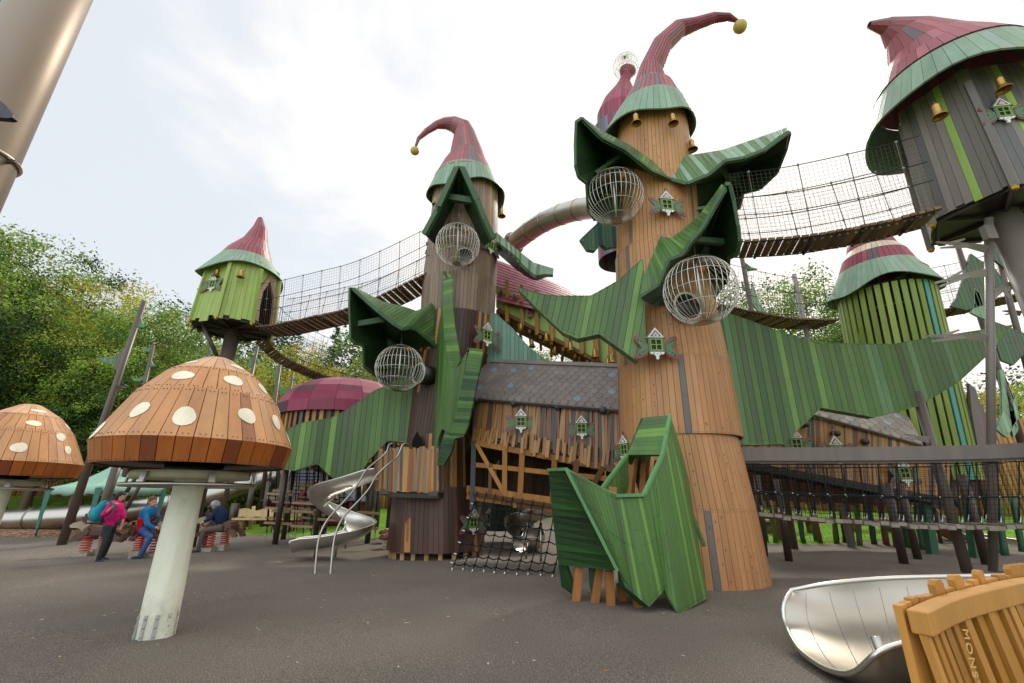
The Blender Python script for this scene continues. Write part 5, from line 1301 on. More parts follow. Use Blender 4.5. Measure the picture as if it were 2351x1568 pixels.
while s<FLn-.1:
    w_=rng.choice([.055,.065,.05,.07]); a=rp(s+.004); b=rp(s+w_-.006); t=(b-a).normalized(); sd=t.cross(Z3).normalized()
    inn=.012 if rng.random()<.5 else .032
    a2=a-sd*inn; b2=b-sd*inn; lean=Vector((.10,-.02,0))
    if not (.43<s<.465):
        m.slab([a2-Z3*.02,b2-Z3*.02,b2-Z3*.9+lean,a2-Z3*.9+lean],.03,vary(rng.choice(OR_),.05),a2+sd*5)
    bds.append((s,w_)); s+=w_+rng.choice([.004,.01,.022])
o=m.build('board',[PAINT],FE); 
m=MB(); s=-.02
m2=MB()
while s<FLn-.1:
    w_=rng.choice([.05,.065,.08]); a=rp(max(0,s)); b=rp(max(0,s)+w_); t=(b-a).normalized(); sd=t.cross(Z3).normalized(); tall=rng.choice([.055,.07,.06,.11])
    a=a-sd*.098; b=b-sd*.098; tp_=tall; inset=w_*.22 if tall>.1 else 0
    q=[a-Z3*.9,b-Z3*.9,b+Z3*tp_,a+Z3*tp_] if not inset else [a-Z3*.9,b-Z3*.9,b+Z3*(tp_-.02),b-t*inset+Z3*tp_,a+t*inset+Z3*tp_,a+Z3*(tp_-.02)]
    m2.slab(q,.035,vary(rng.choice(OR_),.05),a+sd*5); s+=w_+rng.choice([.002,.012,.03])
m2.build('rear_board',[PAINT],FE)
WRD=Pz(2206,1520,.72)
tt=(rp(.5)-rp(.45)).normalized(); yaw=math.atan2(tt.y,tt.x)
wp=rp(.245)
wpn=tt.cross(Z3).normalized()
word('MONSTR',wp+wpn*.004-Z3*.20+Vector((.022,0,0)),.062,Matrix.Rotation(yaw,4,'Z').__matmul__(Matrix.Rotation(R(90),4,'X')).__matmul__(Matrix.Rotation(R(-97),4,'Z')).to_euler(),MATTE,srgb('#d9ad72'),'lettering',FE,.0015,1.25)
# ================================================================= big steel column, upper left corner
BC=thing('steel_column','huge pewter-coloured steel column crossing the top left corner','column',(-3.38,2.32,0))
m=MB(); m.tube([(-3.38,2.32,-.1),(-3.38,2.32,2),(-3.38,2.32,4),(-3.38,2.32,6.5)],.19,48,srgb('#8b7c6d')); m.build('shaft',[col_mat('pewter_paint',.46,.5,1.6,.18,.03,(1,1,.3),20,metal=.55)],BC)
m=MB(); zc=P(20,325,2.2).z
m.tube([(-3.38+.198*cos(2*pi*k/40),2.32+.198*sin(2*pi*k/40),zc+.0*k) for k in range(40)],.012,6,srgb('#cfc6b8'),close=True)
m.box((-3.38+.215,2.32+.02,zc-.03),(.07,.02,.02),srgb('#8a8274')); m.build('strap_band',[STEEL],BC)
# two green plates fixed behind the column
m=MB()
for pl_ in ([(0,-10),(30,-8),(48,14),(40,30),(27,50),(8,38),(-10,28)],[(-12,58),(8,60),(17,68),(8,88),(-2,100),(-14,90)]):
    m.slab([P(u,v,2.9) for u,v in pl_],.05,srgb('#2c6148'))
m.build('leaf_plate',[PAINT],BC)
m=MB(); pl_=[(-14,224),(2,232),(14,243),(30,262),(28,269),(18,271),(-14,268)]; m.slab([P(u,v,1.85) for u,v in pl_],.03,srgb('#1a1720')); m.build('hook_plate',[PAINT],BC)
# ================================================================= steel poles with branches and leaf plates
def branch(parent,root,tips,w=.09,col=srgb('#857b72'),th=.03,fork=.45):
    m=MB(); r=P(*root); t0=P(*tips[0]); 
    def limb(a,b,wa,wb):
        d=(b-a).normalized(); n=(CAM-a).normalized(); s=d.cross(n).normalized()
        m.slab([a-s*wa/2,a+s*wa/2,b+s*wb/2,b-s*wb/2],th,col)
    mid=r.lerp(t0,fork)+Z3*.03
    limb(r,mid,w*1.5,w*.8); limb(mid,t0,w*.8,w*.3)
    for i,t in enumerate(tips[1:]):
        q=r.lerp(mid,.95 if i else .75) if i==0 else mid.lerp(t0,.5); limb(q,P(*t),w*.7,w*.3)
    return m.build('branch',[METALP],parent)
g=GG(2275,1314)
BP=thing('branch_pole','bright leaning steel pole with flat forked branches, right foreground','pole',(g.x,g.y,gz(g.x,g.y)))
m=MB(); m.tube([Vector((g.x,g.y,-.05)),P(2270,500,7.9)],.072,18,srgb('#776e66')); m.box(P(2270,535,7.85),(.2,.12,.3),srgb('#6f675f')); m.build('shaft',[METALP],BP)
YB=lambda v: g.y+(7.9-g.y)*(1314-v)/(1314-500)
for root,tips in (((2268,572),[(2151,556),(2162,569),(2216,548)]),((2266,626),[(2146,650),(2158,658),(2212,620)]),((2266,777),[(2127,771),(2139,784),(2203,757)]),((2276,679),[(2358,632),(2318,684),(2316,669)])):
    Yr=YB(root[1]); branch(BP,(root[0],root[1],Yr-.03),[(u,v,Yr-.05) for u,v in tips],.11)
o=[o for o in COL.objects if o.get('label','').startswith('tall brown post rising')][0]
WL[o.name]=(0,0,0); branch(o,(2134,1010,9.8),[(2071,1006,9.8),(2080,997,9.8),(2103,996,9.8)],.1)
def leaf_plate(parent,uvs,Y,pal,th=.05,w=.12,tilt=0,slope=0):
    m=MB(); A=P(uvs[0][0],uvs[0][1],Y); B=A+Vector((1,slope,0)); panel(m,uvs,A,B,w=w,pal=pal,thick=th,tilt=tilt,boards=.3); return m.build('leaf_plate',[PAINT],parent)
def leafpole(label,b,t,r,leaves,group='steel poles with leaf-shaped plates',branches=(),col=POLEC):
    g=P(*b) if len(b)==3 else GG(*b); T=thing('leaf_pole',label,'pole',(g.x,g.y,gz(g.x,g.y)),group)
    m=MB(); top=P(t[0],t[1],t[2] if len(t)>2 else g.y); m.tube([Vector((g.x,g.y,gz(g.x,g.y)-.1)),top],(r,r*.62),12,col) if False else m.tube([Vector((g.x,g.y,gz(g.x,g.y)-.1)),top],[r,r*.7],12,col); m.build('shaft',[METALP],T)
    for uv,pal in leaves: leaf_plate(T,uv,top.y-.02,pal)
    for root,tips in branches: branch(T,(root[0],root[1],g.y-.1),[(u,v,g.y-.1) for u,v in tips],.12,POLEC)
    return T
PB=[srgb('#6e6356')]*3+[srgb('#64594d')]*2; GL=[srgb('#54845a')]*4+[srgb('#47744e')]*3; GLL=[srgb('#93b08c')]*3+[srgb('#84a27e')]*2
GD=[srgb('#4c6b48')]*3+[srgb('#57604c')]*2
leafpole('leaf pole leaning behind the branch pole with a big curled leaf low down',(2400,1190,12.5),(2190,540,11.5),.1,[([(2228,582),(2252,600),(2276,606),(2300,640),(2325,658),(2318,670),(2296,668),(2270,664),(2262,700),(2218,712),(2183,703),(2199,680),(2212,640)],GD),([(2236,662),(2248,672),(2262,716),(2268,735),(2254,730),(2230,718),(2236,700)],GLL),([(2294,850),(2304,850),(2310,905),(2318,960),(2326,1003),(2337,985),(2325,925),(2332,905),(2335,940),(2337,960),(2310,1004),(2287,985),(2301,950),(2300,895)],GLL)],branches=(((2340,940),[(2290,930),(2298,938),(2312,922)]),))
leafpole('leaf pole at the far right edge carrying a brown and green winged leaf',(2440,1190,13.5),(2262,480,13),.1,[([(2270,735),(2300,745),(2362,770),(2362,800),(2326,838),(2300,828),(2290,800),(2296,775)],GD),([(2276,560),(2296,545),(2310,600),(2306,615),(2285,598),(2254,606),(2274,590)],GD)],branches=(((2345,720),[(2303,714),(2310,722),(2325,708)]),))
leafpole('tall leaf pole between the two toadstools, leaning right with a large leaf',(140,1253),(331,692),.13,[([(223,820),(262,822),(291,792),(284,840),(268,852),(262,838),(247,834),(232,830)],PB+GL),([(302,711),(318,705),(322,712),(311,713)],GL),([(322,728),(328,745),(338,748),(330,752),(316,750)],GL)],branches=(((267,890),[(291,890),(288,884),(293,887)]),))
leafpole('second leaf pole from left, shorter, with a pointed green leaf',(295,1080,19),(352,792),.1,[([(336,860),(320,868),(303,868),(309,875),(322,876),(334,869)],GL),([(326,801),(340,799),(349,792),(342,808),(331,806)],GL),([(346,826),(352,838),(361,840),(350,842),(343,838)],GL)])
leafpole('leaf pole showing just right of the lime hut\'s steel post',(545,1000,20),(592,792),.1,[([(564,838),(578,824),(587,818),(582,845),(572,842)],GL),([(590,822),(597,836),(590,834),(584,828)],GL)])
leafpole('leaf pole beyond the large toadstool with a curled leaf at its foot',(628,1000,22),(645,820),.11,[([(626,857),(638,850),(644,845),(640,860),(632,862)],GL),([(636,866),(640,880),(650,892),(663,897),(655,902),(640,898),(632,890)],GL)])
leafpole('small leaf pole standing left of the maroon dome',(655,1010,22),(672,858),.08,[([(668,858),(675,870),(688,872),(678,876),(668,872)],GL)])
leafpole('leaf pole seen above the large toadstool, left of the hut\'s post',(462,1000,21),(482,788),.09,[([(470,822),(452,808),(449,806),(459,818)],GL),([(480,800),(492,812),(484,816)],GL)])
leafpole('leaf pole with two flag leaves beside the large wire cage',(1757,900,15),(1703,590),.11,[([(1710,603),(1725,614),(1740,618),(1718,622)],GL),([(1727,650),(1745,700),(1760,718),(1740,714),(1722,690)],GLL),([(1703,645),(1712,668),(1706,665)],GL)])
leafpole('grey leaf pole left of the slatted tower',(1875,900,15.5),(1823,630),.11,[([(1824,655),(1830,668),(1845,668),(1836,674),(1825,670)],GL),([(1812,670),(1824,690),(1830,706),(1845,716),(1830,712)],GLL)],col=srgb('#857d76'),branches=(((1862,755),[(1828,752),(1836,758),(1845,748)]),))
# brown steel posts left of the brown tower
for b,t,l,r in (((562,1210),(585,1088),'brown steel post left of the log bench',.11),((601,1209),(617,1105),'brown steel post right beside the log bench back',.1),((631,1221),(660,1060),'thickest brown steel post among the rung ladders',.17),((530,1207),(541,1155),'short thick post under the tube slide',.17),((212,1240),(275,1050),'brown steel post behind the green gazebo leg',.14),((862,1210),(872,1100),'dark post right of the open spiral slide',.14),((815,1222),(826,1110),'dark post left of the two behind the open spiral slide',.13),((843,1222),(848,1110),'dark post between two others behind the open spiral slide',.12)):
    post(l,b,t,r,group='brown posts around the rung ladders')
for a,b_,l in (((290,1130,18),(322,1080,18),'upper steel strut crossing behind the large toadstool'),((290,1168,18),(332,1096,18),'lower steel strut crossing behind the large toadstool')):
    m=MB(); m.tube([P(*a),P(*b_)],.07,10,POLEC); m.tube([P(*a),Vector((P(*a).x-.3,18,gz(P(*a).x,18)))],.07,10,POLEC); tag(m.build('strut',[METALP]),l,'strut','steel struts behind the toadstool')
# ================================================================= long tube slide along the back
LT=thing('tube_slide','long low steel tube slide running behind the people up to the right','slide',(P(300,1168,21).x,21,gz(-12,21)))
m=MB(); pts=[P(*q) for q in ((-120,1200,20.5),(0,1196,20.5),(110,1190,20.5),(230,1182,20.7),(330,1168,21),(420,1152,21.5),(500,1133,22),(570,1112,22.5),(650,1088,23),(720,1068,23.5))]; sp=smooth(pts,6); m.tube(sp,.44,26,srgb('#b5b0a6')); m.build('tube',[STEEL],LT)
for k in range(4,len(sp)-2,6):
    m=MB(); m.tube([sp[k].lerp(sp[k+1],-.04),sp[k].lerp(sp[k+1],.06)],.47,26,srgb('#8d8880')); m.build('joint_flange',[STEEL],LT)
for u,v in ((62,1232),(305,1210),(470,1196),(549,1185)):
    m=MB(); q=P(u,v,21.3); m.tube([Vector((q.x,q.y,gz(q.x,q.y)-.1)),Vector((q.x,q.y,max(gz(q.x,q.y)+.2,P(u,1195 if u<330 else 1170 if u<480 else 1150,21.3).z-.3)))],.07,10,POLEC); m.build('leg',[METALP],LT)
# ================================================================= green gazebo
gc=P(240,1067,19.2); GZ=thing('gazebo','pale green pop-up fabric gazebo behind the woman','gazebo',(gc.x,gc.y,gz(gc.x,gc.y)))
cs=[P(115,1124,18.7),P(230,1116,17.6),P(379,1119,19.3),P(270,1108,20.8)]; zt_=cs[1].z
cs=[Vector((c.x,c.y,zt_)) for c in cs]; ap=Vector((sum(c.x for c in cs)/4,sum(c.y for c in cs)/4,gc.z)); m=MB(); tg=srgb('#93b8a2')
for i in range(4):
    a,b=cs[i],cs[(i+1)%4]; n=10; rows=[]
    for j in range(9):
        f=j/8; row=[]
        for k in range(n+1):
            p=a.lerp(b,k/n).lerp(ap,f); p=p-Z3*.16*sin(pi*f)*(1)-Z3*.05*sin(pi*k/n)*(1-f); row.append(p)
        rows.append(row)
    rows.insert(0,[p-Z3*(.26+.03*sin(k*2.1)) for k,p in enumerate(rows[0])])
    vs=[p for r in rows for p in r]; fs=[(j*(n+1)+k,j*(n+1)+k+1,(j+1)*(n+1)+k+1,(j+1)*(n+1)+k) for j in range(len(rows)-1) for k in range(n)]
    m.add(vs,fs,tg,True)
o=m.build('canopy',[CLOTH],GZ); sm=o.modifiers.new('thickness','SOLIDIFY'); sm.thickness=.01
for c in cs:
    m=MB(); m.tube([Vector((c.x,c.y,gz(c.x,c.y))),c-Z3*.05],.035,8,srgb('#4a7566')); 
    m.slab([c+Vector((-.12,-.05,-.05)),c+Vector((.12,-.05,-.05)),c+Vector((.05,-.05,-1.5)),c+Vector((-.05,-.05,-1.5))],.02,srgb('#4a7566')); m.build('leg',[CLOTH],GZ)
SA=thing('shade_sail','purple shade sail strung behind the toadstools','shade sail',(P(190,1035,24).x,24,3)); m=MB(); m.slab([P(150,1050,24),P(178,1026,24),P(206,1024,24),P(300,1040,25),P(270,1062,26),P(180,1060,25)],.02,srgb('#8e5f86')); m.build('fabric',[CLOTH],SA)
m=MB(); m.slab([P(170,1052,25.5),P(400,1040,26),P(420,1085,26),P(300,1090,26),P(172,1075,25.5)],.1,srgb('#2a1a1c')); m.build('dark_roof',[PAINT],SA)
# picnic benches on the lawn at the left
def bench(label,u,v,Y,L_,group='timber benches on the lawn',back=False,col=srgb('#b79a6c')):
    c=P(u,v,Y); g=gz(c.x,Y); T=thing('log_bench',label,'bench',(c.x,Y,g),group); m=MB()
    m.box((c.x,Y,g+.46),(L_,.4,.08),vary(col,.05)); m.build('seat',[RAW],T)
    for s in (-.36,.36):
        m=MB(); m.tube([(c.x+s*L_,Y,g-.1),(c.x+s*L_,Y,g+.42)],.17,12,srgb('#7c5a38')); m.build('leg',[RAW],T)
    if back:
        m=MB(); n=14; pts=[]
        for k in range(n+1): pts.append((-L_/2+L_*k/n,.82+.05*sin(k*1.3)))
        for k in range(n,-1,-1): pts.append((-L_/2+L_*k/n,.52+.03*sin(k*1.9)))
        m.prism(pts,Vector((c.x,Y+.25,g)),X3,Z3,Y3,.06,srgb('#cdb488')); m.build('backrest',[RAW],T)
        for s in (-.3,.3):
            m=MB(); m.tube([(c.x+s*L_,Y+.36,g-.1),(c.x+s*L_,Y+.36,g+.95)],.07,10,srgb('#c0a87c')); m.build('back_post',[RAW],T)
bench('pale log bench with a wavy backrest behind the rung ladders',611,1190,20,2.6,back=True,col=srgb('#c7ad80'))
bench('low bench on the lawn, left one behind the low bridge',1815,1205,19.5,2.2)
bench('low bench on the lawn, right one behind the low bridge',2004,1212,19.5,2.0)
bench('pale log bench on the lawn seen under the gazebo',215,1150,27,3.4,back=True)
bench('brown picnic bench on the lawn right of the far toadstool',240,1130,31,3.0,col=srgb('#7c6242'))
# slide end on the lawn behind the bridge
RS_=thing('trough_slide','steel trough slide ending on the lawn behind the low bridge\'s right half','slide',(P(2180,1230,16.5).x,16.5,.3))
m=MB(); trough(m,[P(2112,1160,18),P(2140,1185,17.6),P(2175,1210,17.2),P(2225,1228,16.8),P(2270,1238,16.2),P(2318,1245,15.6)],.36,srgb('#a9a49a')); m.build('chute',[STEEL],RS_)
m=MB(); m.beam(P(2110,1178,17.4),P(2215,1250,16.2),.08,.25,srgb('#7a4a2a')); m.beam(P(2150,1150,17.8),P(2100,1200,17.6),.08,.16,srgb('#7a4a2a')); m.build('side_beam',[RAW],RS_)
m=MB(); q=P(2312,1250,15.7); m.tube([Vector((q.x,q.y,gz(q.x,q.y)-.05)),q],.04,8,srgb('#8d8880')); m.build('leg',[STEEL],RS_)
# ================================================================= little playhouse with slate roof
c=P(712,1201,21.5); g0=gz(c.x,21.5); PH=thing('playhouse','little maroon log playhouse with slate roof and green door behind the rung ladders','playhouse',(c.x,21.5,g0))
xl,xr=P(612,1190,21.5).x,P(806,1190,21.5).x; ze=P(700,1151,21.5).z; zr=P(700,1080,22.8).z
m=MB()
for k in range(7): m.tube([(xl,21.6,g0+.1+k*.15),(xr,21.6,g0+.1+k*.15)],.085,10,vary(srgb('#7c2236'),.08))
for x_ in (xl+.05,xr-.05,P(698,1190,21.5).x,P(741,1190,21.5).x): m.box((x_,21.5,g0+(ze-g0)/2),(.14,.2,ze-g0),srgb('#8a2a3e'))
m.box(((xl+xr)/2,22.8,g0+(ze-g0)/2),(xr-xl,2.2,ze-g0-.05),srgb('#5a1a2a')); m.build('log_wall',[PAINT],PH)
m=MB(); xa,xb=P(688,1080,22.8).x,P(720,1080,22.8).x
for j in range(9):
    f0,f1=j/9,(j+1)/9
    for k in range(16):
        s0,s1=k/16,(k+1)/16; e0=Vector((xl-.25,21.25,ze)); e1=Vector((xr+.25,21.25,ze)); r0=Vector((xa,22.8,zr)); r1=Vector((xb,22.8,zr))
        q=lambda s,f: e0.lerp(e1,s).lerp(r0.lerp(r1,s),f)
        o_=Vector((0,-.03,.03)); m.slab([q(s0,f0)+o_,q(s1,f0)+o_,q(s1,f1),q(s0,f1)],.02,vary(srgb('#4a5058'),.1))
for sx,s in ((xl-.25,-1),(xr+.25,1)): m.slab([Vector((sx,21.25,ze)),Vector((sx,24.4,ze)),Vector((xa if s<0 else xb,22.8,zr))],.04,srgb('#454b53'),Vector((sx+s*5,22,9)))
m.slab([Vector((xl-.25,24.4,ze)),Vector((xr+.25,24.4,ze)),Vector((xb,22.8,zr)),Vector((xa,22.8,zr))],.04,srgb('#454b53'),Vector((0,40,9)))
m.build('slate_roof',[STONE],PH)
m=MB(); a=P(684,1145,20.9); b=P(728,1106,20.9); c2=P(770,1145,20.9); m.beam(a,b,.3,.12,srgb('#9c2f44')); m.beam(b,c2,.3,.12,srgb('#9c2f44')); m.slab([a,b,c2],.05,srgb('#8a2a3e')); m.slab([a,b,b+Y3*1.6,a+Y3*.6],.04,srgb('#454b53'),b+Z3*4-X3*3); m.slab([c2,b,b+Y3*1.6,c2+Y3*.6],.04,srgb('#454b53'),b+Z3*4+X3*3); m.build('porch_gable',[PAINT],PH)
m=MB(); x0_,x1_=P(700,1190,21.3).x,P(739,1190,21.3).x; dz=P(720,1136,21.3).z
for k in range(6): a_=x0_+(x1_-x0_)*k/6; m.box((a_+(x1_-x0_)/12,21.3,g0+(dz-g0)/2),((x1_-x0_)/6*.95,.06,dz-g0),vary(srgb('#3d6e38'),.06))
d_=m.build('door',[PAINT],PH); m=MB(); pc=P(720,1157,21.25); m.prism([(.2*cos(k*pi/4+.39),.22*sin(k*pi/4+.39)) for k in range(8)],pc,X3,Z3,-Y3,.03,srgb('#1a1a1c')); m.build('window',[PAINT],d_)
# ================================================================= hanging rung ladders
random.seed(15)
lad=[(651,704,18.5,[1109,1140,1167],1225),(681,727,17.5,[1115,1151,1201],1228),(629,685,17,[1127,1153,1174],1232),(613,668,16.5,[1134,1167,1201],1240),(616,632,18,[1143,1190],1226),(675,717,16.0,[1155,1174,1208],1236),(697,729,17.0,[1170,1189,1209],1240),(716,744,16.5,[1128,1181,1208],1246),(735,780,15.5,[1131,1193],1252),(824,866,15.0,[1177,1212],1240),(663,663.5+45,19.5,[1120,1167],1218),(748,790,17.5,[1150,1180],1236)]
ordn=['first','second','third','fourth','fifth','sixth','seventh','eighth','ninth','tenth','eleventh','twelfth']
for i in sorted(range(len(lad)),key=lambda k:lad[k][0]):
    uL,uR,Y,rg_,vb=lad[i]; c=P((uL+uR)/2,1160,Y)
    o_=sorted(range(len(lad)),key=lambda k:lad[k][0]).index(i)
    T_=thing('rung_ladder','hanging ladder of black ropes with %d timber rungs, %s from left among the rung ladders'%(len(rg_),ordn[o_]),'rope ladder',(c.x,Y,0),'hanging rung ladders')
    for u in (uL+2,uR-2):
        m=MB(); t_=P(u+6,1068,Y); bpt=P(u-3,vb-16,Y); m.tube([t_,bpt],.018,5,srgb('#17171a')); m.build('rope',[MATTE],T_)
        m=MB(); gg=P(u-5,vb,Y); gg.z=max(gz(gg.x,gg.y)+.02,gg.z)
        for k in range(7): m.ball(bpt.lerp(gg,k/6.5),.026,srgb('#a6a6a4'),6,4,sc=(.7,.7,1.3))
        m.build('chain',[STEEL],T_)
    for v in rg_:
        m=MB(); k=(v-1068)/(vb-16-1068); m.beam(P(uL-4+6-9*k,v-1,Y),P(uR+4+6-9*k,v+2,Y),.1,.075,vary(srgb('#9a8060'),.1)); m.build('rung',[RAW],T_)
# ================================================================= log palisade
PL=MB(); line=[P(-200,1080,30),P(380,1085,28),P(600,1094,26),P(860,1084,26),P(1000,1070,28),P(1200,1048,28),P(1300,1055,28.5),P(1700,1062,29),P(2150,975,25),P(2351,956,23.5),P(2650,940,21)]
LL=sum((line[i+1]-line[i]).length for i in range(len(line)-1)); k=0; s=0
while s<LL:
    p=samp(line,s/LL); r=random.uniform(.08,.12); z0=gz(p.x,p.y)-.1; zt_=p.z+random.uniform(-.12,.08); PL.tube([(p.x,p.y,z0),(p.x,p.y,zt_-.18),(p.x,p.y,zt_)],[r,r,.01],8,vary(random.choice([srgb('#94683f'),srgb('#a5764a'),srgb('#7d5634'),srgb('#b58a5c')]),.1)); s+=r*2.02
tag(PL.build('palisade',[RAW]),'tall palisade of pointed brown logs enclosing the playground at the back','fence')
# ================================================================= trees
def crown_mesh(seed,kind):
    rng=random.Random(seed); m=MB(); tr_=MB()
    pal={'green':[srgb('#86a03a'),srgb('#6f8c30'),srgb('#9ab048'),srgb('#4c6a24')],'yellow':[srgb('#c4b838'),srgb('#a8aa3c'),srgb('#d6b832'),srgb('#889a3a')],'dark':[srgb('#35501f'),srgb('#2b441a'),srgb('#446328')],'conifer':[srgb('#35532c'),srgb('#2b4626'),srgb('#426034')],'olive':[srgb('#9aa848'),srgb('#86983e'),srgb('#adae48'),srgb('#6c8434')]}[kind]  # 'dark' kind: shade low in the wood painted into the leaf colour
    if kind=='conifer':
        tr_.tube([(0,0,0),(0,0,5),(0,0,9.8)],[.16,.1,.02],8,srgb('#4a3a2a'))
        for k in range(34):
            z=1.5+8.2*k/34; L0=(9.9-z)*.24+.15
            for j in range(8):
                a=rng.uniform(0,2*pi); l=L0*rng.uniform(.7,1.1); base_=Vector((0,0,z)); d=Vector((cos(a),sin(a),rng.uniform(-.25,.05)))
                for q in range(int(16+l*18)):
                    f=rng.uniform(.1,1); p=base_+d*l*f+Vector((rng.gauss(0,.05),rng.gauss(0,.05),rng.gauss(0,.03)-.12*f*f)); e=Vector((rng.gauss(0,1),rng.gauss(0,1),rng.gauss(0,.5))).normalized()*.07; h=d*.11
                    m.add([p-e,p+h,p+e],[(0,1,2)],vary(rng.choice(pal),.2,rng))
        return m,tr_
    # limbs
    tips=[]; tcol=srgb('#6a5a44') if kind!='dark' else srgb('#4a4032')
    def limb(p,d,l,r,lev):
        pts=[p]; n=4
        for k in range(n):
            d=(d+Vector((rng.gauss(0,.16),rng.gauss(0,.16),rng.gauss(0,.08)+.05))).normalized(); p=p+d*l/n; pts.append(p)
        tr_.tube(pts,[r*(1-.6*k/n) for k in range(n+1)],6 if lev else 9,tcol,cap=False)
        tips.append((p,lev))
        if lev<3:
            for k in range(rng.choice([3,4]) if lev else 8):
                q=pts[rng.randint(1 if lev else 2,n)]; a=rng.uniform(0,2*pi); out_=Vector((cos(a),sin(a),rng.uniform(.0,.9))).normalized()
                limb(q,(d*.45+out_).normalized(),l*rng.uniform(.38,.56),r*.5,lev+1)
    limb(Vector((0,0,0)),Vector((rng.gauss(0,.05),rng.gauss(0,.05),1)).normalized(),5.2,.2,0)
    cl=[(p,rng.uniform(.45,.95),rng.uniform(.65,1.3)) for p,l in tips if l>=1 and p.z>(1.8 if kind=='dark' else 3.4)]
    for k in range(75):
        a=rng.uniform(0,2*pi); z=rng.uniform(2.2 if kind=='dark' else 3.8,9.3); rr=2.7*math.sqrt(max(0,1-((z-5.6)/4.3)**2))*rng.uniform(.55,1.05); cl.append((Vector((rr*cos(a),rr*sin(a),z)),rng.uniform(.4,.85),rng.uniform(.6,1.3)))
    tot=24000; per=tot//len(cl)
    for c,r,br in cl:
        cc=rng.choice(pal)
        for k in range(per):
            v=Vector((rng.gauss(0,1),rng.gauss(0,1),rng.gauss(0,.75))); v=v.normalized()*r*rng.random()**.45; p=c+v
            nrm=(v.normalized()+Vector((rng.gauss(0,.6),rng.gauss(0,.6),rng.gauss(0,.6)+.4))).normalized(); s=rng.uniform(.034,.072); t=nrm.orthogonal().normalized(); t=(Matrix.Rotation(rng.uniform(0,6),3,nrm)@t); b=nrm.cross(t)
            m.add([p-t*s,p-b*s*.6,p+t*s*1.2,p+b*s*.6],[(0,1,2,3)],vary(mul(cc if rng.random()<.7 else rng.choice(pal),br**.7),.18,rng))
    return m,tr_
TP={}
def tree(kind,var,pos,h,rz,label,group,wide=1.0):
    key=(kind,var)
    if key not in TP:
        a,b=crown_mesh(sum(map(ord,kind))%97+var*7+len(kind),kind); t=thing('conifer_tree' if kind=='conifer' else 'tree',label,'tree',(0,0,0),group)
        c=a.build('crown',[LEAF],t); d=b.build('trunk',[RAW],t); TP[key]=t; T_=t
    else: T_=copy_tree(TP[key]); T_['label']=label; T_['group']=group; T_.name='conifer_tree' if kind=='conifer' else 'tree'
    s=h/(9.9 if pos[0]<-8 else 10.9); place(T_,pos,rz,(s*wide,s*wide,s)); return T_
random.seed(3)
# (u, v of the top, Y, kind, label)
TREES=[(-95,470,26,'green','tall green tree cut by the left edge, behind the far toadstool'),(20,505,29,'olive','tallest olive green tree at the left of the wood'),(110,545,27,'green','broad green tree second in the wood from the left edge'),(178,585,31,'dark','dark slender tree behind the broad green trees at left'),
(262,622,33,'yellow','yellow-tinged tree standing above the leaf poles'),(215,690,26,'green','green tree in front of the yellow one'),(330,700,30,'dark','dark tree behind the tall leaf pole'),(385,688,27,'green','rounded green tree left of the lime hut'),(440,718,31,'olive','olive tree just left of the lime hut'),(40,700,23.5,'dark','dark low tree behind the far toadstool'),(150,760,24,'dark','dark low tree in the shade of the wood'),
(95,690,24.8,'green','slim-trunked tree rising behind the far toadstool'),(190,740,24.6,'olive','slim-trunked yellowish tree left of the tall leaf pole'),(275,790,24.4,'green','slim-trunked small tree behind the two nearest leaf poles'),(290,830,24,'dark','dark shrubby tree behind the large leaf'),(400,820,25,'dark','shaded tree directly left of the hut post'),(500,790,28,'green','green tree behind the hut\'s steel post'),(560,812,26,'olive','olive tree between hut post and dropping bridge'),(625,790,30,'green','green tree under the netted bridge'),(690,772,31,'yellow','bright yellow-green tree under the netted bridge'),(740,830,27,'yellow','low yellow tree left of the maroon dome'),(775,738,34,'conifer','dark conifer rising behind the dropping bridge'),(825,765,33,'green','green tree behind the lower left hood'),(600,900,24.5,'green','low green tree behind the small leaf poles'),(880,800,30,'olive','olive tree seen beside the brown tower'),
(1185,745,34,'green','green tree behind the bell row, left'),(1260,760,33,'dark','dark tree behind the bell row, middle'),(1345,755,35,'green','green tree behind the bell row, right'),(1405,600,42,'olive','tall olive tree showing left of the tan tower'),
(1720,610,38,'green','green tree just right of the large wire cage'),(1795,585,40,'green','tallest rounded tree right of the tan tower'),(1865,630,38,'dark','darker tree left of the slatted tower'),(1925,690,36,'green','tree partly behind the slatted tower'),(1760,760,31,'dark','lower dark tree behind the distant bridge'),(1850,770,31,'green','lower green tree beside the grey leaf pole'),
(2215,868,33,'yellow','yellow autumn tree left of the branch pole'),(2290,852,31,'yellow','brightest yellow autumn tree at the right edge'),(2370,830,33,'green','green tree at the far right edge'),(2250,905,28,'green','low green tree behind the palisade at right'),(2120,900,34,'dark','dark tree behind the slatted tower\'s foot')]
for i,(u,v,Y,k,l) in enumerate(TREES):
    q=P(u,v,Y); g=gz(q.x,Y); tree(k,i%2 if k in('green','dark') else 0,(q.x,Y,g-.2),q.z-g+.2,random.uniform(0,6),l,'trees of the wood around the playground',(.5 if u==1405 else random.uniform(.95,1.2)) if k!='conifer' else .8)
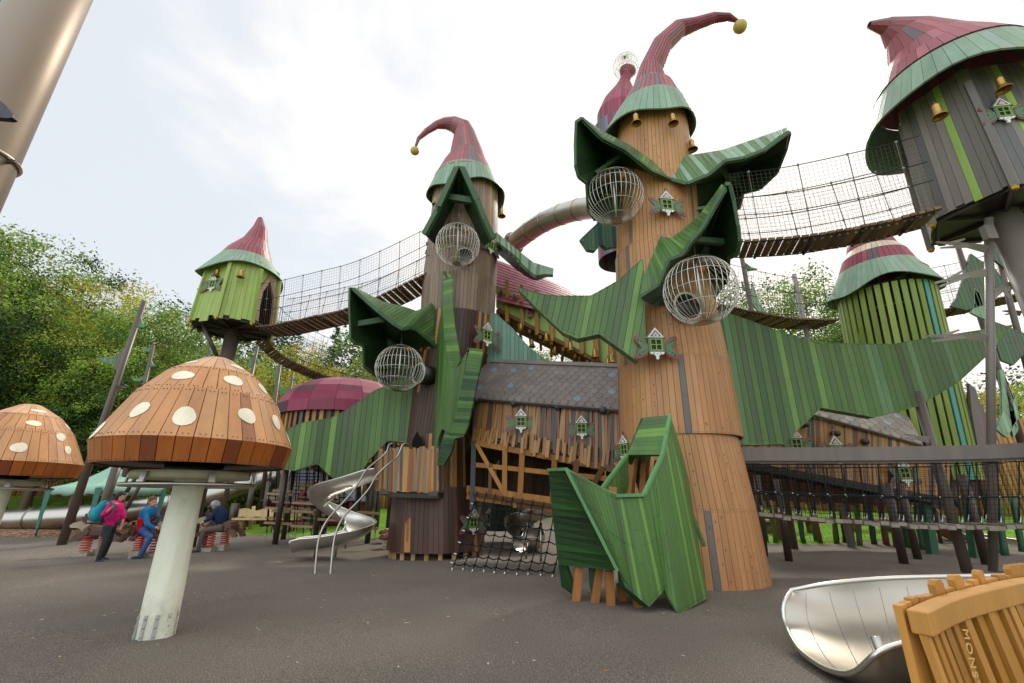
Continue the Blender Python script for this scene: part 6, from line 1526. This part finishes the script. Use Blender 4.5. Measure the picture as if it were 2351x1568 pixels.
# wood behind, its inner shade painted into darkened leaf greens
m=MB(); rng=random.Random(8)
def mass(m,n,fn,pal,s0,s1):
    for i in range(n):
        p=fn(); s=rng.uniform(s0,s1); a=rng.uniform(0,6.28); t=Vector((cos(a),sin(a)*.5,rng.gauss(0,.4))).normalized(); b=t.cross(Vector((rng.gauss(0,1),rng.gauss(0,1),rng.gauss(0,1)))).normalized(); m.add([p-t*s,p-b*s*.6,p+t*s,p+b*s*.6],[(0,1,2,3)],vary(rng.choice(pal),.2,rng))
DKL=[srgb('#263a18'),srgb('#1e3214'),srgb('#30481e'),srgb('#3a5222')]
def fwood():
    x=rng.uniform(-60,8); y=rng.uniform(36,42); h=13*(1-ss(-40,5,x)*.35)+2*sin(x*.8)+1.2*sin(x*2.1); z=rng.random()**.8*h; return Vector((x,y+rng.gauss(0,.8),gz(x,y)+z))
mass(m,70000,fwood,DKL,.1,.22)
def fwood2():
    x=rng.uniform(8,75); y=rng.uniform(44,50); h=9+2*sin(x*.5)+1.2*sin(x*1.7); z=rng.random()**.8*h; return Vector((x,y+rng.gauss(0,.8),gz(x,y)+z))
mass(m,40000,fwood2,DKL,.12,.25)
tag(m.build('woodland',[LEAF]),'dark green wood closing off the back of the playground','woodland',kind='stuff')
# undergrowth along the wood's edge
m=MB()
def fund():
    x=rng.uniform(-45,-2); y=31+1.5*sin(x*.6)+rng.gauss(0,.7); z=abs(rng.gauss(0,1.6))+.1; return Vector((x,y,gz(x,y)+z))
mass(m,12000,fund,[srgb('#39551f'),srgb('#4a6a26'),srgb('#2f481c')],.1,.2)
tag(m.build('undergrowth',[LEAF]),'leafy undergrowth at the foot of the left wood','undergrowth',kind='stuff')
# hedges (clipped evergreen shrubs)
def shrub(label,x0,x1,y,h,n,name='hedge',pal=None,dep=1.1):
    m=MB()
    def f():
        x=rng.uniform(x0,x1); z=h*rng.random()**.6*(.85+.15*sin(x*2.3)+.1*sin(x*5)); e=1-.5*(z/h)**3; return Vector((x,y+rng.uniform(-dep/2,dep/2)*e,gz(x,y)+z))
    mass(m,n,f,pal or [srgb('#6a8a24'),srgb('#4c6e22'),srgb('#86a02c'),srgb('#3a561e')],.05,.11)
    return tag(m.build(name,[LEAF]),label,'hedge','shrubs before the palisade')
xa=P(320,1180,23.6).x; xb=P(470,1180,23.6).x; xc=P(690,1180,23.6).x
shrub('bright green hedge behind the men and the long tube slide',xa,xb,23.7,P(400,1112,23.7).z-gz(xa,23.7),9000)
shrub('yellow-green hedge behind the log bench',xb+.2,xc,23.8,P(560,1100,23.8).z-gz(xb,23.8),12000)
# grass blades near the lawn's edge
m=MB()
for i in range(16000):
    if i%2: x=rng.uniform(4,24); y=17.0+rng.random()**2*6
    else: x=rng.uniform(-26,3); y=rng.uniform(22,27)
    z=gz(x,y); hh=rng.uniform(.04,.1); a=rng.uniform(0,3.1); m.add([(x-cos(a)*.012,y-sin(a)*.012,z),(x+cos(a)*.012,y+sin(a)*.012,z),(x+rng.gauss(0,.03),y,z+hh)],[(0,1,2)],vary(rng.choice([srgb('#7fae2a'),srgb('#94bd38'),srgb('#6b9a22')]),.15,rng))
tag(m.build('grass',[LEAF]),'short green grass along the lawn edges','grass',kind='stuff')
# ================================================================= reindeer spring riders
def deer_proto():
    k=.00232; f=lambda pts:[((x-420)*k,(1100-y)*k) for x,y in pts]
    br=srgb('#5c4034'); dk_=srgb('#4a3228'); cr=srgb('#a3947c')
    t=thing('spring_rider','','spring rider',(0,0,0),'reindeer spring riders')
    body=f([(325,840),(345,790),(380,765),(450,778),(520,788),(575,768),(625,785),(645,830),(640,880),(590,885),(540,882),(460,885),(380,885),(335,875)])
    m=MB(); m.prism(body,Vector((0,-.13,0)),X3,Z3,Y3,.26,br); m.prism(f([(395,830),(430,820),(540,822),(545,880),(400,880)]),Vector((0,-.17,0)),X3,Z3,Y3,.34,dk_)
    m.prism([(x,z) for x,z in f([(330,835),(350,800),(385,800),(410,840),(390,880),(345,880)])],Vector((0,-.19,0)),X3,Z3,Y3,.38,br); m.prism(f([(575,800),(610,785),(645,820),(640,875),(590,880),(570,840)]),Vector((0,-.19,0)),X3,Z3,Y3,.38,br)
    o=m.build('deer_body',[PAINT],t); bv=o.modifiers.new('b','BEVEL'); bv.width=.008; bv.segments=2
    for y in (-.19,.12):
        m=MB(); m.prism(f([(335,850),(375,875),(345,905),(290,935),(222,948),(205,938),(245,895),(305,870)]),Vector((0,y,0)),X3,Z3,Y3,.07,br); m.build('foreleg',[PAINT],t)
        m=MB(); m.prism(f([(590,850),(640,850),(700,880),(728,925),(722,945),(680,950),(655,915),(610,885)]),Vector((.0+(.03 if y>0 else 0),y,0)),X3,Z3,Y3,.07,br); m.build('hind_leg',[PAINT],t)
    m=MB(); m.prism(f([(150,772),(180,747),(260,722),(300,718),(340,735),(372,762),(345,810),(300,842),(285,815),(240,800),(165,797)]),Vector((0,-.09,0)),X3,Z3,Y3,.18,cr); m.build('head',[PAINT],t)
    for y in (-.12,.08):
        m=MB(); m.prism(f([(285,735),(288,702),(268,692),(272,676),(300,682),(292,648),(308,638),(326,672),(350,690),(388,676),(412,646),(426,654),(402,692),(352,714),(322,716),(322,740)]),Vector((.0,y,0)),X3,Z3,Y3,.04,dk_); m.build('antler',[PAINT],t)
    m=MB(); m.tube([((370-420)*k,-.26,(1100-745)*k),((370-420)*k,.26,(1100-745)*k)],.022,8,dk_); m.build('handlebar',[PAINT],t)
    for cx,cy,r,z0 in ((392,-.10,.115,.10),(497,.16,.10,.17)):
        m=MB(); n=90; m.tube([((cx-420)*k+r*cos(i/n*2*pi*6.2),cy+r*sin(i/n*2*pi*6.2),z0+(.5-z0)*i/n) for i in range(n+1)],.0135,6,srgb('#c0282a')); m.build('spring',[METALP],t)
        m=MB(); m.box(((cx-420)*k-.02,cy,z0/2-.03),(.36 if z0<.15 else .24,.24,z0+.04),srgb('#a39683')); m.box(((cx-420)*k+.03,cy-.125,.03),(.06,.01,.03),srgb('#b9b9b5')); m.build('base_block',[RAW],t)
    return t
D0=deer_proto()
def deer(u,v,rz,lab,Y=None):
    g=GG(u,v); T_=D0 if D0.get('label')=='' else copy_tree(D0); T_.name='spring_rider'; T_['label']=lab; place(T_,(g.x,g.y,gz(g.x,g.y)+.03),rz); return g
g1=deer(202,1279,R(6),'empty reindeer spring rider facing left beside the woman')
g2=deer(338,1282,R(178),'reindeer spring rider under the man in the blue and red jacket')
g3=deer(487,1268,R(-4),'reindeer spring rider under the man in navy with a grey cap')
# ================================================================= people
def caps(m,p,q,r0,r1,col,sq=1.0):
    p=Vector(p);q=Vector(q); m.tube([p,p.lerp(q,.5),q],[r0,(r0+r1)/2,r1],12,col); m.ball(p,r0,col,12,8); m.ball(q,r1,col,12,8)
def remesh(o,vox=.012,sm=4):
    r=o.modifiers.new('remesh','REMESH'); r.mode='VOXEL'; r.voxel_size=vox; r.use_smooth_shade=True
    s=o.modifiers.new('smooth','SMOOTH'); s.iterations=sm; s.factor=.5
    # the paint colour is uniform per part, so a plain material keeps it through the remesh
def plain(name,col,rough=.85,bump=.4,sc=90):
    m,nt,b=newmat(name); N=nt.nodes.new; tc=N('ShaderNodeTexCoord'); nz=N('ShaderNodeTexNoise'); nz.inputs['Scale'].default_value=14; nz.inputs['Detail'].default_value=6; L(nt,tc.outputs['Object'],nz.inputs['Vector'])
    mr=N('ShaderNodeMapRange'); mr.inputs[1].default_value=.3; mr.inputs[2].default_value=.7; mr.inputs[3].default_value=.82; mr.inputs[4].default_value=1.15; L(nt,nz.outputs[0],mr.inputs[0])
    vm=N('ShaderNodeVectorMath'); vm.operation='SCALE'; vm.inputs[0].default_value=col; L(nt,mr.outputs[0],vm.inputs['Scale']); L(nt,vm.outputs[0],b.inputs['Base Color']); b.inputs['Roughness'].default_value=rough; b.inputs['Specular IOR Level'].default_value=.25
    nb=N('ShaderNodeTexNoise'); nb.inputs['Scale'].default_value=sc*.25; L(nt,tc.outputs['Object'],nb.inputs['Vector']); bp=N('ShaderNodeBump'); bp.inputs['Strength'].default_value=bump; bp.inputs['Distance'].default_value=.02; L(nt,nb.outputs[0],bp.inputs['Height']); L(nt,bp.outputs[0],b.inputs['Normal'])
    return m
def hand(m,w,d,up,sz=1.0,curl=.5,thumb=1):
    """w wrist, d direction of the fingers, up palm normal"""
    d=Vector(d).normalized(); up=(Vector(up)-d*Vector(up).dot(d)).normalized(); s=d.cross(up)
    pal=w+d*.045*sz
    caps(m,w,pal+d*.02*sz,.027*sz,.034*sz,(.5,.5,.5))
    for i,(o,l) in enumerate(((-.03,.062),(-.01,.072),(.011,.068),(.031,.055))):
        b=w+d*.082*sz+s*o*sz; l=l*sz; k1=(d*cos(curl)-up*sin(curl)); k2=(d*cos(curl*2)-up*sin(curl*2)); mid=b+k1*l*.55; caps(m,b-d*.03*sz,b,.011*sz,.0105*sz,(.5,.5,.5)); caps(m,b,mid,.0105*sz,.0095*sz,(.5,.5,.5)); caps(m,mid,mid+k2*l*.5,.0095*sz,.008*sz,(.5,.5,.5))
    b=w+d*.03*sz-s*.03*sz*thumb; e=(d*.7-s*.6*thumb-up*.35).normalized(); caps(m,b,b+e*.04*sz,.014*sz,.012*sz,(.5,.5,.5)); caps(m,b+e*.04*sz,b+e*.04*sz+(e+d*.5).normalized()*.03*sz,.012*sz,.009*sz,(.5,.5,.5))
def person(label,J,cols,hair=None,cap=None,face=(1,0,0),sz=1.0):
    """J: joints in world space; cols: skin, top, legs, shoe"""
    root=(J['ankL']+J['ankR'])/2; root.z=gz(root.x,root.y)
    T_=thing('person',label,'person',root)
    c=(.5,.5,.5); C_=c
    f=Vector(face).normalized(); side=Vector((-f.y,f.x,0)); hd=J['head']; hr=.098*sz; upv=(hd-J['neck']).normalized(); fx=f
    m=MB(); 
    m.ball(hd+upv*.012,hr,c,16,12,sc=(.92,.92,1.12)); m.ball(hd+fx*.032-upv*.055,hr*.66,c,12,8); m.ball(hd+fx*.045-upv*.082,hr*.38,c,10,6)
    caps(m,hd+fx*.088+upv*.012,hd+fx*.112-upv*.03,.010,.016,c)                       # nose
    for s in(1,-1): m.ball(hd+side*s*.09-upv*.012-fx*.008,.028,c,8,6,sc=(.6,.6,1.1)); m.ball(hd+fx*.078+side*s*.034+upv*.03,.018,c,8,6)
    m.ball(hd+fx*.088-upv*.055,.02,c,8,5,sc=(1,1.2,.55))
    caps(m,J['neck']-upv*.03,hd-upv*.06,.055,.052,c)
    ch=J['chest']; pv=J['pelvis']
    caps(m,J['neck']-upv*.05,ch,.07,.12,c); caps(m,ch,pv,.12,.115,c); caps(m,J['shL'],J['shR'],.055,.055,c)
    for s in 'LR':
        caps(m,J['sh'+s],J['el'+s],.046*sz,.038*sz,c); caps(m,J['el'+s],J['wr'+s],.036*sz,.026*sz,c)
        d=J.get('hd'+s,(J['wr'+s]-J['el'+s]).normalized()); hand(m,J['wr'+s],d,J.get('hu'+s,Vector((0,1,0))),sz,J.get('cu'+s,.5),1 if s=='L' else -1)
        caps(m,pv,J['hip'+s],.1,.085,c); caps(m,J['hip'+s],J['kn'+s],.08,.055,c); caps(m,J['kn'+s],J['ank'+s],.054,.036,c)
    o=m.build('body',[plain('skin_tone',cols[0],.5,.05)],T_); 
    # fill None colours were only placeholders; the material is plain
    remesh(o,.0065,2)
    def cloth(name,fn,col,vox=.014,sm=4,rough=.9,bump=.6):
        m=MB(); fn(m); o=m.build(name,[plain(name+'_cloth',col,rough,bump)],T_); remesh(o,vox,sm); return o
    def top(m,lo=0,hi=1):
        a=J['neck']-upv*.035; b=J['waist'] if 'waist' in J else pv
        sh=(J['shL']+J['shR'])/2
        for k in range(9):
            t=k/8; p=sh.lerp(ch,t*2) if t<.5 else ch.lerp(b,(t-.5)*2); r=.118+.045*sin(pi*min(1,t*1.1)); wd=(J['shL']-J['shR'])*.5*(1-.45*t)
            if lo<=t<=hi:
                m.ball(p+wd*.55,r,c,12,8); m.ball(p-wd*.55,r,c,12,8); m.ball(p,r*1.08,c,12,8)
    sl_=J.get('sleeve',1.0)
    def jack(m):
        top(m); caps(m,J['neck']-upv*.05,J['neck']+upv*.005,.085,.072,c)
        for s in 'LR':
            caps(m,J['sh'+s],J['el'+s],.076,.062,c)
            if sl_>.1: caps(m,J['el'+s],J['el'+s].lerp(J['wr'+s],sl_),.06,.047,c)
    o=cloth('jacket',jack,cols[1])
    if 'lower' in J:
        m=MB(); top(m,.55,1.0); b=J['waist']; m.ball(b,.17,c,12,8); o=m.build('jacket_panel',[plain('panel_cloth',J['lower'],.9,.6)],T_); remesh(o,.014,3); sc_=o.modifiers.new('d','DISPLACE'); sc_.strength=.008; sc_.mid_level=0
    def trs(m):
        caps(m,pv+upv*.06,pv,.135,.14,c)
        for s in 'LR':
            caps(m,pv.lerp(J['hip'+s],.6),J['hip'+s],.12,.105,c); caps(m,J['hip'+s],J['kn'+s],.1,.07,c); caps(m,J['kn'+s],J['kn'+s].lerp(J['ank'+s],.45),.068,.064,c); caps(m,J['kn'+s].lerp(J['ank'+s],.45),J['ank'+s].lerp(J['kn'+s],.06),.064,.052,c)
    cloth('trousers',trs,cols[2])
    for s in 'LR':
        m=MB(); a=J['ank'+s]; fd=J['ft'+s].normalized(); caps(m,a-Z3*.0,a-Z3*.045,.045,.045,c); caps(m,a-Z3*.055-fd*.03,a-Z3*.06+fd*.09,.043,.038,c); caps(m,a-Z3*.065+fd*.09,a-Z3*.07+fd*.15,.038,.03,c)
        o=m.build('shoe',[plain('shoe_leather',cols[3],.6,.2)],T_); remesh(o,.009,2)
        m=MB(); sd=fd.cross(Z3).normalized(); q=[a-Z3*.105+fd*x+sd*y for x,y in((-.075,-.035),(.0,-.04),(.1,-.045),(.17,-.03),(.18,0),(.17,.03),(.1,.045),(0,.04),(-.075,.035))]; m.slab(q,.022,srgb('#d8d5cf'),a+Z3*5); m.build('sole',[MATTE],o) 
    if hair:
        m=MB(); kind,col=hair
        m.ball(hd+upv*.03-fx*.018,hr*1.1,c,14,10,sc=(.95,.95,1.05)); 
        if kind=='long':
            caps(m,hd-fx*.045,hd-fx*.07-upv*.16,.085,.06,c)
            for s in(1,-1): caps(m,hd+side*s*.07+upv*.02,hd+side*s*.085-upv*.2+fx*.03,.04,.034,c); caps(m,hd+side*s*.085-upv*.2+fx*.03,hd+side*s*.075-upv*.33+fx*.05,.034,.018,c)
        else: m.ball(hd-fx*.05-upv*.02,hr*.85,c,12,8)
        o=m.build('hair',[plain('hair_strands',col,.55,.8,300)],T_); remesh(o,.01,2)
    if kind_cap(cap):
        m=MB(); m.ball(hd+upv*.045-fx*.01,hr*1.12,c,14,10,sc=(1,1,.85)); q=[hd+upv*.045+fx*.09+side*y+fx*x for x,y in((0,-.07),(.05,-.065),(.09,-.03),(.095,0),(.09,.03),(.05,.065),(0,.07))]; m.slab(q,.015,c,hd+Z3*3); o=m.build('cap',[plain('cap_cloth',cap,.9,.3)],T_); remesh(o,.008,2)
    for s in(1,-1):
        m=MB(); m.ball(hd+fx*.094+side*s*.033+upv*.022,.009,srgb('#241a14'),8,6); m.build('eye',[MATTE],T_)
    return T_
def kind_cap(c): return c is not None
SKT=srgb('#c9967c')
Yw=GG(232,1291).y; W=lambda u,v,d=0: P(u,v,Yw+d)
J=dict(head=W(277,1141),neck=W(268,1156,.0),chest=W(262,1172),pelvis=W(252,1207),waist=W(253,1205),shL=W(258,1160,-.2),shR=W(274,1160,.2),
 elL=W(238,1181,-.30),wrL=W(260,1163,-.27),hdL=Vector((.4,.1,1)),huL=Vector((-1,0,.2)),cuL=1.2,elR=W(284,1188,.2),wrR=W(279,1209,.12),hdR=Vector((-.1,0,-1)),huR=Vector((1,0,0)),
 hipL=W(247,1211,-.1),hipR=W(256,1211,.12),knL=W(242,1243,-.1),ankL=W(226,1283,-.08),ftL=Vector((1,-.15,0)),knR=W(250,1243,.15),ankR=W(236,1277,.3),ftR=Vector((1,-.1,0)),sleeve=.12)
person('woman in a bright pink fleece and dark jeans walking right beside the gazebo',J,(SKT,srgb('#d81d72'),srgb('#3c3c40'),srgb('#2a2c36')),hair=('long',srgb('#2c211d')),face=(.9,-.25,-.15))
bk=W(222,1178,-.02); BKP=thing('backpack','teal backpack on the back of the woman in pink','backpack',bk)
m=MB(); caps(m,W(238,1160,-.05),W(222,1184,-.05),.11,.15,(1,1,1)); caps(m,W(232,1170,.08),W(224,1186,.08),.12,.13,(1,1,1)); m.ball(W(217,1176,0),.12,(1,1,1)); o=m.build('bag_body',[plain('teal_nylon',srgb('#1f8fa3'),.6,.5)],BKP); remesh(o,.014,3)
m=MB(); m.tube(smooth([W(238,1154,-.2),W(252,1151,-.27),W(262,1160,-.38),W(258,1180,-.36),W(240,1192,-.25)],4),.016,6,srgb('#1b6f80')); m.build('strap',[CLOTH],BKP)
m=MB(); caps(m,W(232,1186,-.24),W(234,1198,-.22),.035,.035,srgb('#3a3d44')); m.build('bottle',[MATTE],BKP)
Y2=g2.y; W=lambda u,v,d=0: P(u,v,Y2+d)
J=dict(head=W(350,1152),neck=W(345,1167),chest=W(339,1184),pelvis=W(330,1216),waist=W(329,1213),shL=W(334,1173,-.2),shR=W(352,1173,.18),
 elL=W(338,1204,-.3),wrL=W(354,1212,-.22),hdL=Vector((1,.3,.1)),huL=Vector((0,0,1)),cuL=1.0,elR=W(371,1192,.15),wrR=W(361,1208,.05),hdR=Vector((.6,-.3,-.6)),huR=Vector((0,0,1)),cuR=1.0,
 hipL=W(331,1219,-.15),hipR=W(334,1216,.15),knL=W(346,1233,-.28),ankL=W(323,1273,-.25),ftL=Vector((-.85,-.5,0)),knR=W(378,1192,.25),ankR=W(383,1225,.3),ftR=Vector((1,0,-.2)),sleeve=.95,lower=srgb('#c41f2a'))
person('bearded man in a blue and red jacket sitting on the middle spring rider',J,(SKT,srgb('#1f6f9c'),srgb('#3f5f94'),srgb('#34405c')),hair=('short',srgb('#6a4a34')),face=(.95,-.25,-.25))
Y4=g3.y; W=lambda u,v,d=0: P(u,v,Y4+d)
J=dict(head=W(495,1160),neck=W(503,1169),chest=W(509,1184),pelvis=W(509,1210),waist=W(510,1207),shL=W(498,1172,-.2),shR=W(510,1172,.2),
 elL=W(484,1190,-.25),wrL=W(470,1197,-.22),hdL=Vector((-1,0,-.5)),huL=Vector((0,0,1)),cuL=.7,elR=W(490,1192,.25),wrR=W(476,1202,.15),hdR=Vector((-1,0,-.4)),huR=Vector((0,0,1)),cuR=.8,
 hipL=W(505,1212,-.14),hipR=W(505,1212,.14),knL=W(468,1218,-.25),ankL=W(455,1259,-.25),ftL=Vector((-.95,-.3,0)),knR=W(474,1220,.25),ankR=W(468,1254,.3),ftR=Vector((-1,0,0)),sleeve=.9)
person('man in a navy jacket and grey cap sitting on the right spring rider',J,(SKT,srgb('#1d2c48'),srgb('#5d554e'),srgb('#4a4744')),hair=('short',srgb('#8a8580')),cap=srgb('#9aa0aa'),face=(-.9,-.1,-.45))
